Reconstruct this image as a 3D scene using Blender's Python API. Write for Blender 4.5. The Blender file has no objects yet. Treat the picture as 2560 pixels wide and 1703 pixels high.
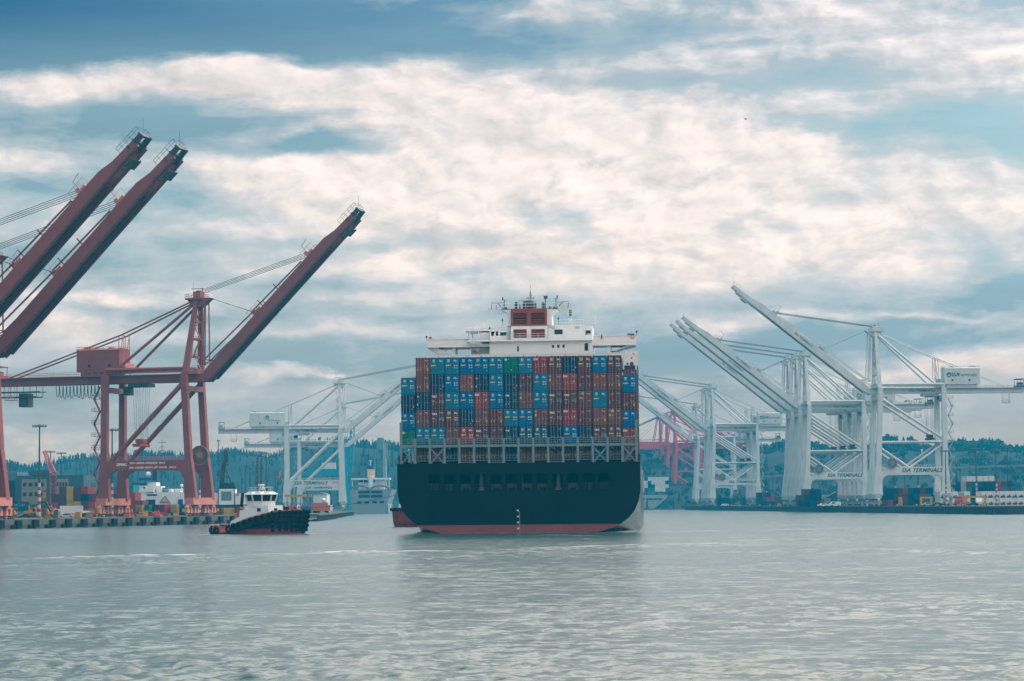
import bpy, math, random
import numpy as np
from mathutils import Vector, Matrix
SC = bpy.context.scene
COL = SC.collection
PI = math.pi
R = math.radians
rnd = random.Random(11)

# ---------------------------------------------------------------- camera
CAM_H = 4.8
PITCH = math.atan((1261 - 851.5) / 6044.4)
ROLL = 0.009
cd = bpy.data.cameras.new('camera')
cd.sensor_width = 36.0
cd.lens = 85.0
cd.clip_start = 0.5
cd.clip_end = 20000
cam = bpy.data.objects.new('camera', cd)
COL.objects.link(cam)
_f = Vector((0, math.cos(PITCH), math.sin(PITCH)))
_r0 = Vector((1, 0, 0))
_u0 = Vector((0, -math.sin(PITCH), math.cos(PITCH)))
_r = _r0 * math.cos(ROLL) - _u0 * math.sin(ROLL)
_u = _u0 * math.cos(ROLL) + _r0 * math.sin(ROLL)
cm = Matrix((( _r.x, _u.x, -_f.x, 0), (_r.y, _u.y, -_f.y, 0), (_r.z, _u.z, -_f.z, CAM_H), (0, 0, 0, 1)))
cam.matrix_world = cm
SC.camera = cam


def ray(px, py):
    return (_f * 6044.4 + _r * (px - 1280.0) - _u * (py - 851.5)).normalized()


def P(px, py, Y):
    """the point of the place that stands Y metres out and shows at that spot of the photograph"""
    d = ray(px, py)
    k = Y / d.y
    return Vector((d.x * k, Y, CAM_H + d.z * k))


def X(px, Y):
    return P(px, 1261, Y).x


def Z(px, py, Y):
    return P(px, py, Y).z


# ---------------------------------------------------------------- light
SUN_EL, SUN_AZ = 44.0, 62.0          # azimuth from the view direction, to the right
w = bpy.data.worlds.new('World')
SC.world = w
w.use_nodes = True
NT = w.node_tree
for n in list(NT.nodes):
    NT.nodes.remove(n)


class NG:
    """small helper to write node trees"""
    def __init__(self, nt):
        self.nt = nt

    def node(self, t, **kw):
        n = self.nt.nodes.new(t)
        for k, v in kw.items():
            setattr(n, k, v)
        return n

    def put(self, sock, v):
        if isinstance(v, bpy.types.NodeSocket):
            self.nt.links.new(v, sock)
        elif v is not None:
            sock.default_value = v

    def math(self, op, a, b=None, c=None, clamp=False):
        n = self.node('ShaderNodeMath', operation=op)
        n.use_clamp = clamp
        self.put(n.inputs[0], a)
        if b is not None:
            self.put(n.inputs[1], b)
        if c is not None:
            self.put(n.inputs[2], c)
        return n.outputs[0]

    def vmath(self, op, a, b=None):
        n = self.node('ShaderNodeVectorMath', operation=op)
        self.put(n.inputs[0], a)
        if b is not None:
            self.put(n.inputs[1], b)
        return n.outputs['Value'] if op in ('DOT_PRODUCT', 'LENGTH') else n.outputs['Vector']

    def mix(self, f, a, b, typ='RGBA', blend='MIX'):
        n = self.node('ShaderNodeMix', data_type=typ)
        if typ == 'RGBA':
            n.blend_type = blend
            i = (0, 6, 7)
            o = 2
        else:
            i = (0, 2, 3)
            o = 0
        self.put(n.inputs[i[0]], f)
        self.put(n.inputs[i[1]], a)
        self.put(n.inputs[i[2]], b)
        return n.outputs[o]

    def noise(self, vec, scale, detail=4, rough=.55, dist=0.0, dims='3D', out='Fac', lac=2.0):
        n = self.node('ShaderNodeTexNoise', noise_dimensions=dims)
        self.put(n.inputs['Vector'], vec)
        n.inputs['Scale'].default_value = scale
        n.inputs['Detail'].default_value = detail
        n.inputs['Roughness'].default_value = rough
        n.inputs['Distortion'].default_value = dist
        n.inputs['Lacunarity'].default_value = lac
        return n.outputs[out]

    def ramp(self, f, stops, interp='LINEAR'):
        n = self.node('ShaderNodeValToRGB')
        n.color_ramp.interpolation = interp
        el = n.color_ramp.elements
        while len(el) > 1:
            el.remove(el[0])
        el[0].position, el[0].color = stops[0][0], tuple(stops[0][1]) + (1,)
        for p, c in stops[1:]:
            e = el.new(p)
            e.color = tuple(c) + (1,)
        self.put(n.inputs[0], f)
        return n.outputs[0]

    def maprange(self, v, a, b, c=0.0, d=1.0, smooth=False):
        n = self.node('ShaderNodeMapRange')
        n.interpolation_type = 'SMOOTHSTEP' if smooth else 'LINEAR'
        n.clamp = True
        self.put(n.inputs[0], v)
        for i, x in enumerate((a, b, c, d)):
            self.put(n.inputs[i + 1], x)
        return n.outputs[0]

    def comb(self, x, y, z):
        n = self.node('ShaderNodeCombineXYZ')
        for i, v in enumerate((x, y, z)):
            self.put(n.inputs[i], v)
        return n.outputs[0]


g = NG(NT)
tc = g.node('ShaderNodeTexCoord')
sep = g.node('ShaderNodeSeparateXYZ')
NT.links.new(tc.outputs['Generated'], sep.inputs[0])
az = g.math('ARCTAN2', sep.outputs[0], sep.outputs[1])
el = g.math('ARCSINE', sep.outputs[2])
sky = g.node('ShaderNodeTexSky', sky_type='NISHITA')
sky.sun_disc = False
sky.sun_elevation = R(SUN_EL)
sky.sun_rotation = R(SUN_AZ)
sky.air_density = 1.2
sky.dust_density = 2.0
# the clouds: rows of (photo x, y, half width, half height, weight): thick places > 0, gaps < 0
CLOUDS = [
    (250, 50, 560, 95, -1.1), (980, 60, 620, 85, -.34), (60, 140, 300, 45, -.5), (1500, 130, 420, 55, -.22),
    (1750, 205, 480, 36, -.36), (2250, 60, 480, 110, .28), (1330, 25, 120, 26, .45), (2480, 40, 200, 60, -.3),
    (480, 180, 260, 40, .50), (800, 215, 420, 40, .40), (130, 225, 240, 40, .22), (1020, 180, 130, 28, .1),
    (330, 290, 520, 34, -.46), (780, 372, 220, 26, -.66), (150, 350, 300, 26, -.22), (60, 400, 200, 34, .18), (790, 325, 90, 14, .35), (980, 335, 160, 20, -.15),
    (470, 505, 170, 44, -.46), (90, 500, 170, 60, -.36), (1330, 310, 480, 90, .52), (1750, 400, 360, 70, .22),
    (2080, 305, 360, 32, -.42), (2500, 330, 130, 85, -.6), (2320, 520, 380, 90, .20), (1080, 470, 340, 70, .42),
    (640, 440, 220, 40, .2), (1430, 555, 70, 36, -.4), (1880, 525, 60, 50, -.5), (1730, 520, 130, 50, .3), (1930, 480, 60, 70, .35), (1310, 375, 90, 32, -.36), (1560, 360, 50, 26, -.22),
    (1500, 480, 700, 230, .22), (300, 640, 420, 36, -.26), (230, 745, 160, 12, .34), (560, 700, 260, 34, -.18), (1200, 600, 700, 18, -.22), (1250, 650, 600, 26, .26), (1150, 700, 420, 18, -.2), (1600, 600, 300, 14, .2), (1500, 700, 400, 24, .12),
    (2480, 740, 110, 36, -.42), (2300, 860, 420, 60, -.50), (1700, 880, 260, 90, -.40), (800, 880, 380, 75, -.46), (2050, 700, 200, 60, -.1),
    (620, 930, 60, 18, .58), (745, 915, 70, 12, .7), (855, 917, 34, 8, .6), (240, 830, 420, 20, .22), (700, 770, 500, 18, -.3), (850, 820, 300, 14, .22),
    (1780, 800, 160, 20, .4), (130, 960, 300, 50, -.2), (1450, 800, 300, 24, -.3), (2480, 640, 110, 36, -.25), (2200, 790, 300, 12, .3), (2400, 940, 300, 16, .25),
]
vec = g.comb(az, el, 0.0)
# soft warping of the layout so that edges break up
wv = g.node('ShaderNodeTexNoise', noise_dimensions='3D')
mp = g.node('ShaderNodeMapping')
mp.inputs['Scale'].default_value = (16, 40, 1)
NT.links.new(vec, mp.inputs[0])
NT.links.new(mp.outputs[0], wv.inputs['Vector'])
wv.inputs['Scale'].default_value = 1.0
wv.inputs['Detail'].default_value = 6
wv.inputs['Roughness'].default_value = .58
off = g.vmath('SUBTRACT', wv.outputs['Color'], (.5, .5, .5))
off = g.vmath('MULTIPLY', off, (.075, .026, 0))
wvec = g.vmath('ADD', vec, off)
F = None
for cx, cy, rx, ry, a in CLOUDS:
    d = ray(cx, cy)
    ca, ce = math.atan2(d.x, d.y), math.asin(d.z)
    q = g.vmath('SUBTRACT', wvec, (ca, ce, 0))
    q = g.vmath('MULTIPLY', q, (6044.4 / rx, 6044.4 / ry, 0))
    dd = g.vmath('DOT_PRODUCT', q, q)
    e = g.math('POWER', math.exp(-.8), dd)
    F = g.math('MULTIPLY_ADD', e, a, F if F is not None else 0.0)
# streaky layer cloud, finer far away near the horizon, and puffy cumulus detail
st = g.comb(g.math('MULTIPLY', az, 8.0), g.math('MULTIPLY', el, 44.0), 3.1)
n1 = g.noise(st, 1.0, 10, .60, .25)
pf = g.comb(g.math('MULTIPLY', az, 24.0), g.math('MULTIPLY', el, 42.0), 7.7)
n2 = g.noise(pf, 1.0, 11, .56, .2)
fine = g.comb(g.math('MULTIPLY', az, 120.0), g.math('MULTIPLY', el, 300.0), 2.2)
n3 = g.noise(fine, 1.0, 6, .6, .6)
F = g.math('MULTIPLY_ADD', g.math('SUBTRACT', n1, .5), 1.25, F)
F = g.math('MULTIPLY_ADD', g.math('SUBTRACT', n2, .5), 1.15, F)
F = g.math('MULTIPLY_ADD', g.math('SUBTRACT', n3, .5), .16, F)
F = g.math('ADD', F, .50)
# overhead, outside the frame: bright cloud added to light the water, thicker towards the sun
highsky = g.maprange(el, .21, .32)
F = g.math('ADD', F, g.math('MULTIPLY', highsky, g.math('MULTIPLY_ADD', g.math('MAXIMUM', g.math('MINIMUM', az, .6), -.4), 1.2, .34)))
cov = g.maprange(F, 0.0, 1.0)
# thick cloud: small dark bellies on a white body
belly = g.noise(g.comb(g.math('MULTIPLY', az, 46.0), g.math('MULTIPLY_ADD', el, 74.0, .35), 1.7), 1.0, 8, .6, .8)
elf = g.maprange(el, 0.0, .22)
azf = g.maprange(az, -.22, .22)
gapL = g.ramp(elf, [(0, (.74, .48, .28)), (.27, (.55, .57, .53)), (.55, (.29, .45, .52)), (.77, (.21, .35, .42)), (.92, (.015, .12, .27)), (1, (.01, .10, .24))])
gapR = g.ramp(elf, [(0, (1.05, .66, .38)), (.12, (.95, .68, .48)), (.27, (.33, .43, .50)), (.55, (.44, .61, .65)), (.9, (.29, .48, .60))])
gap = g.mix(azf, gapL, gapR)
# Nishita is physically bright: weigh it down before the mix
skyw = g.mix(1.0, sky.outputs[0], (.1, .1, .1, 1), blend='MULTIPLY')
gapsky = g.mix(.92, skyw, gap)
gapsky = g.mix(g.maprange(n1, .35, .65, 0.0, .35), gapsky, g.mix(1.0, gapsky, (1.7, 1.5, 1.4, 1), blend='MULTIPLY'))
mid = g.ramp(elf, [(0, (1.1, .74, .48)), (.27, (.96, .85, .80)), (.55, (.77, .76, .75)), (.9, (.48, .55, .60))])
hi = g.ramp(elf, [(0, (1.42, .92, .59)), (.27, (1.40, 1.08, .90)), (.55, (1.24, 1.03, .93)), (.9, (1.02, .89, .86))])
c1 = g.mix(g.maprange(cov, .12, .50), gapsky, mid)
c2 = g.mix(g.maprange(cov, .46, .80), c1, hi)
# relief of the puffs: the side towards the hidden sun is brighter
pf2 = g.vmath('ADD', pf, (.10, .16, 0.0))
n2b = g.noise(pf2, 1.0, 11, .56, .2)
rel = g.math('MULTIPLY', g.math('SUBTRACT', n2, n2b), 2.6)
thick = g.maprange(cov, .35, .70)
rel = g.math('MULTIPLY_ADD', g.math('MULTIPLY', rel, thick), .55, 1.0)
rel = g.math('MINIMUM', g.math('MAXIMUM', rel, .62), 1.16)
bl = g.math('MULTIPLY', g.maprange(belly, .50, .74), .55)
c3 = g.mix(g.math('MULTIPLY', bl, g.maprange(cov, .45, .8)), c2, (.52, .60, .63, 1))
c3 = g.mix(1.0, c3, g.comb(rel, g.math('POWER', rel, .86), g.math('POWER', rel, .80)), blend='MULTIPLY')
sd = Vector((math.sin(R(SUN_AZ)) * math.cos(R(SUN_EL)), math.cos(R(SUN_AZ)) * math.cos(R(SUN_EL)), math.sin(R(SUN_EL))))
# boost added above the frame and around the hidden sun, to brighten water and objects
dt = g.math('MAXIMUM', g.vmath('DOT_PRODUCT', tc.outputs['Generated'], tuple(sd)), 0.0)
sky_boost = g.math('ADD', g.maprange(el, .205, .36, .98, 2.9), g.math('MULTIPLY', g.math('POWER', dt, 5.0), 2.0))
gl3 = g.comb(sky_boost, sky_boost, g.math('MULTIPLY', sky_boost, g.maprange(el, .21, .3, 1.0, .93)))
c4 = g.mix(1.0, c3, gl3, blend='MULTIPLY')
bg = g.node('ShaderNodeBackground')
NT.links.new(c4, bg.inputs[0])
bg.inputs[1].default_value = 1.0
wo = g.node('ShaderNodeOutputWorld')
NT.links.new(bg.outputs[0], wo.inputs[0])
w.cycles.sampling_method = 'MANUAL'
w.cycles.sample_map_resolution = 512

sl = bpy.data.lights.new('sun', 'SUN')
sl.energy = 3.0
sl.angle = R(6)
sl.color = (1.0, .93, .84)
so = bpy.data.objects.new('sun', sl)
COL.objects.link(so)
so.location = (0, 0, 300)
so.rotation_euler = (-sd).to_track_quat('-Z', 'Y').to_euler()

vs = SC.view_settings
vs.view_transform = 'Standard'
vs.look = 'None'
vs.exposure = 0.0
vs.gamma = 1.0
cy = SC.cycles
cy.max_bounces = 5
cy.diffuse_bounces = 2
cy.glossy_bounces = 2
cy.transmission_bounces = 2
cy.volume_bounces = 0
cy.transparent_max_bounces = 8
cy.use_denoising = True
try:
    cy.denoiser = 'OPENIMAGEDENOISE'
except Exception:
    pass
# ---------------------------------------------------------------- materials
MATS = {}


def paint(name, col, rough=.55, var=.22, scale=.35, rust=0.0, rustcol=(.16, .07, .035), metal=0.0, streak=0.0, coat=0.0, corr=0.0, spec=.22, grime=(.10, .11, .11)):
    """weathered paint: patchy tone, rust spots, streaks that run down, and (corr) the ribs of a pressed steel wall"""
    if name in MATS:
        return MATS[name]
    m = bpy.data.materials.new(name)
    m.use_nodes = True
    nt = m.node_tree
    h = NG(nt)
    b = nt.nodes['Principled BSDF']
    t = h.node('ShaderNodeTexCoord')
    oc = t.outputs['Object']
    n = h.noise(oc, scale, 5, .6)
    dark = tuple(c * (1 - var) for c in col) + (1,)
    light = tuple(min(1, c * (1 + var * .8) + .01 * var) for c in col) + (1,)
    c = h.mix(h.maprange(n, .3, .7), dark, light)
    if streak:
        sp = h.node('ShaderNodeMapping')
        sp.inputs['Scale'].default_value = (1.6, 1.6, .12)
        nt.links.new(oc, sp.inputs[0])
        sn = h.noise(sp.outputs[0], 1.3, 4, .6)
        c = h.mix(h.math('MULTIPLY', h.maprange(sn, .5, .72), streak), c, tuple(grime) + (1,))
    if rust:
        rn = h.noise(oc, 1.1, 6, .7)
        c = h.mix(h.math('MULTIPLY', h.maprange(rn, .60, .72), rust), c, tuple(rustcol) + (1,))
    nt.links.new(c, b.inputs['Base Color'])
    b.inputs['Roughness'].default_value = rough
    b.inputs['Metallic'].default_value = metal
    b.inputs['Specular IOR Level'].default_value = spec
    if corr:
        s = h.node('ShaderNodeSeparateXYZ')
        nt.links.new(oc, s.inputs[0])
        wv_ = h.math('SINE', h.math('MULTIPLY', h.math('ADD', s.outputs[0], s.outputs[1]), 2 * PI / corr))
        bp = h.node('ShaderNodeBump')
        bp.inputs['Strength'].default_value = .8
        bp.inputs['Distance'].default_value = .04
        nt.links.new(wv_, bp.inputs['Height'])
        nt.links.new(bp.outputs[0], b.inputs['Normal'])
    MATS[name] = m
    return m


# ---------------------------------------------------------------- meshes
class MB:
    def __init__(self):
        self.v, self.f, self.mi, self.m = [], [], [], 0

    def add(self, vs_, fs):
        o = len(self.v)
        self.v.extend([tuple(p) for p in vs_])
        for q in fs:
            self.f.append([i + o for i in q])
            self.mi.append(self.m)
        return self

    def box(self, x0, x1, y0, y1, z0, z1):
        p = [(x, y, z) for z in (z0, z1) for y in (y0, y1) for x in (x0, x1)]
        return self.add(p, [(0, 2, 3, 1), (4, 5, 7, 6), (0, 1, 5, 4), (2, 6, 7, 3), (0, 4, 6, 2), (1, 3, 7, 5)])

    def bar(self, a, b, wd, ht, wd2=None, ht2=None, up=(0, 0, 1)):
        """straight bar of rectangular section, wd across and ht along up"""
        a, b = Vector(a), Vector(b)
        d = (b - a).normalized()
        u = Vector(up)
        if abs(d.dot(u)) > .985:
            u = Vector((1, 0, 0)) if abs(d.x) < .9 else Vector((0, 1, 0))
        s = d.cross(u).normalized()
        u = s.cross(d).normalized()
        wd2 = wd if wd2 is None else wd2
        ht2 = ht if ht2 is None else ht2
        p = []
        for c, ww, hh in ((a, wd, ht), (b, wd2, ht2)):
            for i, j in ((-1, -1), (1, -1), (1, 1), (-1, 1)):
                p.append(c + s * (i * ww / 2) + u * (j * hh / 2))
        return self.add(p, [(0, 1, 2, 3), (7, 6, 5, 4), (0, 4, 5, 1), (1, 5, 6, 2), (2, 6, 7, 3), (3, 7, 4, 0)])

    def tube(self, a, b, r, r2=None, n=6, cap=True):
        a, b = Vector(a), Vector(b)
        d = (b - a).normalized()
        u = Vector((0, 0, 1)) if abs(d.z) < .95 else Vector((1, 0, 0))
        s = d.cross(u).normalized()
        u = s.cross(d)
        r2 = r if r2 is None else r2
        p = []
        for c, rr in ((a, r), (b, r2)):
            for k in range(n):
                t = 2 * PI * k / n
                p.append(c + (s * math.cos(t) + u * math.sin(t)) * rr)
        fs = [(k, (k + 1) % n, n + (k + 1) % n, n + k) for k in range(n)]
        if cap:
            fs += [tuple(range(n - 1, -1, -1)), tuple(range(n, 2 * n))]
        return self.add(p, fs)

    def path(self, pts, r, n=5):
        for a, b in zip(pts, pts[1:]):
            self.tube(a, b, r, n=n)
        return self

    def prism(self, poly, axis, lo, hi):
        """polygon (2-D points) pushed along an axis: 'x' -> (y,z), 'y' -> (x,z), 'z' -> (x,y)"""
        def q(p, t):
            return {'x': (t, p[0], p[1]), 'y': (p[0], t, p[1]), 'z': (p[0], p[1], t)}[axis]
        n = len(poly)
        p = [q(a, lo) for a in poly] + [q(a, hi) for a in poly]
        fs = [tuple(range(n)), tuple(range(2 * n - 1, n - 1, -1))] + [(k, n + k, n + (k + 1) % n, (k + 1) % n) for k in range(n)]
        return self.add(p, fs)

    def ball(self, c, r, n=10, m=7, sz=1.0):
        p, fs = [], []
        for j in range(m + 1):
            t = PI * j / m
            for k in range(n):
                a = 2 * PI * k / n
                p.append((c[0] + r * math.sin(t) * math.cos(a), c[1] + r * math.sin(t) * math.sin(a), c[2] + r * sz * math.cos(t)))
        for j in range(m):
            for k in range(n):
                fs.append((j * n + k, (j + 1) * n + k, (j + 1) * n + (k + 1) % n, j * n + (k + 1) % n))
        return self.add(p, fs)

    def torus(self, c, Rr, r, ax='y', n=14, m=6):
        p, fs = [], []
        for j in range(n):
            a = 2 * PI * j / n
            for k in range(m):
                b = 2 * PI * k / m
                q = (Rr + r * math.cos(b))
                l = (q * math.cos(a), r * math.sin(b), q * math.sin(a))
                if ax == 'x':
                    l = (l[1], l[0], l[2])
                elif ax == 'z':
                    l = (l[0], l[2], l[1])
                p.append((c[0] + l[0], c[1] + l[1], c[2] + l[2]))
        for j in range(n):
            for k in range(m):
                fs.append((j * m + k, j * m + (k + 1) % m, ((j + 1) % n) * m + (k + 1) % m, ((j + 1) % n) * m + k))
        return self.add(p, fs)

    def rail(self, pts, h=1.1, r=.04, step=2.0, rows=2):
        """guard rail along a polyline"""
        for a, b in zip(pts, pts[1:]):
            a, b = Vector(a), Vector(b)
            L = (b - a).length
            k = max(1, int(round(L / step)))
            for i in range(k + 1):
                c = a.lerp(b, i / k)
                self.tube(c, c + Vector((0, 0, h)), r, n=4, cap=False)
            for j in range(1, rows + 1):
                o = Vector((0, 0, h * j / rows))
                self.tube(a + o, b + o, r, n=4, cap=False)
        return self

    def build(self, name, mat, parent=None, smooth=False, bevel=0.0):
        me = bpy.data.meshes.new(name)
        me.from_pydata(self.v, [], self.f)
        for mm in (mat if isinstance(mat, (list, tuple)) else [mat]):
            me.materials.append(mm)
        if any(self.mi):
            me.polygons.foreach_set('material_index', self.mi)
        if smooth:
            me.polygons.foreach_set('use_smooth', [True] * len(me.polygons))
        me.update()
        import bmesh
        bm = bmesh.new()
        bm.from_mesh(me)
        bmesh.ops.recalc_face_normals(bm, faces=bm.faces)
        bm.to_mesh(me)
        bm.free()
        o = bpy.data.objects.new(name, me)
        COL.objects.link(o)
        if parent is not None:
            o.parent = parent
        if bevel:
            bv = o.modifiers.new('edge', 'BEVEL')
            bv.width = bevel
            bv.segments = 1
        return o


def tag(o, label=None, cat=None, group=None, kind=None):
    if label:
        o['label'] = label
    if cat:
        o['category'] = cat
    if group:
        o['group'] = group
    if kind:
        o['kind'] = kind
    return o


def empty(name, loc=(0, 0, 0), rz=0.0, label=None, cat=None, group=None):
    o = bpy.data.objects.new(name, None)
    o.empty_display_size = .5
    COL.objects.link(o)
    o.location = loc
    o.rotation_euler = (0, 0, rz)
    return tag(o, label, cat, group)


def kids(o):
    return [c for c in KIDS.get(o.name, [])]


def copy_tree(o, parent=None, top=True):
    c = o.copy()
    COL.objects.link(c)
    if parent is not None:
        c.parent = parent
    for ch in list(o.children):
        copy_tree(ch, c, False)
    return c


def lettering(text, size, name, mat, parent, M, shear=0.0, bold=0.0, wide=1.0, align='CENTER', thick=.02, label=None):
    """flat raised letters; M places the text's own x (reading) and y (up) axes"""
    cu = bpy.data.curves.new(name, 'FONT')
    cu.body = text
    cu.size = size
    cu.shear = shear
    cu.align_x = align
    cu.align_y = 'CENTER'
    cu.extrude = thick
    cu.offset = bold
    cu.resolution_u = 3
    o = bpy.data.objects.new(name, cu)
    COL.objects.link(o)
    dg = bpy.context.evaluated_depsgraph_get()
    dg.update()
    me = bpy.data.meshes.new_from_object(o.evaluated_get(dg))
    bpy.data.objects.remove(o)
    me.transform(M @ Matrix.Diagonal((wide, 1, 1, 1)))
    me.name = name
    me.materials.clear()
    me.materials.append(mat)
    ob = bpy.data.objects.new(name, me)
    COL.objects.link(ob)
    ob.parent = parent
    if label:
        ob['label'] = label
    return ob


def frame(o, xa, ya):
    """placement with the given origin, reading direction and up direction"""
    xa, ya = Vector(xa).normalized(), Vector(ya).normalized()
    za = xa.cross(ya)
    return Matrix(((xa.x, ya.x, za.x, o[0]), (xa.y, ya.y, za.y, o[1]), (xa.z, ya.z, za.z, o[2]), (0, 0, 0, 1)))


ORD = 'first second third fourth fifth sixth seventh eighth ninth tenth eleventh twelfth thirteenth fourteenth fifteenth sixteenth seventeenth eighteenth nineteenth twentieth'.split()
# ---------------------------------------------------------------- haze, water, land
HAZE_D = 0.00030
HX, HY0, HY1, HTOP = 900, -60, 2900, 118
hb = MB().box(-HX, HX, HY0, HY1, -1.6, HTOP)
hm = bpy.data.materials.new('haze')
hm.use_nodes = True
hm.node_tree.nodes.remove(hm.node_tree.nodes['Principled BSDF'])
pv = hm.node_tree.nodes.new('ShaderNodeVolumePrincipled')
pv.inputs['Color'].default_value = (.005, .265, .44, 1)
pv.inputs['Density'].default_value = HAZE_D
pv.inputs['Anisotropy'].default_value = 0.0
hm.node_tree.links.new(pv.outputs[0], hm.node_tree.nodes['Material Output'].inputs['Volume'])
haze = hb.build('haze', hm)
tag(haze, 'pale blue haze hanging over the harbour', 'haze', kind='stuff')
haze.display_type = 'WIRE'


def water_material():
    m = bpy.data.materials.new('harbour_water')
    m.use_nodes = True
    nt = m.node_tree
    h = NG(nt)
    b = nt.nodes['Principled BSDF']
    geo = h.node('ShaderNodeNewGeometry')
    pos = geo.outputs['Position']
    mp1 = h.node('ShaderNodeMapping')
    mp1.inputs['Rotation'].default_value = (0, 0, R(12))
    mp1.inputs['Scale'].default_value = (.55, 1.0, 1)
    nt.links.new(pos, mp1.inputs[0])
    mp2 = h.node('ShaderNodeMapping')
    mp2.inputs['Rotation'].default_value = (0, 0, R(-18))
    mp2.inputs['Scale'].default_value = (.5, 1.0, 1)
    nt.links.new(pos, mp2.inputs[0])
    # slopes of the ripples, three sizes, laid straight into the normal so that far water stays rough
    half = (.5, .5, .5)
    s1 = h.vmath('MULTIPLY', h.vmath('SUBTRACT', h.noise(mp1.outputs[0], 1.0, 4, .62, .5, out='Color'), half), (.40, .74, 0))
    s2 = h.vmath('MULTIPLY', h.vmath('SUBTRACT', h.noise(mp2.outputs[0], 4.5, 3, .65, .3, out='Color'), half), (.46, .90, 0))
    mp3 = h.node('ShaderNodeMapping')
    mp3.inputs['Rotation'].default_value = (0, 0, R(7))
    mp3.inputs['Scale'].default_value = (.30, 1.0, 1)
    nt.links.new(pos, mp3.inputs[0])
    s3 = h.vmath('MULTIPLY', h.vmath('SUBTRACT', h.noise(mp3.outputs[0], .55, 4, .62, .3, out='Color'), half), (.10, .30, 0))
    mp4 = h.node('ShaderNodeMapping')
    mp4.inputs['Rotation'].default_value = (0, 0, R(-5))
    mp4.inputs['Scale'].default_value = (1.0, .30, 1)
    nt.links.new(pos, mp4.inputs[0])
    s4 = h.vmath('MULTIPLY', h.vmath('SUBTRACT', h.noise(mp4.outputs[0], .95, 3, .65, .3, out='Color'), half), (.10, .50, 0))
    big = h.noise(mp1.outputs[0], .035, 3, .6, .5)
    calm = h.maprange(big, .35, .62, .5, 1.25)
    sl_ = h.node('ShaderNodeVectorMath', operation='SCALE')
    nt.links.new(h.vmath('ADD', h.vmath('ADD', s1, s2), h.vmath('ADD', s3, s4)), sl_.inputs[0])
    nt.links.new(calm, sl_.inputs['Scale'])
    nv = h.vmath('NORMALIZE', h.vmath('ADD', geo.outputs['Normal'], sl_.outputs[0]))
    nt.links.new(nv, b.inputs['Normal'])
    # foam left in the wakes
    at = h.node('ShaderNodeAttribute', attribute_name='foam')
    fn = h.noise(mp2.outputs[0], .9, 6, .75)
    fm = h.math('MULTIPLY', at.outputs['Fac'], h.maprange(fn, .45, .62))
    wc = h.mix(fm, (.012, .046, .050, 1), (.72, .76, .78, 1))
    nt.links.new(wc, b.inputs['Base Color'])
    nt.links.new(h.mix(fm, .21, .85, 'FLOAT'), b.inputs['Roughness'])
    b.inputs['IOR'].default_value = 1.333
    b.inputs['Specular IOR Level'].default_value = .5
    return m


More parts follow.
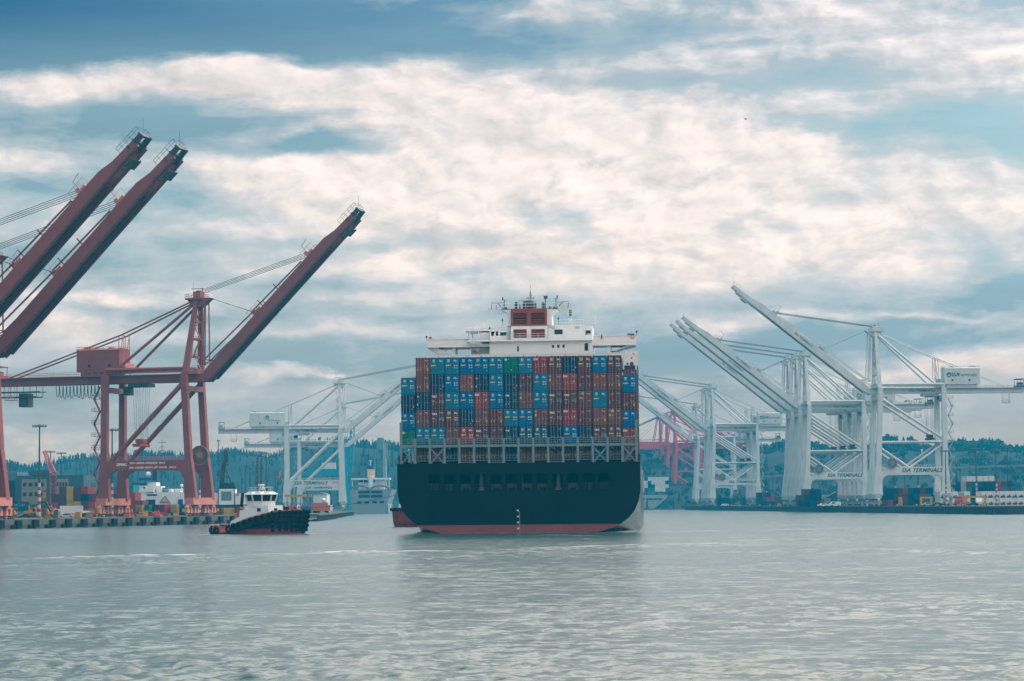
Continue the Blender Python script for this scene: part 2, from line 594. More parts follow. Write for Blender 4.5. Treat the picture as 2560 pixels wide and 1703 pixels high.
def make_water():
    ys = [44.0]
    while ys[-1] < 620:
        y_ = ys[-1]
        ys.append(y_ + (max(.26, .000058 * y_ ** 2.0) if not 390 < y_ < 445 else 1.1))
    while ys[-1] < 2950:
        ys.append(ys[-1] * 1.05)
    ys = np.array(ys)
    nx = 560
    t = np.linspace(-1, 1, nx)
    YY, TT = np.meshgrid(ys, t, indexing='ij')
    XX = TT * (YY * .235 + 6)
    rs = np.random.RandomState(5)
    H = np.zeros_like(XX)
    fade = 1.0 / (1 + (YY / 700.0) ** 2)
    patch = np.zeros_like(XX)
    for k in range(7):
        th = rs.uniform(0, 2 * PI)
        lam = rs.uniform(25, 90)
        patch += np.sin((XX * math.cos(th) + 1.6 * YY * math.sin(th)) * 2 * PI / lam + rs.uniform(0, 6.3))
    patch = np.clip(.75 + .22 * patch, .15, 1.8)
    for k in range(70):
        lam = math.exp(rs.uniform(math.log(.7), math.log(3.0)))
        th = rs.normal(R(80), R(42))
        kx, ky = math.cos(th) * 2 * PI / lam, math.sin(th) * 2 * PI / lam
        amp = .0066 * lam ** .35
        ok = np.clip((lam / np.gradient(ys)[:, None] - 2.2), 0, 1)
        ph = XX * kx + YY * ky + rs.uniform(0, 6.3)
        H += amp * ok * (np.sin(ph) + .25 * np.sin(2 * ph + 1.5))
    H *= patch
    # wakes: long low waves with a white crest, across the frame
    foam = np.zeros_like(XX)

    def wake(p0, p1, wd, amp, fo, side=0.0):
        nonlocal H, foam
        a, b_ = np.array(p0), np.array(p1)
        d = b_ - a
        L = np.hypot(*d)
        d = d / L
        s = (XX - a[0]) * d[0] + (YY - a[1]) * d[1]
        q = -(XX - a[0]) * d[1] + (YY - a[1]) * d[0] + 1.8 * np.sin(s / 17.0) + .8 * np.sin(s / 5.3 + 1)
        on = np.clip(s / 12, 0, 1) * np.clip((L - s) / 12, 0, 1)
        env = np.exp(-(q / wd) ** 2) * on
        H += amp * env * np.cos(q / wd * 2.4)
        foam = np.maximum(foam, fo * np.exp(-((q - wd * .25) / (wd * .42)) ** 2) * on * (.55 + .45 * np.sin(s / 9.0 + np.sin(s / 3.1))))
    def at(px, py):
        d = ray(px, py)
        k = -CAM_H / d.z
        return (d.x * k, d.y * k)
    wake(at(-60, 1400), at(700, 1386), 4.5, .34, 1.0)
    wake(at(560, 1388), at(1250, 1377), 5.0, .32, 1.0)
    wake(at(-60, 1412), at(880, 1396), 4.5, .42, .1)
    wake(at(1200, 1377), at(1950, 1356), 6.0, .28, .6)
    wake(at(1900, 1376), at(2650, 1384), 5.0, .44, .15)
    wake(at(1650, 1352), at(2650, 1343), 7.0, .25, .3)
    wake(at(960, 1343), at(1700, 1338), 3.0, .3, .55)
    wake(at(1560, 1332), at(2300, 1318), 7.0, .14, .5)
    # churned water along the hulls of the ship and the tug
    for (cx, cy_, hw, hl, hd, st_) in ((1.6, 407.0, 17.5, 60.0, 3.2, .75), (-43.9, 428.0, 4.6, 9.6, 117.0, .8)):
        a_ = R(90 - hd)
        ux, uy = math.cos(a_), math.sin(a_)
        l_ = (XX - cx) * ux + (YY - cy_) * uy
        c_ = -(XX - cx) * uy + (YY - cy_) * ux
        if hl > 30:
            l_ = l_ - hl
        dx = np.maximum(np.abs(c_) - hw, 0)
        dy = np.maximum(np.abs(l_) - hl, 0)
        foam = np.maximum(foam, st_ * np.exp(-(np.hypot(dx, dy) / 1.6) ** 2))
    H *= fade
    # the outermost columns and the first row reach out so that the harbour goes on outside the frame
    XX[:, 0], XX[:, -1] = -860, 860
    YY[0, :] = HY0 + 6
    H[:, 0] = H[:, -1] = H[0, :] = 0
    n0, n1 = XX.shape
    co = np.stack([XX, YY, H], -1).reshape(-1, 3).astype(np.float32)
    idx = np.arange(n0 * n1).reshape(n0, n1)
    q = np.stack([idx[:-1, :-1], idx[:-1, 1:], idx[1:, 1:], idx[1:, :-1]], -1).reshape(-1, 4)
    me = bpy.data.meshes.new('water')
    me.from_pydata(co.tolist(), [], q.tolist())
    me.polygons.foreach_set('use_smooth', [True] * len(me.polygons))
    at_ = me.attributes.new('foam', 'FLOAT', 'POINT')
    at_.data.foreach_set('value', foam.reshape(-1).astype(np.float32))
    me.materials.append(water_material())
    me.update()
    o = bpy.data.objects.new('water', me)
    COL.objects.link(o)
    tag(o, 'rippled grey blue harbour water crossed by foaming wakes', 'water', kind='structure')
    return o


make_water()
# ---------------------------------------------------------------- quays and land
concrete = paint('weathered_concrete', (.062, .066, .055), .85, .4, .25, streak=.6, grime=(.07, .07, .05))
asphalt = paint('yard_asphalt', (.045, .046, .046), .9, .25, .08)
rubber = paint('black_rubber', (.006, .007, .008), .8, .3, 1.5, spec=.08)
piling = paint('sheet_piling', (.035, .05, .055), .7, .3, .4, corr=2.6, streak=.4)
timber = paint('tarred_timber', (.05, .045, .04), .85, .4, .8)
ylw = paint('yellow_paint', (.38, .23, .03), .5, .25, 1.0, rust=.3)
ZL, ZR = 2.3, 2.6

# left bank: an outline on the water side, closed far to the left
L1 = [(-136, 520), (-121.6, 574), (-67.7, 760), (-70, 768), (-76, 775), (-84, 1200), (-112, 1620), (-112, 1900)]
L_A = [(-850, 520)] + L1[:5] + [(-78, 880), (-850, 880)]
L_B = [(-850, 1060), (-81, 1060), (-84, 1200), (-112, 1620), (-112, 1900), (-850, 1900)]


def slab(name, outline, z0, z1, mat, lab):
    o = MB().prism(outline, 'z', z0, z1).build(name, mat)
    return tag(o, lab, 'ground', kind='structure')


slab('ground', L_A, -.8, ZL - .35, asphalt, 'dark asphalt yard behind the left quay')
slab('ground', L_B, -.8, ZL - .35, asphalt, 'far yard under the white cranes on the left')
slab('ground', [(-92, 880.2), (-78, 880.2), (-81, 1059.8), (-92, 1059.8)], -.8, ZL - .36, asphalt, 'strip of yard behind the timber pier')
slab('ground', [(-850, 880.2), (-215, 880.2), (-215, 1059.8), (-850, 1059.8)], -.8, ZL - .36, asphalt, 'yard left of the ship basin')
# the concrete cap of the near quay
qd = Vector((53.9, 186, 0)).normalized()            # along the quay, away from the camera
qn = Vector((qd.y, -qd.x, 0))                       # towards the water
QA = math.atan2(qd.x, qd.y)
q0 = Vector((-121.6, 574, 0))


def quay_pt(s, off, z=0.0):
    return q0 + qd * s + qn * off + Vector((0, 0, z))


quay = empty('concrete_quay', (q0.x, q0.y, 0), -QA, 'concrete quay wall with dark square fenders under the red cranes', 'quay')
MB().box(-40, .0, -56, 193.6, ZL - .345, ZL).box(-1.2, .05, -56, 193.6, .9, ZL + .003).build('deck', concrete, quay)
MB().box(-1.1, -.15, -56, 193.6, -.8, .9).build('lower_wall', paint('lower_concrete', (.035, .04, .04), .5, .3, .3), quay)  # darker, smoother concrete below the cap
s = -53.0
k = 0
while s < 192:
    f_ = MB().box(0.06, .75, -1.15 - .2 * (k % 3), 1.15, .2, 2.12 - .1 * (k % 2)).box(.06, .5, -3.4, -1.5, .15, .85).build('fender', rubber, quay)  # low black block beside each stands in for a dark gap below the deck
    f_.location = (0, s, 0)
    if k % 2 == 0:
        b_ = MB().tube((-.7, 0, ZL), (-.7, 0, ZL + .45), .22, n=8).tube((-.7, 0, ZL + .45), (-.7, 0, ZL + .62), .42, .36, n=8).build('bollard', ylw, quay)
        b_.location = (0, s + 4.4, .004)
    s += 8.8
    k += 1

# the timber pile pier beyond it
pier = empty('timber_pier', (-70, 770, 0), 0, 'low timber pier on dark piles beyond the tugboat', 'pier')
p0, p1 = Vector((-69.0, 772, 0)), Vector((-84.0, 1236, 0))
mb = MB()
pd = (p1 - p0).normalized()
pn = Vector((pd.y, -pd.x, 0))
L = (p1 - p0).length
rel = Vector((-70, 770, 0))
for i, (a, b, wdt) in enumerate(((0, 150, 7.5), (150, 290, 5.5), (290, L, 3.5))):
    A, B = p0 + pd * a + pn * (wdt / 2 - .4) - rel, p0 + pd * b + pn * (wdt / 2 - .4) - rel
    mb.bar(A + Vector((0, 0, 1.95)), B + Vector((0, 0, 1.95)), wdt, .5)
mb.build('deck', concrete, pier)
for i in range(int(L / 5.2)):
    s = i * 5.2 + 1
    wdt = 7.1 if s < 150 else 5.1 if s < 290 else 3.1
    c = p0 + pd * s + pn * (wdt - .6) - rel
    MB().tube(c + Vector((0, 0, -.8)), c + Vector((0, 0, 2.1)), .3, n=6).build('pile', timber, pier)

# right bank: dark sheet piling, turning a corner near the edge of the frame
XF0 = 150.3                                        # the front white crane stands at (XF0, 1010)
RA = .057


def right_line(D, off=0.0):
    return Vector((XF0 - RA * (D - 1010) - off, D, 0))


W0, W1 = right_line(800, 4.2), right_line(1590, 4.2)
R_OUT = [(W0.x, W0.y), (W0.x + 4, W0.y - 4), (W0.x + 60, W0.y - 26), (860, 640), (860, 2080), (116, 2080), (126, 1600), (W1.x, W1.y)]
tag(MB().prism(R_OUT, 'z', -.8, ZR).build('ground', asphalt), 'dark asphalt container yard on the right bank', 'ground', kind='structure')
wall = empty('sheet_pile_wall', (W0.x, W0.y, 0), 0, 'dark sheet pile quay wall below the white cranes', 'quay wall')
mb = MB()
d = (W1 - W0)
n = int(d.length / 2.6)
dn = d.normalized()
sn_ = Vector((-dn.y, dn.x, 0))
for i in range(n):
    a = dn * (i * 2.6)
    mb.bar(a + sn_ * .25 + Vector((0, 0, .85)), a + dn * 1.3 + sn_ * .25 + Vector((0, 0, .85)), .5, 3.1)
mb.bar(sn_ * .05 + Vector((0, 0, .85)), d + sn_ * .05 + Vector((0, 0, .85)), .3, 3.0)
c2 = Vector((W0.x + 60, W0.y - 26, 0)) - W0
mb.bar(Vector((0, -.3, .9)), c2 + Vector((0, -.3, .9)), .3, 3.0)
mb.build('piling', piling, wall)
mb = MB()
mb.bar(sn_ * .2 + Vector((0, 0, ZR - .02)), d + sn_ * .2 + Vector((0, 0, ZR - .02)), 1.1, .35)
mb.bar(Vector((0, -.3, ZR - .02)), c2 + Vector((0, -.3, ZR - .02)), 1.1, .35)
mb.build('cap', paint('dark_concrete', (.07, .08, .08), .8), wall)
# ---------------------------------------------------------------- quay cranes
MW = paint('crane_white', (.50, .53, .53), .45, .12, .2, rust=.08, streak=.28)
MWD = paint('crane_white_painted_shade', (.30, .34, .35), .5, .15, .2, rust=.12)  # darker copy of the crane white, shade put into its colour
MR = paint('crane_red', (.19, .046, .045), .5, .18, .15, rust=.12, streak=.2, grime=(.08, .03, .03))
MRP = paint('crane_pale_red', (.40, .15, .115), .55, .16, .2, rust=.1, streak=.25, grime=(.2, .09, .06))  # paler red for the secondary steel
MROPE = paint('steel_rope', (.07, .08, .085), .5, .2)
MGL = paint('dark_glass', (.01, .02, .025), .08, .1)
MDK = paint('dark_steel', (.035, .04, .042), .5, .3)
MTXT = paint('navy_lettering', (.01, .06, .10), .5, .05)
MTXR = paint('red_lettering', (.5, .04, .06), .5, .05)
MTXW = paint('white_lettering', (.75, .68, .66), .5, .05)
MGRN = paint('green_emblem', (.01, .14, .09), .5, .05)


def crane(name, label, group, c):
    """one ship-to-shore crane. local x: towards the water, y: along the quay, z: up; c: its measures"""
    root = empty(name, (0, 0, 0), 0, label, 'crane', group)
    G, S, zg, za, zp = c['G'], c['S'], c['zg'], c['za'], c['zp']
    M, M2, ns = c['mat'], c['mat2'], c['ns']
    h = S / 2
    lw = c['lw']
    lean = c['lean']

    def wu(z):                                   # how far the waterside leg leans back at height z
        return -lean * z / zg
    near = ns * h
    # legs: wide at the foot, slim above the portal
    for x0, wat in ((0, True), (-G, False)):
        for sy in (1, -1):
            m = MB()
            y = sy * h
            f0, f1 = c['foot']
            def at(z):
                return x0 + (wu(z) if wat else 0)
            m.bar((at(4) , y, 4.6), (at(zp - 1.4), y, zp - 1.4), f0, lw * .95, f1, lw * .95, up=(0, 1, 0))
            m.bar((at(zp - 1.4), y, zp - 1.4), (at(zp + 2), y, zp + 2), f1, lw * .95, lw, lw * .95, up=(0, 1, 0))
            m.bar((at(zp + 2), y, zp + 2), (at(zg + 1.2), y, zg + 1.2), lw, lw * .95, lw * .92, lw * .9, up=(0, 1, 0))
            m.build('leg', M, root)
    for x0 in (0, -G):
        o = MB().box(x0 - 1.45, x0 + 1.45, -h - 2.2, h + 2.2, 3.2, 5.2).build('sill_beam', M2, root)
        for sy in (1, -1):
            m = MB()
            for dy in (-2.6, 2.6):
                cy_ = sy * h + dy * .92
                m.prism([(cy_ - 1.9, 2.4), (cy_ + 1.9, 2.4), (cy_ + .5, 3.25), (cy_ - .5, 3.25)], 'x', x0 - .45, x0 + .45)
                for e in (-1.05, 1.05):
                    m.prism([(cy_ + e - .75, .85), (cy_ + e + .75, .85), (cy_ + e + .3, 2.42), (cy_ + e - .3, 2.42)], 'x', x0 - .55, x0 + .55)
            b = m.build('bogie', M2, root)
            m = MB()
            for dy in (-2.6, 2.6):
                for e in (-1.5, -.6, .6, 1.5):
                    yy = sy * h + dy * .92 + e
                    m.tube((x0 - .25, yy, .46), (x0 + .25, yy, .46), .44, n=9)
            m.build('wheel', MDK, b)
            m = MB().box(x0 - .8, x0 + .8, sy * (h + 4.9) - .25, sy * (h + 4.9) + .25, 1.2, 2.1)
            m.build('buffer', ylw, b)
    # portal beams along x, with rounded knees
    pd_ = c['pdep']
    for sy in (1, -1):
        y = sy * h
        m = MB()
        xa, xb = -G, wu(zp)
        kn = 2.6
        m.box(xa + .6, xb - .6, y - .85, y + .85, zp - pd_ / 2, zp + pd_ / 2)
        zb = zp - pd_ / 2
        m.prism([(xa + c['foot'][1] / 2, zb), (xa + c['foot'][1] / 2 + kn, zb), (xa + c['foot'][1] / 2 + kn * .3, zb - kn * .35), (xa + c['foot'][1] / 2, zb - kn)], 'y', y - .8, y + .8)
        m.prism([(xb - c['foot'][1] / 2, zb), (xb - c['foot'][1] / 2 - kn, zb), (xb - c['foot'][1] / 2 - kn * .3, zb - kn * .35), (xb - c['foot'][1] / 2, zb - kn)], 'y', y - .8, y + .8)
        o = m.build('portal_beam', M, root)
        MB().rail([(xa + 1.5, y, zp + pd_ / 2), (xb - 1.5, y, zp + pd_ / 2)], 1.1, .05, 2.2).build('railing', M2, o)
    for x0, kk in ((-G, .0), (wu(zg - 4), 0)):
        MB().box(x0 - .8, x0 + .8, -h + .5, h - .5, zg - c['gd'] - 1.6, zg - c['gd'] - .1).build('cross_beam', M, root)
        MB().box(x0 - .8, x0 + .8, -h + .5, h - .5, zg + 1.4, zg + 2.9).build('cross_beam', M, root)
    if c['mid']:
        zm = c['mid']
        for sy in (1, -1):
            y = sy * h
            m = MB().tube((-G, y, zm), (wu(zm), y, zm), .42, n=8)
            m.build('tie', M, root)
            MB().tube((wu(zg - 3) , y, zg - 3), (-G, y, zm + .8), .55, n=8).build('brace', M, root)
            MB().tube((wu(zm - 2), y, zm - 2), (-G * .47, y, zp + 1.4), .45, n=8).build('brace', M, root)
            MB().tube((-G, y, zm - .5), (-G * .47 - .4, y, zp + 1.4), .45, n=8).build('brace', M, root)
        MB().box(-G - 2.2, -G + 3.6, -h - 1, h + 1, zm - .25, zm).rail([(-G - 2.2, near, zm), (-G + 3.6, near, zm)], 1.1, .05).build('platform', M, root)
    else:
        for sy in (1, -1):
            y = sy * h
            m = MB()
            a, b = Vector((-G + 2.0, y, zp + pd_ / 2 - .2)), Vector((wu(zg) - .4, y, zg - 1.6))
            m.tube(a, b, c['br'], n=9)
            for t_ in (.3, .44, .58, .72):
                q_ = a.lerp(b, t_)
                m.box(q_.x - .55, q_.x + .55, y - .75, y + .75, q_.z - .5, q_.z + .5) if c['br'] > .6 and t_ in (.44, .58) else None
            m.build('brace', M, root)
    # girder, its walkway and the tie above it
    back = c['back']
    gd = c['gd']
    m = MB()
    for y in (-2.1, 2.1):
        m.box(back, 2.2, y - .55, y + .55, zg - gd / 2, zg + gd / 2)
    for i in range(7):
        xx = back + 1 + i * (1.2 - back) / 6
        m.box(xx - .3, xx + .3, -1.54, 1.54, zg + gd / 2 - .6, zg + gd / 2 - .05)
    gir = m.build('girder', M, root)
    m = MB()
    for y in (-3.4, 3.4):
        m.box(back, 1.2, y - .6, y + .6, zg + gd / 2 - .12, zg + gd / 2 - .03)
        m.rail([(back, y + .55 * (1 if y > 0 else -1), zg + gd / 2), (1.2, y + .55 * (1 if y > 0 else -1), zg + gd / 2)], 1.1, .045, 2.4)
    m.build('walkway', M2, gir)
    for sy in (1, -1):
        MB().tube((-G, sy * (h - .4), zg + 2.6), (wu(zg), sy * (h - .4), zg + 2.6), .5, n=8).build('tie', M, root)
    # A-frame, head and the stays
    ax = c['ax']
    for sy in (1, -1):
        MB().bar((wu(zg) + .2, sy * (h - .3), zg + 1.0), (ax, sy * 1.5, za - 1.2), 1.7, 1.5, 1.15, 1.1, up=(0, 1, 0)).build('tower_leg', M, root)
    m = MB()
    for i in range(1, 4):
        t_ = i / 4.2
        yy = (h - .3) * (1 - t_) + 1.5 * t_
        zz = (zg + 1) * (1 - t_) + (za - 1.2) * t_
        xx = (wu(zg) + .2) * (1 - t_) + ax * t_
        m.box(xx - .3, xx + .3, -yy, yy, zz - .35, zz + .35)
    m.build('tower_tie', M, root)
    m = MB().box(ax - 3.2, ax + 2.2, -2.4, 2.4, za - 1.1, za - .6)
    m.prism([(ax - 1.4, za - 3.2), (ax + 1.2, za - 3.2), (ax + 4.2, za - .62), (ax - 3.0, za - .62)], 'y', -1.7, 1.7)
    m.box(ax - 1.0, ax + 1.2, -1.6, 1.6, za - .6, za + 1.3)
    hd = m.build('head', M, root)
    m = MB().rail([(ax - 3.2, -2.4, za - .6), (ax + 2.2, -2.4, za - .6), (ax + 2.2, 2.4, za - .6), (ax - 3.2, 2.4, za - .6), (ax - 3.2, -2.4, za - .6)], 1.15, .05, 1.1)
    m.tube((ax - 1.6, 0, za + 1.2), (ax - 1.6, 0, za + 4.2), .05, n=4)
    m.bar((ax - 2.2, 0, za + 2.2), (ax + 1.6, 0, za + 2.2), .18, .22).bar((ax + 1.2, 0, za + 1), (ax + 1.2, 0, za + 2.2), .18, .2)
    m.build('railing', M2, hd)
    m = MB()
    for y in (-1.0, -.35, .35, 1.0):
        m.tube((ax + .2, y - .12, za + .9), (ax + .2, y + .12, za + .9), .75, n=12)
    m.build('sheave', MDK, hd)
    for sy in (1, -1):
        MB().tube((ax - .6, sy * 1.5, za - 2.2), (-G + 3.0, sy * (h - .6), zg + 2.4), c['bs'], n=8).build('backstay', M, root)
        MB().tube((ax - 1.2, sy * 1.3, za - 1.4), (c['mx'], sy * 2.1, c['mz']), .24, n=6).tube((c['mx'], sy * 2.1, c['mz']), (back + 6, sy * 2.1, zg + gd / 2), .24, n=6).build('stay', M, root)
    m = MB()
    for xx in (c['mx'] - .9, c['mx'] + .9):
        for y in (-2.1, 2.1):
            m.tube((xx, y, zg + gd / 2), (c['mx'] + (xx - c['mx']) * .7, y, c['mz']), .13, n=5)
    for y in (-2.1, 2.1):
        m.tube((c['mx'] - .9, y, zg + 2.2), (c['mx'] + .6, y, c['mz']), .09, n=4)
    m.tube((c['mx'], -2.1, c['mz']), (c['mx'], 2.1, c['mz']), .12, n=5)
    m.build('stay_mast', M2, root)
    # boom, raised
    be = c['boom']
    H0 = Vector((c['hx'], 0, zg + .6))
    bd = Vector((math.cos(be), 0, math.sin(be)))
    bu = Vector((-math.sin(be), 0, math.cos(be)))
    L = c['bl']
    dp, bw = c['bdep'], c['bw']

    def B(s, t, y=0.0):
        return H0 + bd * s + bu * t + Vector((0, y, 0))
    m = MB()
    # the two webs and the deck between them: deep along most of its length, tapering to the tip
    prof = [(-1.2, -dp * .5), (1.5, -dp * .55), (L * .965, -dp * .5), (L * .965, dp * .05), (L * .86, dp * .15), (L * .80, dp * .45), (1.5, dp * .45), (-1.2, dp * .2)]
    for y in (-bw / 2, bw / 2):
        vs1 = [B(s, t, y - .28) for s, t in prof]
        vs2 = [B(s, t, y + .28) for s, t in prof]
        n = len(prof)
        m.add(vs1 + vs2, [tuple(range(n)), tuple(range(2 * n - 1, n - 1, -1))] + [(k, n + k, n + (k + 1) % n, (k + 1) % n) for k in range(n)])
    m.bar(B(1, dp * .1), B(L * .8, dp * .1), bw - .58, .3, up=bu)
    boom = m.build('boom', M, root)
    m = MB()
    for y in (-bw / 2, bw / 2):
        m.bar(B(.5, -dp * .55 - .22, y), B(L * .96, -dp * .5 - .22, y), .95, .42, up=bu)
    nt_ = 24
    for i in range(nt_):
        s_ = 1.5 + i * (L * .94 - 2) / (nt_ - 1)
        m.bar(B(s_, -dp * .3, -bw / 2 + .3), B(s_, -dp * .3, bw / 2 - .3), .25, .3, up=bu)
    m.build('trolley_rail', c['under'], boom)
    m = MB()
    e = B(L, -dp * .12)
    for y in (-bw / 2 + .05, bw / 2 - .05):
        m.bar(B(L * .93, -dp * .22, y), B(L * 1.0, -dp * .16, y), .5, dp * .55, .5, dp * .42, up=bu)
    for s_ in (.935, .965, .995):
        m.bar(B(L * s_, -dp * .12, -bw / 2 - .4), B(L * s_, -dp * .12, bw / 2 + .4), .5, dp * .42, up=bu)
    tip = m.build('tip', c['tipm'], boom)
    m = MB()
    for y in (-bw / 2 - .35, bw / 2 + .35):
        a_ = [B(L * .90, dp * .1, y), B(L * 1.005, dp * .06, y)]
        for i in range(6):
            q_ = a_[0].lerp(a_[1], i / 5)
            m.tube(q_, q_ + bu * 1.5, .05, n=4)
        m.tube(a_[0] + bu * 1.5, a_[1] + bu * 1.5, .05, n=4).tube(a_[0] + bu * .8, a_[1] + bu * .8, .05, n=4)
    m.tube(B(L * 1.005, dp * .06, -bw / 2 - .35) + bu * 1.5, B(L * 1.005, dp * .06, bw / 2 + .35) + bu * 1.5, .05, n=4)
    m.tube(B(L * 1.0, .6), B(L * 1.0, .6) + Vector((0, 0, 3.2)), .04, n=4)
    # the maintenance basket under the tip
    for y in (-bw / 2 - .3, bw / 2 + .3):
        for s_ in (L * .875, L * .915):
            m.bar(B(s_, -dp * .5, y), B(s_, -dp * .9, y), .12, .12)
    m.bar(B(L * .895, -dp * .9, -bw / 2 - .5), B(L * .895, -dp * .9, bw / 2 + .5), L * .04, .12, up=bu)
    m.bar(B(L * .895, -dp * .75, -bw / 2 - .9), B(L * .895, -dp * .75, bw / 2 + .9), .1, .1, up=bu)
    m.build('tip_railing', c['tipm'], boom)
    m = MB()
    for y in (-bw / 2 - .05, bw / 2 + .05):
        # hinged forestay links, folded along the top of the boom
        m.bar(B(L * .04, dp * .45 + 2.2, y), B(L * .36, dp * .45 + .9, y), .3, .36, up=bu)
        m.bar(B(L * .36, dp * .45 + 1.2, y), B(L * .66, dp * .45 + .35, y), .3, .36, up=bu)
        for s_, hgt in ((.345, 1.7), (.5, 2.0), (.4, 2.3)):
            m.bar(B(L * s_, dp * .45, y), B(L * s_, dp * .45 + hgt, y), .3, .3, up=bd)
    m.build('folded_stay', M, boom)
    for s_, a_ in ((.345, 1.0), (.69, 1.4)):
        m = MB()
        m.bar(B(L * s_, dp * .45 + .5, 0), B(L * s_ + 2.6, dp * .45 + .5, 0), bw * .8, .9, up=bu)
        m.tube(B(L * s_ + .4, dp * .45 + 1.3, -bw * .3), B(L * s_ + .4, dp * .45 + 1.3, bw * .3), .6, n=10)
        for y in (-bw * .5, bw * .5):
            for ds in (-1.4, .4, 2.0, 3.6):
                m.tube(B(L * s_ + ds, dp * .45, y), B(L * s_ + ds, dp * .45 + 2.2, y), .05, n=4)
            m.tube(B(L * s_ - 1.4, dp * .45 + 2.2, y), B(L * s_ + 3.6, dp * .45 + 2.2, y), .05, n=4)
        if s_ > .5:
            m.tube(B(L * .70, dp * .45 + 1.0, 0), B(L * .70, dp * .45 + 4.2, 0), .09, n=4).tube(B(L * .70, dp * .45 + 4.2, 0), B(L * .735, dp * .45 + 4.6, 0), .09, n=4)
        m.build('rope_anchor', M2, boom)
    m = MB()
    for y, o_ in ((-1.0, 0), (-.35, .25), (.35, .5), (1.0, .75)):
        m.tube((ax + .4, y, za + 1.4 - o_), B(L * .69, dp * .45 + 1.7 - o_ * 1.3, y), .075, n=4, cap=False)
    for y in (-.7, .7):
        m.tube((ax + 3.6, y, za - .6), B(L * .345, dp * .45 + 1.2, y), .05, n=4, cap=False)
    m.build('luffing_rope', MROPE, root)
    m = MB()
    for y in (-1.5, -.9, .9, 1.5):
        # the upper, hanging links of the forestays
        x_ = ax + 2.6 if abs(y) > 1 else ax + 1.8
        k_ = B(L * .04 - (1.5 if abs(y) < 1 else 0), dp * .45 + 2.4, y * 1.6)
        m.tube((x_, y, za - 1.6), k_, .2, n=5)
        m.ball(k_, .38, 6, 4)
        m.bar(k_, B(L * .04 + 2.2, dp * .45, y * 1.5), .22, .22)
    m.build('forestay', M, root)
    # ladders and landings inside the tower, stairs up the landside leg
    m = MB()
    z_ = zg + 2.5
    i = 0
    while z_ < za - 6:
        m.box(ax - 1.7, ax + .9, -.7, .7, z_, z_ + .1)
        m.rail([(ax - 1.7, -.7, z_), (ax + .9, -.7, z_), (ax + .9, .7, z_)], 1.1, .05, 1.3)
        e_ = 1 if i % 2 else -1
        m.bar((ax - .4 - e_ * 1.1, 0, z_), (ax - .4 + e_ * .9, 0, min(z_ + 4.2, za - 2)), .7, .16)
        m.tube((ax - .4 - e_ * 1.1, .4, z_ + 1), (ax - .4 + e_ * .9, .4, min(z_ + 5.2, za - 1)), .05, n=4)
        z_ += 4.2
        i += 1
    m.build('tower_ladder', M2, root)
    m = MB()
    z_ = 5.0
    i = 0
    sx = -G - c['lw'] / 2 - .2
    while z_ < zg - 3:
        e_ = 1 if i % 2 else -1
        m.box(sx - 2.6, sx, near - .9, near + .9, z_, z_ + .09)
        m.rail([(sx, near + ns * .9, z_), (sx - 2.6, near + ns * .9, z_), (sx - 2.6, near - ns * .9, z_)], 1.1, .055, 1.3)
        if z_ + 3.6 < zg - 2:
            m.bar((sx - .4 if e_ > 0 else sx - 2.2, near, z_ + .1), (sx - 2.2 if e_ > 0 else sx - .4, near, z_ + 3.6), .8, .22)
            m.tube((sx - .4 if e_ > 0 else sx - 2.2, near + ns * .45, z_ + 1.1), (sx - 2.2 if e_ > 0 else sx - .4, near + ns * .45, z_ + 4.6), .05, n=4)
        z_ += 3.6
        i += 1
    m.build('stairs', c['stair'], root)
    # machinery house
    hx0, hx1, hz0, hz1 = c['house']
    m = MB().box(hx0, hx1, -3.4, 3.4, hz0, hz1)
    m.prism([(-3.5, hz1), (3.5, hz1), (2.6, hz1 + .45), (-2.6, hz1 + .45)], 'x', hx0 - .1, hx1 + .1)
    m.box(hx0 + 1, hx1 - 1, -2.8, 2.8, zg + gd / 2 + .02, hz0)
    hs = m.build('machinery_house', c['hmat'], root)
    m = MB()
    for xx in (hx0 + (hx1 - hx0) * .30, hx0 + (hx1 - hx0) * .78):
        m.box(xx - .4, xx + .4, ns * 3.41 - .04, ns * 3.41 + .04, hz0 + 1.3, hz0 + 2.1)
    m.build('window', MGL, hs)
    m = MB().rail([(hx0, -3.4, hz1 + .01), (hx1, -3.4, hz1 + .01), (hx1, 3.4, hz1 + .01), (hx0, 3.4, hz1 + .01), (hx0, -3.4, hz1 + .01)], 1.0, .045, 1.6)
    m.box(hx0 + 1.2, hx0 + 3.4, -1.2, 1.2, hz1 + .45, hz1 + 1.2).box(hx1 - 4.5, hx1 - 3.4, -1, 1, hz1 + .45, hz1 + 1.0)
    m.build('roof_railing', M2, hs)
    MB().box(hx1 + .05, hx1 + 1.8, -3, 3, hz0 + .2, hz0 + 2.3).rail([(hx1, ns * 3.2, hz0 + .2), (hx1 + 2.4, ns * 3.2, hz0 + .2), (hx1 + 2.4, -ns * 3.2, hz0 + .2)], 1.1, .05, 1.2).build('winch_deck', M2, hs)
    # trolley with cab and hanging spreader
    tx = c['trolley']
    m = MB().box(tx - 3.0, tx + 3.0, -2.9, 2.9, zg - gd / 2 - 1.1, zg - gd / 2 - .15)
    tr = m.build('trolley', c['trm'], root)
    m = MB().box(tx - 5.2, tx - 3.05, -1.3, 1.3, zg - gd / 2 - 3.4, zg - gd / 2 - .9)
    cb = m.build('cab', c['trm'], tr)
    MB().box(tx - 5.0, tx - 3.2, ns * 1.31 - .03, ns * 1.31 + .03, zg - gd / 2 - 2.6, zg - gd / 2 - 1.3).build('window', MGL, cb)
    sz = c['spz']
    m = MB()
    for xx in (-2, -1.2, 1.2, 2):
        for y in (-1.4, 1.4):
            m.tube((tx + xx, y, zg - gd / 2 - 1), (tx + xx * .6, y, sz + 2.2), .045, n=4, cap=False)
    m.build('hoist_rope', MROPE, tr)
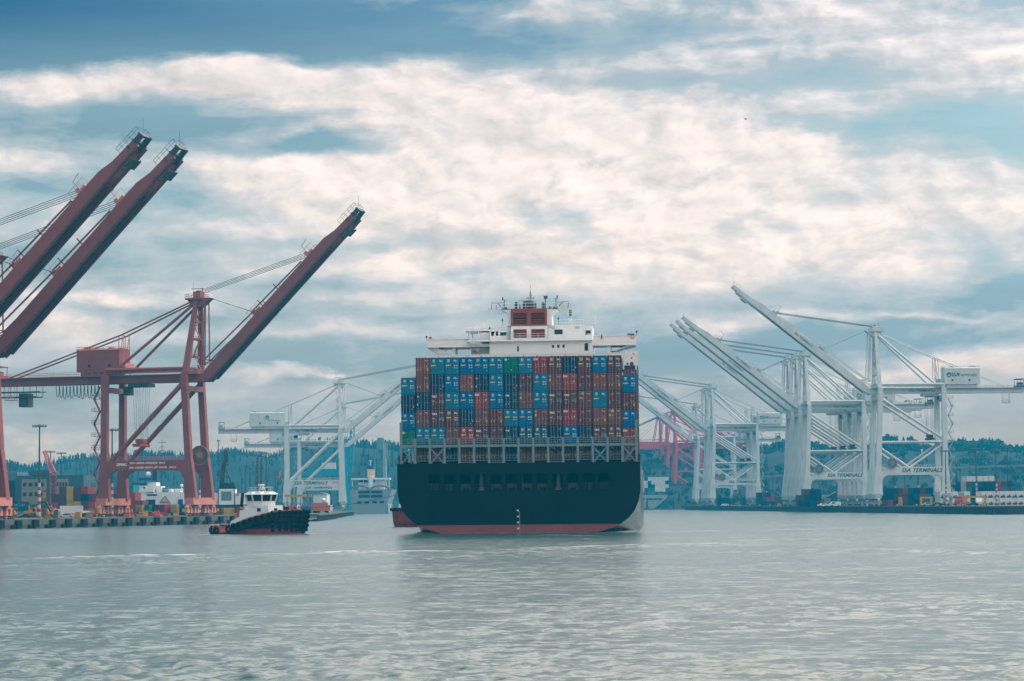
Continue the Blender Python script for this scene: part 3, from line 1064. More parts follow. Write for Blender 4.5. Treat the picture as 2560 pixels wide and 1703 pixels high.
    m = MB().box(tx - 1.2, tx + 1.2, -1.6, 1.6, sz + 1.2, sz + 2.3).box(tx - 1.0, tx + 1.0, -3.2, 3.2, sz + .2, sz + .8)
    for y in (-3.1, 3.1):
        m.box(tx - 1.25, tx + 1.25, y - .25, y + .25, sz, sz + .9)
    m.box(tx - .9, tx - .3, -1.7, 1.7, sz + .8, sz + 1.2).box(tx + .3, tx + .9, -1.7, 1.7, sz + .8, sz + 1.2)
    m.build('spreader', c['spm'], tr)
    # rear end: trolley buffers, platforms and the hanging maintenance cage
    m = MB().rail([(back, -4, zg + gd / 2), (back, 4, zg + gd / 2)], 1.2, .05, 1.4)
    m.box(back - .2, back + 3.4, -2.6, 2.6, zg + gd / 2 + .1, zg + gd / 2 + .9).box(back + .4, back + 2.2, -1.8, 1.8, zg + gd / 2 + .9, zg + gd / 2 + 2.2)
    for xx in (back + .3, back + 3.0):
        for y in (-2.4, 2.4):
            m.tube((xx, y, zg + gd / 2 + .9), (xx, y, zg + gd / 2 + 3.4), .12, n=5)
    m.box(back, back + 3.3, -2.5, 2.5, zg + gd / 2 + 3.4, zg + gd / 2 + 3.7)
    m.build('rear_machinery', c['rear'], root)
    cx_ = back + c['cage']
    m = MB()
    for dx in (-1.4, 1.4):
        for y in (ns * 1.6, ns * 3.2):
            m.tube((cx_ + dx, y, zg - gd / 2), (cx_ + dx, y, zg - gd / 2 - 4.2), .07, n=4)
    m.box(cx_ - 1.6, cx_ + 1.6, ns * 2.4 - 1, ns * 2.4 + 1, zg - gd / 2 - 4.3, zg - gd / 2 - 4.1)
    m.rail([(cx_ - 1.6, ns * 3.4, zg - gd / 2 - 4.1), (cx_ + 1.6, ns * 3.4, zg - gd / 2 - 4.1)], 1.2, .06, .8)
    m.build('cage', M2, root)
    # cable reel on the portal
    rx, rr, rz = c['reel']
    rey = c.get('reely', near)
    m = MB().tube((rx, rey + ns * 1.0, rz), (rx, rey + ns * 1.5, rz), rr, n=24)
    ry = rey + ns * 1.25
    rl = m.build('cable_reel', MDK, root)
    MB().tube((rx, ry, rz), (rx, ry + ns * .45, rz), rr * .32, n=12).build('hub', paint('reel_hub', (.25, .16, .10), .6), rl)
    m = MB()
    for k in range(24):
        t_ = 2 * PI * k / 24
        m.bar((rx + math.cos(t_) * rr * .3, ry + ns * .28, rz + math.sin(t_) * rr * .3), (rx + math.cos(t_) * rr, ry + ns * .28, rz + math.sin(t_) * rr), .05, .09)
    m.torus((rx, ry + ns * .28, rz), rr, .1, 'y', 24, 5)
    m.bar((rx, rey + ns * 1.2, rz - rr * .7), (rx, rey + ns * .9, zp + pd_ / 2 - .2), .5, .5)
    m.build('spoke', M2, rl)
    if c.get('festoon'):
        m = MB()
        f0, f1 = c['festoon']
        n = 15
        stp = (f1 - f0) / n
        for i in range(n):
            x0 = f0 + i * stp
            pts = []
            for k in range(9):
                t_ = k / 8
                pts.append((x0 + stp * t_ * .94, near * .25, zg - gd / 2 - .25 - 4.1 * (1 - (2 * t_ - 1) ** 4) * (.75 + .25 * ((i * 7) % 5) / 5)))
            m.path(pts, .11, 4)
        m.build('festoon_cable', MDK, root)
        m = MB()
        for y in (-2.0, 2.0):
            m.box(f0 - 26, f0 - 6, y - .15, y + .15, zg - gd / 2 - 3.4, zg - gd / 2 - 3.1)
            m.box(f0 - 22, f0 - 5, y - .12, y + .12, zg - gd / 2 - 1.9, zg - gd / 2 - 1.65)
            for i in range(10):
                m.tube((f0 - 25 + i * 2.1, y, zg - gd / 2), (f0 - 25 + i * 2.1, y, zg - gd / 2 - 3.2), .08, n=4)
        m.box(f0 - 12, f0 - 9, -1.6, 1.6, zg - gd / 2 - 6.2, zg - gd / 2 - 2.2)
        m.build('trolley_gantry', MDK, root)
    # lettering
    rd = (-ns * -1, 0, 0)
    rd = (1, 0, 0) if ns < 0 else (-1, 0, 0)
    for (txt, size, px_, pz_, mt, shear, bold, wide) in c['texts']:
        lettering(txt, size, 'lettering', mt, root, frame((px_, near + ns * .87, pz_), rd, (0, 0, 1)), shear, bold, wide)
    if c.get('btext'):
        s_, size = c['btext']
        q_ = B(s_, -.05, ns * (bw / 2 + .29))
        lettering('SSA TERMINALS', size, 'lettering', MTXT, boom, frame(q_, tuple(-bd) if ns > 0 else tuple(bd), tuple(bu)), 0, .01, .9)
        q_ = (c['gtx'], ns * 2.66, zg)
        lettering('SSA TERMINALS', 1.6, 'lettering', MTXT, gir, frame(q_, rd, (0, 0, 1)), 0, .01, 1.0)
        hm_, hw = (hx0 + hx1) / 2, (hx1 - hx0)
        if c['logo'] == 'wide':
            lettering('SSA', 2.1, 'lettering', MTXT, hs, frame((hm_ + rd[0] * -hw * .19, ns * 3.42, hz0 + 3.9), rd, (0, 0, 1)), 0, .05)
            lettering('Terminals', 2.0, 'lettering', MTXT, hs, frame((hm_ + rd[0] * hw * .14, ns * 3.42, hz0 + 3.9), rd, (0, 0, 1)), 0, 0)
            ex, ez, er = hm_ + rd[0] * -hw * .375, hz0 + 3.95, 1.05
        else:
            lettering('SSATerminals', 1.1, 'lettering', MTXT, hs, frame((hm_ + rd[0] * hw * .2, ns * 3.42, hz0 + 3.0), rd, (0, 0, 1)), 0, 0)
            ex, ez, er = hm_, hz0 + 4.6, 1.0
        pts = [(ex + er * math.cos(2 * PI * k / 20), ez + er * math.sin(2 * PI * k / 20)) for k in range(20)]
        e = MB().prism(pts, 'y', ns * 3.4, ns * 3.45).build('emblem', MGRN, hs)
        MB().prism([(ex - er * .55, ez - er * .5), (ex + er * .55, ez - er * .5), (ex + er * .1, ez + er * .25), (ex - er * .35, ez + er * .05)], 'y', ns * 3.452, ns * 3.47).build('swoosh', M, e)
    return root


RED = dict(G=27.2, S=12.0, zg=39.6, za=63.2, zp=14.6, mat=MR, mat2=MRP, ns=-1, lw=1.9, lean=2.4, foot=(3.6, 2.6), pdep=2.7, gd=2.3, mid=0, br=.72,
           back=-66, ax=-.6, bs=.42, mx=-24, mz=52.5, boom=R(45.0), bl=65.6, bdep=2.9, bw=4.6, hx=2.6, under=paint('boom_underside_shade_red', (.10, .035, .035), .6, .3), tipm=MDK,  # boom underside takes a darker copy of the red, its shade painted in
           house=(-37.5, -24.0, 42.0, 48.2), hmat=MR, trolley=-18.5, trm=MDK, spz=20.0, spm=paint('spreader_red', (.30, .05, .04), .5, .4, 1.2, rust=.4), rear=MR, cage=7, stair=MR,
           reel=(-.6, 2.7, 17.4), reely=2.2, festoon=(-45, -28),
           texts=[('SWL UNDER SPREADER  50 LT', .75, -13.4, 15.2, MTXW, 0, .01, 1.1), ('SWL UNDER HEAVY LIFT HOOK  100 LT', .75, -11.8, 13.9, MTXW, 0, .01, 1.1),
                  ('ZPMC', 1.0, -21.5, 14.8, MTXW, .1, .03, 1.25), ('—   —', .6, -21.5, 14.0, MTXW, 0, 0, 1)])
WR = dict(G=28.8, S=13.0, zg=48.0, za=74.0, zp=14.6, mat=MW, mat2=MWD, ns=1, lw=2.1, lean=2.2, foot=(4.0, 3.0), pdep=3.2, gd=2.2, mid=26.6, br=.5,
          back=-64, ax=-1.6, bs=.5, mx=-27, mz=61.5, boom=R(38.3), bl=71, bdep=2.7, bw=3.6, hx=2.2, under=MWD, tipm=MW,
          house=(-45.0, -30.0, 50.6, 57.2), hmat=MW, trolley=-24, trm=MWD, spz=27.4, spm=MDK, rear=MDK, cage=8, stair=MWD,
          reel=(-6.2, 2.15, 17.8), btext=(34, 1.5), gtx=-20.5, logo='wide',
          texts=[('SSA TERMINALS', 2.3, -18.6, 14.7, MTXT, .32, .06, 1.06), ('ZPMC', 1.3, -1.4, 14.9, MTXR, .1, .02, 1.1)])
WL = dict(WR)
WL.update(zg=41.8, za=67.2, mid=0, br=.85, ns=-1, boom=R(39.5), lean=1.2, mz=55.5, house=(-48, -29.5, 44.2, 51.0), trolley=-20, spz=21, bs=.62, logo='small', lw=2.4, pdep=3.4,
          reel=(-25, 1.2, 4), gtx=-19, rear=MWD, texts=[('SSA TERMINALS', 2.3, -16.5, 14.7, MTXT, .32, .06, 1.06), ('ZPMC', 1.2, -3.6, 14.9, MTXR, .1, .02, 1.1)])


def near_leg_base(px, off):
    """where the line of crane rails, off metres in from the left quay's edge, shows at photo column px"""
    d = ray(px, 1290)
    k = d.x / d.y
    o = q0 - qn * off
    t_ = (k * o.y - o.x) / (qd.x - k * qd.y)
    return o + qd * t_


# red cranes on the near quay
base = near_leg_base(480, 3.2) + qd * 6.0
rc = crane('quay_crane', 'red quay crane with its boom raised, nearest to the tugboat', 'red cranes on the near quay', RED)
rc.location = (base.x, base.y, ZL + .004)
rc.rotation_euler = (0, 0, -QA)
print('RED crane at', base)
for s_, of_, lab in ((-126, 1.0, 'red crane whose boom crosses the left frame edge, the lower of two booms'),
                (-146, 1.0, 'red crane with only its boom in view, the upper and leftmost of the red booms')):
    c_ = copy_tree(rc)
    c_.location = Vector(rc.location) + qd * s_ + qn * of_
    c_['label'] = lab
# white cranes on the right bank
wc = crane('quay_crane', 'white quay crane on the right standing in front of all the other white ones', 'white cranes on the right bank', WR)
RLAB = {1175: 'white crane just behind the front one, nearest of three packed close together',
        1199: 'white crane in the middle of the three packed close together',
        1222: 'white crane at the back of the three packed close together',
        1502: 'faded white crane with the clearer house sign, beside the stern of the big ship',
        1527: 'faded white crane hidden closely behind its twin, beside the stern of the big ship',
        1792: 'palest white crane on the right bank, its boom lowest in front of the pink cranes'}
wc.location = right_line(1010 , 0) + Vector((0, 0, ZR + .004))
wc.rotation_euler = (0, 0, PI + RA)
for D in (1175, 1199, 1222, 1502, 1527, 1792):
    c_ = copy_tree(wc)
    c_.location = right_line(D) + Vector((0, 0, ZR + .004)) if D < 1700 else (134.5, D, ZR + .004)
    c_['label'] = RLAB[D]
# pink cranes far behind
MP = paint('crane_pink_red', (.52, .06, .085), .55, .15, .2)
PK = dict(WR)
PK.update(mat=MP, mat2=MP, boom=R(1.5), trolley=-10, spm=MP, rear=MP, under=MP, tipm=MP, hmat=MP, texts=[], btext=None, stair=MP, trm=MP, lw=2.6)
pk = crane('quay_crane', 'pink crane nearest to the far container ship, its whole leg showing', 'faded pink cranes far beyond the ship', PK)
for i, (px, D, lab) in enumerate(((1684, 1900, None), (1664, 1985, 'pink crane in the middle, its tower just left of the nearest pink one'), (1648, 2020, 'pink crane at the back with its apex farthest left'))):
    c_ = pk if i == 0 else copy_tree(pk)
    c_.location = (X(px, D), D, ZR + .004)
    c_.rotation_euler = (0, 0, PI + .05)
    if lab:
        c_['label'] = lab
# white cranes left of the ship, on the farther left pier
WA = -.0675
wl = crane('quay_crane', 'white quay crane left of the big ship, the nearer of two over the tugboat', 'white cranes left of the ship', WL)
b_ = P(857, 1275, 1256)
wl.location = (b_.x, b_.y, ZL + .004 - .35)
wl.rotation_euler = (0, 0, -WA)
c_ = copy_tree(wl)
c_.location = (X(861, 1560), 1560, ZL - .346)
c_['label'] = 'smaller looking white crane behind the first, low beside the grey ship'
# ---------------------------------------------------------------- the container ship
hullm = paint('black_hull', (.006, .010, .013), .22, .25, .08, spec=.9, streak=.35, grime=(.012, .016, .018))
transm = paint('black_transom', (.0015, .005, .007), .6, .25, .08, spec=.06, streak=.3, grime=(.008, .012, .013))
bootm = paint('red_bottom_paint', (.16, .038, .038), .6, .2, .25, streak=.4, grime=(.10, .05, .05))
shipw = paint('ship_white', (.60, .61, .62), .45, .07, .3, streak=.10, grime=(.42, .40, .36))
shipw2 = paint('ship_white_trim', (.62, .60, .60), .45, .10, .4, rust=.08)
bridgegrey = paint('lashing_grey', (.12, .18, .20), .55, .15, .4, rust=.15)
railm = paint('rail_grey', (.42, .46, .47), .5, .1)
funnelm = paint('funnel_orange', (.18, .036, .022), .5, .2, .5, streak=.25, grime=(.12, .03, .02))
louvrem = paint('louvre_red', (.20, .035, .03), .6, .3, 1.0)
darkin = paint('dark_interior', (.010, .016, .018), .8, .3)  # near black: shade inside openings put into the colour, and black fittings
winchm = paint('winch_green', (.035, .05, .05), .6, .3, 1.0, rust=.3)
flagr, flagy, flagb = paint('flag_red', (.55, .05, .05), .8, .1), paint('flag_yellow', (.7, .42, .04), .8, .1), paint('flag_blue', (.04, .07, .3), .8, .1)
bwhite = paint('mark_white', (.75, .75, .74), .6, .1)

YAW = R(3.2)
SHIP_Y = 407.0
ship = empty('container_ship', (X(1297, SHIP_Y), SHIP_Y, 0), -YAW, 'large black hulled container ship seen from astern with a white bridge', 'ship')
HB, ZT = 20.45, 11.75

# --- hull: sections from the transom to the bow
def section(y):
    """half section (x, z) from keel line to deck at y metres ahead of the transom"""
    base = [(0, .0), (13.6, .15), (16.7, 1.1), (18.4, 2.4), (19.5, 3.7), (20.15, 5.3), (HB, 7.0), (HB, ZT)]
    t = min(1.0, y / 46.0)
    t = t * t * (3 - 2 * t)
    full = [(0, -1.0), (19.0, -1.0), (20.2, -.6), (HB, .4), (HB, 2.0), (HB, 4.5), (HB, 7.0), (HB, ZT)]
    p = [(a[0] * (1 - t) + b[0] * t, a[1] * (1 - t) + b[1] * t) for a, b in zip(base, full)]
    if y > 215:
        k = (y - 215) / 75.0
        fl = max(0.0, 1 - k ** 2.2)
        p = [(x * (fl ** (1.6 - .9 * (i / 7)) if fl > 0 else 0), z + k * k * 2.5 * (i / 7) ** 2) for i, (x, z) in enumerate(p)]
    return p


ys = [0, 4, 9, 15, 22, 30, 38, 46, 80, 130, 180, 215, 235, 252, 266, 276, 284, 289.5]
rows = []
for y in ys:
    s_ = section(y)
    rows.append([(-x, y, z) for x, z in s_[:0:-1]] + [(x, y, z) for x, z in s_])
m = MB()
n = len(rows[0])
flat = [p for r_ in rows for p in r_]
fs = []
for j in range(len(ys) - 1):
    for i in range(n - 1):
        fs.append((j * n + i, j * n + i + 1, (j + 1) * n + i + 1, (j + 1) * n + i))
for j in range(len(ys) - 1):                          # deck
    fs.append((j * n, (j + 1) * n, (j + 1) * n + n - 1, j * n + n - 1))
m.add(flat, fs)
hull = m.build('hull', hullm, ship, smooth=False)
# --- transom: a plate with the openings of the mooring deck cut out
ZB = 1.38
def half_x(z):
    s_ = section(0)
    for (xa, za_), (xb, zb_) in zip(s_, s_[1:]):
        if za_ <= z <= zb_:
            return xa + (xb - xa) * (z - za_) / max(1e-6, zb_ - za_)
    return HB
TY0, TY1 = -.22, .0
def band(z0, z1, x0=None, x1=None, k=14):
    pts = []
    zs = [z0 + (z1 - z0) * i / k for i in range(k + 1)]
    pts = [(half_x(z), z) for z in zs] + [(-half_x(z), z) for z in reversed(zs)]
    return pts
OZ0, OZ1 = 7.15, 9.95
m = MB()
m.prism(band(ZB, OZ0), 'y', TY0, TY1)
m.prism(band(OZ1, ZT, k=1), 'y', TY0, TY1)
xs = [-14.2 + i * 2.592 for i in range(12)]
ow = 1.92
edges = [-HB] + [e for x in xs for e in (x - ow / 2, x + ow / 2)] + [HB]
for i in range(0, len(edges), 2):
    m.prism([(edges[i], OZ0), (edges[i + 1], OZ0), (edges[i + 1], OZ1), (edges[i], OZ1)], 'y', TY0, TY1)
for x in xs:                                          # rounded corners of the openings
    for sx in (-1, 1):
        for z, sz in ((OZ1, -1), (OZ0, 1)):
            m.prism([(x + sx * ow / 2, z), (x + sx * (ow / 2 - .35), z), (x + sx * (ow / 2 - .1), z + sz * .1), (x + sx * ow / 2, z + sz * .35)], 'y', TY0 + .003, TY1 - .003)
m.build('transom', transm, hull)
m = MB().prism([(13.0, .02), (half_x(.15), .15), (half_x(.6), .6), (half_x(1.1), 1.1), (half_x(ZB), ZB), (-half_x(ZB), ZB), (-half_x(1.1), 1.1), (-half_x(.6), .6), (-half_x(.15), .15), (-13.0, .02)], 'y', TY0, TY1)
m.prism([(12.6, -.9), (13.0, .02), (-13.0, .02), (-12.6, -.9)], 'y', TY0, TY1)
m.build('bottom_paint', bootm, hull)
# mooring deck behind the openings
m = MB().box(-HB + .4, HB - .4, .02, 7, OZ0 - .3, OZ0 - .02).box(-HB + .4, HB - .4, 7.0, 7.2, OZ0, ZT - .1)
m.build('mooring_deck', darkin, hull)
for i in (3, 8):
    MB().tube((xs[i] + .1, 1.0, OZ0), (xs[i] + .1, 1.0, OZ1 + .3), .36, n=10).tube((xs[i] + .1, 1.0, OZ0), (xs[i] + .1, 1.0, OZ0 + .5), .7, .4, n=10).build('mooring_post', paint('mooring_grey', (.05, .08, .09), .6), hull)
for i in (2, 4, 5, 6, 7, 9):
    m = MB().tube((xs[i] - .5, 2.2, OZ0 + .7), (xs[i] + .5, 2.2, OZ0 + .7), .55, n=12).box(xs[i] - .8, xs[i] - .55, 1.6, 2.8, OZ0, OZ0 + 1.1).box(xs[i] + .55, xs[i] + .8, 1.6, 2.8, OZ0, OZ0 + 1.1)
    m.build('winch', winchm, hull)
m = MB()
for i, x in enumerate(xs):
    for z in ((OZ0 + .5, OZ0 + 1.0) if i not in (0, 11) else (OZ0 + .3, OZ0 + .6, OZ0 + .9, OZ0 + 1.2)):
        m.tube((x - ow / 2, .06, z), (x + ow / 2, .06, z), .035, n=4)
    if i in (0, 1, 10, 11):
        for dx in (-.5, 0, .5):
            m.tube((x + dx, .06, OZ0), (x + dx, .06, OZ0 + 1.2), .035, n=4)
m.tube((xs[6] - .75, .5, OZ0), (xs[6] - .75, .5, OZ1), .05, n=5)
for i in (1, 10):
    m.box(xs[i] + .1, xs[i] + .3, .4, .6, OZ0, OZ0 + 1.1).box(xs[i] - .1, xs[i] + .5, .4, .6, OZ0 + 1.0, OZ0 + 1.15)
m.build('railing', winchm, hull)
# draught marks
for k, tx in enumerate(('12', '13', '14', '15')):
    lettering(tx, .34, 'draught_mark', bwhite, hull, frame((-.18, TY0 - .012, .75 + k * 1.0), (1, 0, 0), (0, 0, 1)), 0, .02, 1.0, thick=.006)
m = MB()
for k in range(17):
    m.box(.10, .17, TY0 - .02, TY0 - .003, .3 + k * .2, .38 + k * .2)
m.build('draught_scale', bwhite, hull)
# bulwark rail at the poop and small deck fittings at the sides
m = MB().rail([(-HB + .1, .2, ZT), (-HB + .1, 9, ZT)], 1.2, .05, 1.5).rail([(HB - .1, .2, ZT), (HB - .1, 9, ZT)], 1.2, .05, 1.5)
m.build('deck_railing', MDK, ship)
for sx in (-1, 1):
    MB().box(sx * (HB - .9) - .5, sx * (HB - .9) + .5, 3.0, 4.4, ZT, ZT + 2.0).tube((sx * (HB - .2), 2.4, ZT + .2), (sx * (HB - .2), 2.4, ZT + 1.4), .22, n=8).build('deck_fitting', darkin, ship)
hatch = MB().box(-19.9, 19.9, 2.6, 17, ZT, ZT + .25).build('hatch', darkin, ship)
MB().box(-19.9, 19.9, 18.5, 35.5, ZT, ZT + .25).box(-19.9, 19.9, 52.5, 240, ZT, ZT + .25).build('hatch', darkin, ship)

# --- lashing bridge
NC = 16
PITCH_X = 2.5
def colx(i):
    return (i - (NC - 1) / 2) * PITCH_X
lb = empty('lashing_bridge', (0, 0, 0))
lb.parent = ship
BZ = 14.75
postx = [colx(i) - PITCH_X / 2 for i in range(NC + 1)]
postx[0] += .12
postx[-1] -= .12
for i, x in enumerate(postx):
    wd = .40
    top = ZT + 4.2 if i not in (0, NC) else ZT + 7.0
    MB().box(x - wd / 2, x + wd / 2, .45, 1.15, ZT, top).build('post', bridgegrey, lb)
MB().box(-19.9, 19.9, .5, 1.1, BZ - .28, BZ + .12).box(-19.9, 19.9, .52, 1.9, BZ + .12, BZ + .17).build('beam', bridgegrey, lb)
for i in (0, 2, 13, 15):
    a, b = postx[i], postx[i + 1]
    m = MB().bar((a + .2, .7, ZT + .1), (b - .2, .7, ZT + 2.5), .25, .28, up=(0, 1, 0)).bar((a + .2, .9, ZT + 2.5), (b - .2, .9, ZT + .1), .25, .28, up=(0, 1, 0))
    m.build('cross_brace', bridgegrey, lb)
m = MB()
for z in (BZ + .45, BZ + .85, BZ + 1.2):
    m.tube((-19.9, .6, z), (19.9, .6, z), .04, n=4)
for i in range(NC):
    x = colx(i)
    m.tube((x, .6, BZ + .1), (x, .6, BZ + 1.2), .04, n=4)
for z in (ZT + .45, ZT + .9, ZT + 1.3):
    m.tube((-19.9, .5, z), (19.9, .5, z), .03, n=4)
for i in (4, 6, 8, 10):
    m.box(postx[i] + .2, postx[i + 1] - .2, .5, .6, ZT + .1, ZT + .2)
m.build('railing', bridgegrey, lb)
for i in (0, 15):
    x = colx(i)
    m = MB().box(x - .9 * (1 if i else -1) - .25, x - .9 * (1 if i else -1) + .25, .7, 1.2, BZ + .2, BZ + 1.1)
    m.box(x + (.3 if i == 0 else -.7), x + (.5 if i == 0 else -.5), 2.0, 2.5, ZT, BZ - .5)
    m.build('locker', bridgegrey, lb)

# --- containers
dkgap = paint('container_seal', (.012, .016, .02), .8, .2)
PAL = {
    'bright blue': [(0.003, 0.122, 0.269), (0.008, 0.141, 0.264), (0.003, 0.107, 0.257), (0.011, 0.147, 0.245)],
    'dull blue': [(0.003, 0.067, 0.128), (0.005, 0.073, 0.116)],
    'dark navy': [(0.003, 0.034, 0.082), (0.003, 0.027, 0.073), (0.005, 0.043, 0.073)],
    'brown': [(0.134, 0.044, 0.037), (0.153, 0.049, 0.038), (0.116, 0.042, 0.041)],
    'dark maroon': [(0.080, 0.027, 0.034), (0.088, 0.027, 0.031), (0.067, 0.027, 0.041)],
    'crimson': [(0.208, 0.021, 0.031), (0.220, 0.030, 0.034)],
    'green': [(0.003, 0.141, 0.098)],
    'white': [(.58, .58, .54)],
    'yellow': [(.32, .22, .05)],
    'teal': [(.02, .16, .17)],
    'grey': [(.25, .28, .28)],
}
CM = {}
def cmat(col, k):
    if (col, k) not in CM:
        CM[(col, k)] = paint('container_' + col.replace(' ', '_') + ('' if k == 0 else '_' + 'abcd'[k]), PAL[col][k], .55, .16, .5, rust=.10 if col in ('brown', 'dark maroon') else .05, streak=.32, spec=.06, grime=tuple(c * .45 + .01 for c in PAL[col][k]))
    return CM[(col, k)]
rodl, rodb = paint('lock_rod_steel', (.27, .28, .29), .5, .15), paint('lock_rod_blue', (.02, .16, .30), .5, .15)
dec_w, dec_o, dec_y, dec_b, dec_r, dec_g = (paint('decal_white', (.52, .55, .55), .6, .05), paint('placard_orange', (.62, .26, .03), .6, .1), paint('placard_yellow', (.62, .46, .10), .6, .1),
                                            paint('decal_pale_blue', (.14, .34, .48), .6, .05), paint('decal_red', (.5, .07, .07), .6, .05), paint('decal_leaf_green', (.05, .3, .2), .6, .05))
CW, CH, CL = 2.40, 2.90, 12.19
MESH = {}


def mesh_once(key, fn):
    if key not in MESH:
        mb_ = fn()
        o = mb_.build(key, None) if False else None
        MESH[key] = mb_
    return MESH[key]


def body_mb(L=CL, H=CH):
    m = MB()
    w_ = CW / 2
    m.box(-w_ + .04, w_ - .04, .10, L - .06, .06, H - .05)
    for x in (-w_, w_ - .17):
        for y in (0, L - .17):
            m.box(x, x + .17, y, y + .17, 0, H)
    for y in (.002, L - .16):
        m.box(-w_ + .17, w_ - .17, y, y + .14, 0, .13).box(-w_ + .17, w_ - .17, y, y + .14, H - .12, H)
    for x in (-w_ + .002, w_ - .142):
        m.box(x, x + .14, .17, L - .17, 0, .14).box(x, x + .14, .17, L - .17, H - .1, H - .002)
    for x in (-w_, w_ - .17):
        for i in range(22):                           # ribs of the side walls
            y = .35 + i * (L - .7) / 22
            m.box(x + .03 if x < 0 else x + .05, x + .12 if x < 0 else x + .14, y, y + (L - .7) / 44, .14, H - .1)
    return m


def door_mb(sx, H=CH):
    m = MB()
    a, b = (-CW / 2 + .10, -.012) if sx < 0 else (.012, CW / 2 - .10)
    m.box(a, b, -.012, .098, .10, H - .09)
    for i in range(5):                                # pressed panels
        z0 = .26 + i * (H - .5) / 5
        m.box(a + .08, b - .08, -.03, -.013, z0, z0 + (H - .5) / 5 - .09)
    return m


def rods_mb(x, H=CH):
    m = MB().tube((x, -.06, .06), (x, -.06, H - .06), .028, n=5)
    for z in (.12, H - .12):
        m.box(x - .06, x + .06, -.09, -.013, z - .05, z + .05)
    m.box(x - .05, x + .27, -.09, -.065, 1.12, 1.17)
    return m


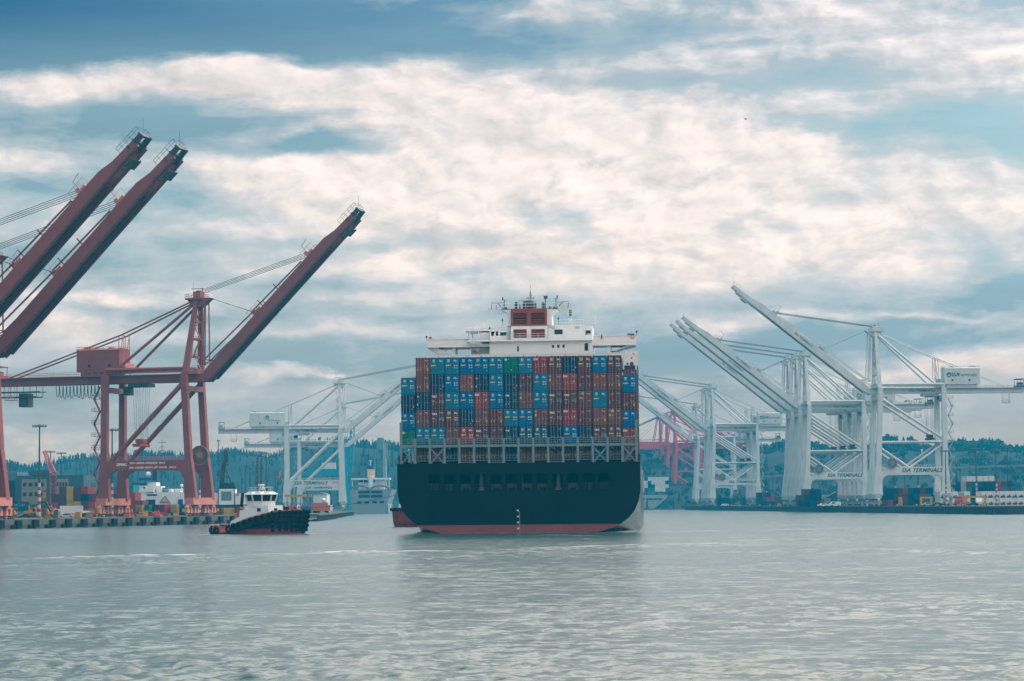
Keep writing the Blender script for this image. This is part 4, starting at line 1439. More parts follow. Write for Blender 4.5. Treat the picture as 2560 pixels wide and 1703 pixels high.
def deco(kind):
    """the marks on a door end: name -> (mesh builder, material, part name)"""
    out = []
    def bx(mt, name, *rs):
        m = MB()
        for x, z, w_, h_ in rs:
            m.box(x - w_ / 2, x + w_ / 2, -.045, -.0315, z - h_ / 2, z + h_ / 2)
        out.append((m, mt, name))
    def ring(x, z, r):
        m = MB()
        m.torus((x, -.04, z), r, .04, 'y', 18, 5)
        m.bar((x - r * .3, -.045, z - r * .45), (x + r * .35, -.045, z + r * .5), .03, .11).bar((x - r * .35, -.045, z + r * .1), (x + r * .1, -.045, z + r * .55), .02, .05)
        out.append((m, dec_w, 'emblem'))
    idw = [(.45, 2.42, .34, .06), (.85, 2.42, .14, .06), (.7, 2.28, .2, .07)]
    if kind.startswith('ring'):
        ring(-.58, 2.32, .2)
        bx(dec_w, 'number', (.5, 2.42, .3, .09), (.62, 2.27, .6, .12), (.78, 2.0, .18, .06))
        bx(dec_b, 'maker_line', (-.55, 1.98, .5, .03), (.85, .55, .25, .14), (-.4, 1.1, .08, .08))
        if kind != 'ring_plain':
            bx(dec_w, 'placard', (.47, 1.50, .2, .21), (.83, 1.50, .24, .21), (.47, 1.12, .2, .21), (.83, 1.12, .24, .21))
        m = MB()
        m.box(-1.0, -.55, -.045, -.0315, 1.42, 1.62).box(-.55, -.18, -.045, -.0315, 1.47, 1.62)
        out.append((m, dec_y if kind != 'ring_orange' else dec_o, 'plate'))
    elif kind == 'tex':
        bx(dec_w, 'number', *idw)
        bx(dec_o, 'plate', (-.72, 1.42, .42, .2))
        bx(dec_b, 'table', *[(.35 + .3 * i, 1.52 - .16 * j, .22, .06) for i in range(3) for j in range(3)], (-.7, .82, .12, .26))
        bx(dec_y, 'sticker', (.88, 1.0, .14, .1))
    elif kind == 'red_text':
        bx(dec_w, 'number', *idw, (.3, 1.5, .26, .05), (.72, 1.5, .2, .3), (.3, 1.25, .16, .1), (-.75, 1.05, .16, .05))
        bx(dec_o, 'sticker', (-.8, 1.42, .18, .18), (-.38, 1.42, .16, .16))
    elif kind == 'placard':
        bx(dec_w, 'number', *[(a - .02, b, c, d) for a, b, c, d in idw], (.3, 1.55, .16, .05), (.7, 1.55, .2, .05), (.3, 1.3, .12, .05), (.7, 1.36, .2, .05))
        bx(dec_o, 'placard', (.80, .86, .27, .46))
        bx(dec_y, 'sticker', (-.42, .86, .14, .16), (-.85, .84, .14, .3))
    elif kind == 'ring_mark':
        ring(-.55, 2.14, .2)
        bx(dec_w, 'number', *idw, (-.9, 1.86, .2, .06), (.4, 1.2, .2, .05), (.8, 1.2, .2, .05))
        bx(dec_r, 'sticker', (-.15, 2.24, .34, .2))
        bx(dec_b, 'plate', (-.75, .8, .12, .26))
    elif kind == 'logo_yellow':
        bx(dec_b, 'emblem', (-.85, 2.42, .3, .28))
        bx(dec_w, 'number', *idw, (-.35, 1.0, .08, .09), (.75, .42, .2, .07))
        bx(dec_y, 'placard', (-.85, 1.78, .28, .3))
    elif kind == 'leaf_ring':
        ring(-.38, 2.4, .19)
        bx(dec_g, 'emblem', (-.82, 2.4, .24, .2))
        bx(dec_o, 'plate', (-.78, 1.68, .38, .3))
        bx(dec_w, 'number', *idw, (-.4, 1.6, .1, .25), (.72, 1.2, .18, .1))
    elif kind == 'red_tag':
        bx(dec_r, 'sticker', (-.4, 2.25, .42, .3))
        bx(dec_w, 'number', *idw, (-.8, .85, .16, .26), (.78, .85, .14, .16))
    elif kind == 'star':
        m = MB()
        for k in range(4):
            t = PI / 4 + k * PI / 2
            m.bar((-.62, -.05, 2.2), (-.62 + .34 * math.cos(t), -.05, 2.2 + .22 * math.sin(t)), .012, .2, .012, .04)
        m.box(-1.0, -.3, -.05, -.0315, 2.14, 2.24)
        out.append((m, dec_w, 'emblem'))
        bx(dec_b, 'number', *idw, (.35, 1.5, .2, .06), (.7, 1.5, .2, .06), (.35, 1.3, .2, .06), (.7, 1.3, .2, .06))
        bx(dec_w, 'sticker', (-.4, .8, .12, .14), (-.85, .78, .14, .26))
    elif kind == 'sticker':
        bx(dec_w, 'sticker', (-.85, 2.2, .2, .24), (-.9, .85, .16, .28))
        bx(dec_r, 'sticker', (-.66, 2.2, .16, .24))
        bx(dec_b, 'number', *idw)
    elif kind == 'square':
        bx(dec_w, 'emblem', (-.82, 2.4, .36, .36), (-.4, 2.42, .1, .12))
        bx(dec_g, 'number', (.5, 2.5, .8, .05), (.5, 1.85, .6, .06), (.5, 1.6, .5, .06))
        bx(dec_w, 'sticker', (.15, .62, .08, .26))
    else:                                             # plain
        bx(dec_b, 'number', *idw)
        bx(dec_w, 'sticker', (.6, .5, .12, .12), (.95, .9, .1, .22))
    return out


PROTO = {}


def cont_proto(col, k, kind):
    key = (col, k, kind)
    if key in PROTO:
        return PROTO[key], False
    root = empty('container', (0, 0, 0))
    mt = cmat(col, k)
    body_mb().build('body', mt, root)
    for sx in (-1, 1):
        door_mb(sx).build('door', mt, root)
    blue = col in ('bright blue', 'green', 'teal')
    for x in (-.80, -.30, .30, .80):
        rods_mb(x).build('lock_rod', rodb if blue else rodl, root)
    for m, mtt, nm in deco(kind):
        if m.v:
            m.build(nm, mtt, root)
    if kind == 'tex':
        lettering('tex', .62, 'lettering', dec_w, root, frame((-.55, -.04, 2.22), (1, 0, 0), (0, 0, 1)), 0, .02, 1.05, thick=.006)
    if kind == 'red_text':
        lettering('DN', .46, 'lettering', dec_w, root, frame((-.78, -.04, 2.38), (1, 0, 0), (0, 0, 1)), 0, .03, 1.0, thick=.006)
    PROTO[key] = root
    return root, True


C = {'B': ('bright blue', 'ring'), 'b': ('bright blue', 'ring_plain'), 'O': ('bright blue', 'ring_orange'), 'D': ('dull blue', 'ring'), 'N': ('dark navy', 'plain'), 'n': ('dark navy', 'sticker'),
     'A': ('dark navy', 'star'), 'M': ('dark maroon', 'tex'), 'm': ('dark maroon', 'red_tag'), 'Y': ('brown', 'logo_yellow'), 'R': ('crimson', 'red_text'), 'T': ('brown', 'placard'),
     't': ('brown', 'red_tag'), 'K': ('dark maroon', 'ring_mark'), 'k': ('crimson', 'ring_mark'), 'L': ('brown', 'leaf_ring'), 'P': ('dark maroon', 'placard'), 'G': ('green', 'square')}
DESC = {'B': 'bright blue container with a white ring emblem and four white squares', 'b': 'bright blue container with a white ring emblem', 'O': 'bright blue container with ring emblem and orange plate',
        'D': 'dull blue container with ring emblem', 'N': 'plain dark navy container', 'n': 'dark navy container with a red and white sticker', 'A': 'dark navy container with a white star',
        'M': 'dark maroon container lettered tex', 'm': 'dark maroon container with a red tag', 'Y': 'brown container with yellow placard', 'R': 'crimson container with white letters', 'T': 'brown container with orange placard',
        't': 'brown container with a red tag', 'K': 'maroon container with white ring emblem', 'k': 'crimson container with ring emblem', 'L': 'brown container with green mark and ring', 'P': 'maroon container with orange placard', 'G': 'green container with white square'}
DESC['B'] = 'bright blue container with ring emblem'
DESC['A'] = 'navy container with a white star'
DESC['b'] = 'bright blue container without white squares'
GRID = ['.TbBBBBGBRKNKBK.',
        'BTNBTnBNmOYRmtT.',
        'NnMBBRBAYBMMLbmP',
        'BtMKNTPBOYMRmTLb',
        'GBBtkMmADDNBNMKR',
        '.PRATPPNYTMPMbM.']
ROWN = ['top row', 'second row', 'third row', 'fourth row', 'fifth row', 'row behind the lashing bridge']
CZ = 12.1
STEP = 2.957


def ship_world(lx, ly, z):
    c, s = math.cos(-YAW), math.sin(-YAW)
    return (ship.location.x + lx * c - ly * s, ship.location.y + lx * s + ly * c, z)


def put_container(col, k, kind, loc, label, group, rz=0.0):
    p, new = cont_proto(col, k, kind)
    o = p if new else copy_tree(p)
    o.location = loc
    o.rotation_euler = (0, 0, rz)
    return tag(o, label, 'container', group)


for r_, line in enumerate(GRID):
    for i, ch in enumerate(line):
        if ch == '.':
            continue
        col, kind = C[ch]
        k = rnd.randrange(len(PAL[col]))
        jz = rnd.uniform(-.015, .015)
        z = CZ + STEP * (5 - r_) + (-.42 if i in (0, 15) else 0)
        y = 2.0 + rnd.uniform(-.03, .03)
        put_container(col, k, kind, ship_world(colx(i) + rnd.uniform(-.02, .02), y, z), f'{DESC[ch]}, {ORD[i]} from left in the {ROWN[r_]}', 'containers stacked on the stern of the ship', -YAW)
# column sixteen, second row: a blue one of its own
put_container('bright blue', 0, 'ring', ship_world(colx(15), 2.0, CZ + STEP * 4 - .42), 'bright blue container topping the last column on the right', 'containers stacked on the stern of the ship', -YAW)

# white refrigerated containers of the next bay, their tops just showing
reefm = paint('reefer_white', (.60, .58, .52), .5, .1, .4, rust=.12, streak=.25, grime=(.35, .3, .22))


def reefer_proto():
    root = empty('container', (0, 0, 0))
    m = body_mb(CL, 2.9)
    m.build('body', reefm, root)
    m = MB().box(-1.0, 1.0, .02, .1, .14, 2.75)
    m.build('end_panel', shipw2, root)
    m = MB().box(-.95, .95, -.02, .05, .18, .95)
    m.build('cooling_unit', MDK, root)
    MB().tube((-.4, -.02, 1.25), (-.4, .03, 1.25), .2, n=12).tube((.35, -.02, 1.25), (.35, .03, 1.25), .33, n=14).build('fan', MDK, root)
    MB().box(.2, .5, .0, .03, 2.1, 2.4).build('sticker', dec_r, root)
    return root


rp = reefer_proto()
first = True
for i in range(1, 16):
    o = rp if first else copy_tree(rp)
    first = False
    o.location = ship_world(colx(i), 20.0, 28.42 - .30 * (i == 15) + (i % 3) * .05)
    o.rotation_euler = (0, 0, -YAW)
    tag(o, f'white container whose top edge shows behind the {ORD[i - 1]} top row container' if i < 15 else 'white container at the right end behind the top row', 'container', 'white containers in the second bay')
for i in (1, 15):                                     # what they stand on shows past the ends of the bay
    for t_ in range(6):
        put_container('brown', t_ % 3, 'placard', ship_world(colx(i), 20.0, 12.05 + t_ * 2.905 - (1.1 if i == 15 else 1.05) + .0), f'brown container {["low", "second", "third", "fourth", "fifth", "sixth"][t_]} in stack under white ones, {"left" if i == 1 else "right"} end', 'containers of the second bay', -YAW)
o = copy_tree(rp)
o.location = ship_world(colx(15) + .15, 54.0, 30.95)
tag(o, 'white refrigerated container on top of the last stack at the right', 'container', 'containers ahead of the bridge')
for t_ in range(7):
    put_container('bright blue' if t_ == 6 else 'brown', t_ % 3, 'ring' if t_ == 6 else 'placard', ship_world(colx(15) + .15, 54.0, 30.95 - 2.9 * (7 - t_)), ['lowest', 'second', 'third', 'fourth', 'fifth', 'sixth', 'bright blue'][t_] + ' container under the white one ahead of the bridge', 'containers ahead of the bridge', -YAW)
# --- the accommodation block and bridge. its measures come from lx (metres right of the mast) and height above the water
hs = empty('superstructure', (.28, 38.0, .6))
hs.parent = ship


def hz(zy):
    return 46.1 - zy / 50.0


def hx(zx):
    return (zx - 1278) / 50.0


def HBX(mb_, x0, x1, z0, z1, y0, y1):
    return mb_.box(hx(x0), hx(x1), y0, y1, hz(z1), hz(z0))


m = MB()
HBX(m, 905, 1858, 592, 1100, .0, 12)            # house below the wings, down to the deck
HBX(m, 1105, 1442, 455, 589, -.6, 9)
HBX(m, 1446, 1775, 447, 589, .5, 9.5)
HBX(m, 1776, 1856, 458, 500, .6, 9.5)
HBX(m, 1776, 1790, 500, 589, .6, 9.5)
HBX(m, 1790, 1856, 545, 589, .6, 9.5)
HBX(m, 1840, 1856, 500, 545, .6, 9.5)
HBX(m, 1000, 1102, 468, 508, .5, 9.5)
HBX(m, 905, 1102, 540, 589, .5, 9.5)
HBX(m, 1062, 1102, 508, 540, .5, 9.5)
HBX(m, 905, 918, 492, 540, .5, 9.5)
HBX(m, 950, 962, 492, 540, .5, 9.5)
HBX(m, 985, 1002, 492, 540, .5, 9.5)
HBX(m, 720, 900, 600, 1100, 4, 12)
HBX(m, 812, 903, 505, 589, 1, 9)
m.build('house', shipw, hs)
m = MB()
HBX(m, 1075, 1482, 300, 452, .2, 8)
m.prism([(hx(1016), hz(298)), (hx(1544), hz(298)), (hx(1482), hz(330)), (hx(1075), hz(330))], 'y', .3, 7.8)
m.build('funnel_casing', shipw, hs)
m = MB()
for x0, x1 in ((1107, 1127), (1252, 1293), (1417, 1438)):
    HBX(m, x0, x1, 297, 453, -.75, .19)
HBX(m, 1127, 1252, 297, 336, -.75, .19)
HBX(m, 1293, 1417, 297, 336, -.75, .19)
HBX(m, 1127, 1252, 436, 453, -.75, .19)
HBX(m, 1293, 1417, 436, 453, -.75, .19)
fn = m.build('funnel_panel', funnelm, hs)
for x0, x1 in ((1127, 1252), (1293, 1417)):
    m = MB()
    HBX(m, x0, x1, 336, 436, .0, .19)
    m.build('recess', darkin, fn)
    m = MB()
    for i, zy in enumerate((352, 372, 402, 424)):
        m.bar((hx(x0), -.35, hz(zy)), (hx(x1), -.35, hz(zy)), .5, .09, up=(0, .7, 1))
    HBX(m, x0, x1, 398, 428, -.2, -.02)
    m.build('louvre', funnelm, fn)
for x0, x1 in ((1130, 1251), (1293, 1417)):
    m = MB()
    HBX(m, x0, x1, 487, 565, -.66, -.602)
    v = m.build('vent', darkin, hs)
    m = MB()
    for zy in range(494, 566, 9):
        m.bar((hx(x0), -.72, hz(zy)), (hx(x1), -.72, hz(zy)), .16, .07, up=(0, 1, 1))
    m.build('louvre', louvrem, v)
# windows
for x0, x1, z0, z1, yy in ((1505, 1580, 490, 533, .5), (1483, 1502, 632, 660, 0), (1531, 1551, 632, 660, 0), (1579, 1599, 632, 660, 0)):
    m = MB()
    HBX(m, x0, x1, z0, z1, yy - .05, yy - .004)
    f_ = m.build('window', MGL, hs)
for x0, x1, z0, z1, yy in ((1782, 1815, 622, 690, 0), (1160, 1175, 640, 690, 0)):
    m = MB()
    HBX(m, x0, x1, z0, z1, yy - .06, yy - .004)
    m.build('doorway', darkin, hs)
for zx in (1495, 1715):
    m = MB()
    HBX(m, zx - 14, zx + 2, 458, 474, .2, .49)
    HBX(m, zx + 6, zx + 22, 458, 474, .2, .49)
    m.build('floodlight', railm, hs)
# bridge wings
m = MB()
HBX(m, 318, 2254, 612, 640, 1.0, 8.0)
wg = m.build('wing_deck', shipw, hs)
m = MB()
HBX(m, 318, 705, 566, 613, 1.0, 1.12)
HBX(m, 318, 705, 566, 613, 7.88, 8.0)
HBX(m, 1860, 2254, 552, 613, 1.0, 1.12)
HBX(m, 1860, 2254, 552, 613, 7.88, 8.0)
HBX(m, 318, 323, 566, 613, 1.12, 7.88)
HBX(m, 2249, 2254, 552, 613, 1.12, 7.88)
HBX(m, 318, 700, 560, 568, .9, 1.2)
HBX(m, 1860, 2254, 546, 553, .9, 1.2)
HBX(m, 700, 1860, 584, 596, -.9, .6)
m.build('bulwark', shipw2, wg)
m = MB()
for zx in range(360, 700, 48):
    HBX(m, zx, zx + 3, 568, 612, .96, .999)
for zx in range(1900, 2240, 48):
    HBX(m, zx, zx + 3, 555, 612, .96, .999)
m.build('bulwark_stay', shipw, wg)
for pts in ([(318, 640), (430, 700), (520, 700), (420, 640)], [(2254, 640), (2254, 612), (2094, 668), (2010, 690), (2060, 690), (2140, 664)],
            [(552, 640), (582, 640), (582, 760), (552, 760)], [(1990, 640), (2024, 640), (2020, 760), (1994, 760)]):
    MB().prism([(hx(a), hz(b)) for a, b in pts], 'y', 1.6, 7.4).build('wing_strut', shipw, wg)
for a in (430, 2100):                                  # knees running down to the deck edge
    sx = 1 if a > 1278 else -1
    MB().bar((hx(a), 4.5, hz(690)), (hx(a) - sx * 4.5, 4.5, hz(860)), 2.0, .9, up=(1, 0, 0)).build('wing_strut', shipw, wg)
# open shelter on the left
m = MB()
HBX(m, 680, 1000, 480, 493, .5, 9)
HBX(m, 900, 980, 493, 500, .5, 6)
for zx in (682, 715, 798):
    HBX(m, zx, zx + 9, 493, 570, .6, .9)
    HBX(m, zx, zx + 9, 493, 570, 8.2, 8.5)
HBX(m, 682, 812, 560, 566, .6, .9)
m.build('shelter', shipw, hs)
# railings
m = MB()
def RL(x0, x1, zy, h, y=.4, st=1.6):
    m.rail([(hx(x0), y, hz(zy)), (hx(x1), y, hz(zy))], h, .035, st)
RL(680, 1074, 480, .95)
RL(680, 1074, 480, .95, 8)
RL(1446, 1775, 447, .95, .7)
RL(1776, 1895, 458, 1.0, .7)
RL(1015, 1545, 297, 1.1, .5)
RL(1015, 1545, 297, 1.1, 7)
RL(705, 900, 590, 1.1, .9)
RL(1105, 1440, 572, .9, -.85)
RL(720, 860, 690, 1.1, 1.0)
for i in range(9):                                     # stairs on the left
    m.box(hx(772), hx(806), 1.0 + i * .25, 1.3 + i * .25, hz(676 - i * 9), hz(676 - i * 9) + .04)
for i in range(9):
    m.box(hx(1072), hx(1104), .0, .3, hz(576 - i * 10), hz(576 - i * 10) + .05)
for zx in (770, 808):
    m.tube((hx(zx), 1.0, hz(680)), (hx(zx), 3.2, hz(590)), .05, n=4)
m.build('railing', shipw2, hs)
m = MB()
HBX(m, 745, 765, 655, 680, 3.7, 4)
m.build('fire_box', dec_r, hs)
# --- top of the funnel: black uptake, pipes, masts
m = MB()
m.box(hx(1015), hx(1545), .2, 8, hz(299), hz(294))
tp = m.build('platform', MDK, hs)
m = MB()
cx_, cr = (1205 + 1335) / 2, (1335 - 1205) / 100.0
m.tube((hx(cx_), 3.5, hz(296)), (hx(cx_), 3.5, hz(232)), cr, n=20).tube((hx(cx_), 3.5, hz(232)), (hx(cx_), 3.5, hz(214)), cr, cr * .86, n=20).tube((hx(cx_), 3.5, hz(214)), (hx(cx_), 3.5, hz(204)), cr * .86, cr * .5, n=20)
m.build('uptake', MDK, tp)
for a, t_ in ((1148, 216), (1397, 220)):
    MB().tube((hx(a), 3.0, hz(296)), (hx(a), 3.0, hz(t_ + 14)), .3, n=12).ball((hx(a), 3.0, hz(t_ + 14)), .3, 10, 6).build('exhaust_pipe', MDK, tp)
MB().tube((hx(1181), 3.0, hz(296)), (hx(1181), 3.0, hz(243)), .13, n=8).build('exhaust_pipe', MDK, tp)
m = MB()
m.tube((hx(1278), 3.5, hz(204)), (hx(1278), 3.5, hz(110)), .09, .05, n=6).tube((hx(1278), 3.5, hz(110)), (hx(1278), 3.5, hz(56)), .035, n=4)
m.tube((hx(1246), 3.5, hz(182)), (hx(1314), 3.5, hz(182)), .06, n=5).tube((hx(1262), 3.5, hz(160)), (hx(1296), 3.5, hz(160)), .03, n=4)
m.tube((hx(1258), 3.5, hz(200)), (hx(1278), 3.5, hz(118)), .025, n=4).tube((hx(1298), 3.5, hz(200)), (hx(1278), 3.5, hz(118)), .025, n=4)
for dx in (-32, 34):
    m.tube((hx(1278 + dx), 3.5, hz(188)), (hx(1278 + dx), 3.5, hz(174)), .06, n=5)
m.build('mast', MDK, tp)
m = MB()
m.tube((hx(1419), 2.5, hz(296)), (hx(1419), 2.5, hz(190)), .1, n=6).box(hx(1406), hx(1440), 2.2, 2.8, hz(194), hz(170))
m.build('radar_post', MDK, tp)
m = MB().bar((hx(1394), 2.5, hz(167)), (hx(1460), 2.3, hz(154)), .3, .24)
m.build('radar_scanner', shipw, tp)
m = MB().tube((hx(1168), 3.3, hz(205)), (hx(1234), 3.3, hz(207)), .03, n=4).tube((hx(1210), 3.3, hz(205)), (hx(1210), 3.3, hz(292)), .03, n=4)
m.build('antenna', MDK, tp)
for a, b, e in ((1042, 208, 920), (1519, 200, 1641)):
    m = MB()
    s_ = 1 if a > 1278 else -1
    m.tube((hx(a), 1.0, hz(296)), (hx(a), 1.0, hz(b - 5)), .07, n=5)
    m.box(hx(a - s_ * -14) - .11, hx(a - s_ * -14) + .11, .9, 1.1, hz(b - 2), hz(b - 28))
    m.tube((hx(a - 22), 1.0, hz(b)), (hx(a + 22), 1.0, hz(b)), .03, n=4)
    m.tube((hx(a), 1.0, hz(234)), (hx(e), 1.0, hz(234 if s_ < 0 else 228)), .04, n=4)
    m.tube((hx(a), 1.0, hz(292)), (hx(a + s_ * 66), 1.0, hz(232)), .04, n=4).tube((hx(a + s_ * 14), 1.0, hz(236)), (hx(a), 1.0, hz(280)), .03, n=4)
    m.tube((hx(a + s_ * 66), 1.0, hz(234)), (hx(a + s_ * 10), 1.0, hz(290)), .025, n=4)
    m.ball((hx(a - s_ * 16), 1.0, hz(284)), .2, 8, 5, 1.4)
    m.build('yardarm', MDK, tp)
MB().ball((hx(1466), 1.5, hz(278)), .25, 10, 6).tube((hx(1466), 1.5, hz(296)), (hx(1466), 1.5, hz(288)), .08, n=5).build('dome', MDK, tp)


def flag(zx, z0, z1, mt, wd=8, lean=4):
    m = MB()
    a, b = (hx(zx), hz(z0)), (hx(zx - lean), hz(z1))
    n_ = 6
    vs_, fs_ = [], []
    for i in range(n_ + 1):
        t_ = i / n_
        x_ = a[0] + (b[0] - a[0]) * t_ + .03 * math.sin(i * 2.1)
        z_ = a[1] + (b[1] - a[1]) * t_
        for dx, dy in ((0, 0), (wd / 50.0 * .55, .06 * math.cos(i * 1.7)), (wd / 50.0, .1 * math.sin(i * 1.3))):
            vs_.append((x_ + dx, .95 + dy, z_))
    for i in range(n_):
        for j in range(2):
            fs_.append((i * 3 + j, i * 3 + j + 1, i * 3 + j + 4, i * 3 + j + 3))
    m.add(vs_, fs_)
    o = m.build('flag', mt, hs)
    sm = o.modifiers.new('cloth', 'SOLIDIFY')
    sm.thickness = .02
    return o


flag(921, 246, 298, flagr, 6, 5)['label'] = 'red signal flag on the left yardarm end'
flag(967, 250, 296, flagr, 5, 2)
flag(1590, 248, 308, flagy, 8, 10)['label'] = 'yellow signal flag on the right yardarm'
flag(1636, 240, 292, flagr, 8, 12)
flag(1622, 292, 356, flagy, 6, 22)
# monkey island: green dome on a frame, whips, lights
m = MB()
for dx in (-14, 14):
    m.tube((hx(1652 + dx), 2.0, hz(447)), (hx(1652 + dx * .7), 2.0, hz(362)), .05, n=4)
m.tube((hx(1638), 2.0, hz(440)), (hx(1662), 2.0, hz(380)), .03, n=4).tube((hx(1666), 2.0, hz(440)), (hx(1642), 2.0, hz(380)), .03, n=4)
m.rail([(hx(1612), 1.6, hz(362)), (hx(1692), 1.6, hz(362))], .9, .03, .5)
m.build('dome_frame', shipw2, hs)
MB().tube((hx(1652), 2.0, hz(360)), (hx(1652), 2.0, hz(312)), .27, n=12).ball((hx(1652), 2.0, hz(312)), .29, 12, 6).build('dome', paint('dome_green', (.02, .12, .09), .5), hs)
for zx, z0, z1 in ((828, 480, 120), (895, 480, 225), (1752, 447, 190), (1845, 458, 250), (1925, 600, 270), (752, 480, 420), (1100, 300, 232)):
    MB().tube((hx(zx), 1.2, hz(z0)), (hx(zx), 1.2, hz(z1)), .03, .018, n=4).build('antenna', railm, hs)
m = MB().tube((hx(1885), 1.2, hz(458)), (hx(1881), 1.2, hz(315)), .05, n=5).ball((hx(1880), 1.2, hz(310)), .14, 8, 5).tube((hx(1868), 1.2, hz(330)), (hx(1892), 1.2, hz(330)), .03, n=4).box(hx(1875), hx(1897), 1.1, 1.3, hz(438), hz(420))
m.build('light_mast', shipw2, hs)
for zx, zt, zb in ((1022, 372, 440), (1540, 366, 440), (902, 446, 480)):
    MB().tube((hx(zx), 1.5, hz(zb)), (hx(zx), 1.5, hz(zt)), .05, n=5).box(hx(zx - 8), hx(zx + 8), 1.3, 1.7, hz(zt + 28), hz(zt + 14)).build('searchlight', MDK, hs)
for zx, zy in ((312, 536), (2262, 514)):
    s_ = 1 if zx > 1278 else -1
    MB().tube((hx(zx), 2.0, hz(zy + 40)), (hx(zx), 2.0, hz(zy)), .04, n=4).tube((hx(zx), 1.9, hz(zy)), (hx(zx), 2.3, hz(zy)), .2, n=12).build('wing_light', MDK, hs)
for zx in (452, 2123):
    MB().tube((hx(zx), 1.3, hz(570)), (hx(zx), 1.3, hz(532)), .05, n=5).bar((hx(zx - 12), 1.3, hz(534)), (hx(zx + 12), 1.3, hz(534)), .06, .06).build('compass_repeater', railm, hs)
m = MB()
HBX(m, 2175, 2240, 535, 546, .8, 2)
m.build('wing_canopy', MDK, hs)
MB().torus((hx(2224), .92, hz(562)), .3, .075, 'y', 16, 6).build('lifebuoy', paint('lifebuoy_orange', (.6, .16, .06), .6), hs)
MB().box(hx(1936), hx(1944), .8, .99, hz(580), hz(540)).box(hx(700), hx(706), .8, .99, hz(600), hz(562)).build('light_strip', MDK, hs)


def person(name, loc, rz, top_m, leg_m, skin_m, label, arms=((-.3, .08, 1.0), (.3, .12, 1.02)), cap=None):
    """a standing figure grown from a skeleton: one body, head with face, clothes as children"""
    me = bpy.data.meshes.new('person')
    J = {'pelvis': (0, 0, .95, .15, .11), 'chest': (0, .01, 1.28, .17, .12), 'neck': (0, .0, 1.48, .06, .06), 'head': (0, -.02, 1.62, .085, .10), 'crown': (0, -.01, 1.73, .06, .075),
         'shl': (-.19, 0, 1.42, .065, .065), 'shr': (.19, 0, 1.42, .065, .065), 'ell': (-.27, .02, 1.18, .045, .045), 'elr': (.27, .02, 1.18, .045, .045),
         'hal': (arms[0][0], -arms[0][1], arms[0][2], .036, .036), 'har': (arms[1][0], -arms[1][1], arms[1][2], .036, .036),
         'hil': (-.10, 0, .9, .095, .1), 'hir': (.10, 0, .9, .095, .1), 'knl': (-.11, -.02, .5, .06, .065), 'knr': (.11, -.01, .5, .06, .065), 'anl': (-.11, .02, .09, .042, .045), 'anr': (.11, .03, .09, .042, .045),
         'tol': (-.12, -.15, .04, .035, .03), 'tor': (.12, -.14, .04, .035, .03), 'nos': (0, -.115, 1.62, .02, .02)}
    names = list(J)
    E = [('pelvis', 'chest'), ('chest', 'neck'), ('neck', 'head'), ('head', 'crown'), ('head', 'nos'), ('chest', 'shl'), ('chest', 'shr'), ('shl', 'ell'), ('shr', 'elr'), ('ell', 'hal'), ('elr', 'har'),
         ('pelvis', 'hil'), ('pelvis', 'hir'), ('hil', 'knl'), ('hir', 'knr'), ('knl', 'anl'), ('knr', 'anr'), ('anl', 'tol'), ('anr', 'tor')]
    # five short fingers on each hand
    rad = [J[n_][3:5] for n_ in names]
    co = [J[n_][:3] for n_ in names]
    ed = [(names.index(a), names.index(b)) for a, b in E]
    for hnd, sx in (('hal', -1), ('har', 1)):
        hi_ = names.index(hnd)
        hp = J[hnd]
        for f_ in range(5):
            L_ = (.05, .085, .095, .088, .07)[f_]
            dx = -sx * .03 if f_ == 0 else 0
            co.append((hp[0] + dx, hp[1] - .035 + f_ * .018, hp[2] - L_))
            rad.append((.010, .010))
            ed.append((hi_, len(co) - 1))
    me.from_pydata(co, ed, [])
    o = bpy.data.objects.new(name, me)
    COL.objects.link(o)
    sk = o.modifiers.new('skin', 'SKIN')
    for i, v in enumerate(me.skin_vertices[0].data if me.skin_vertices else []):
        v.radius = rad[i]
    sk.use_smooth_shade = True
    sb = o.modifiers.new('soft', 'SUBSURF')
    sb.levels = sb.render_levels = 1
    return o


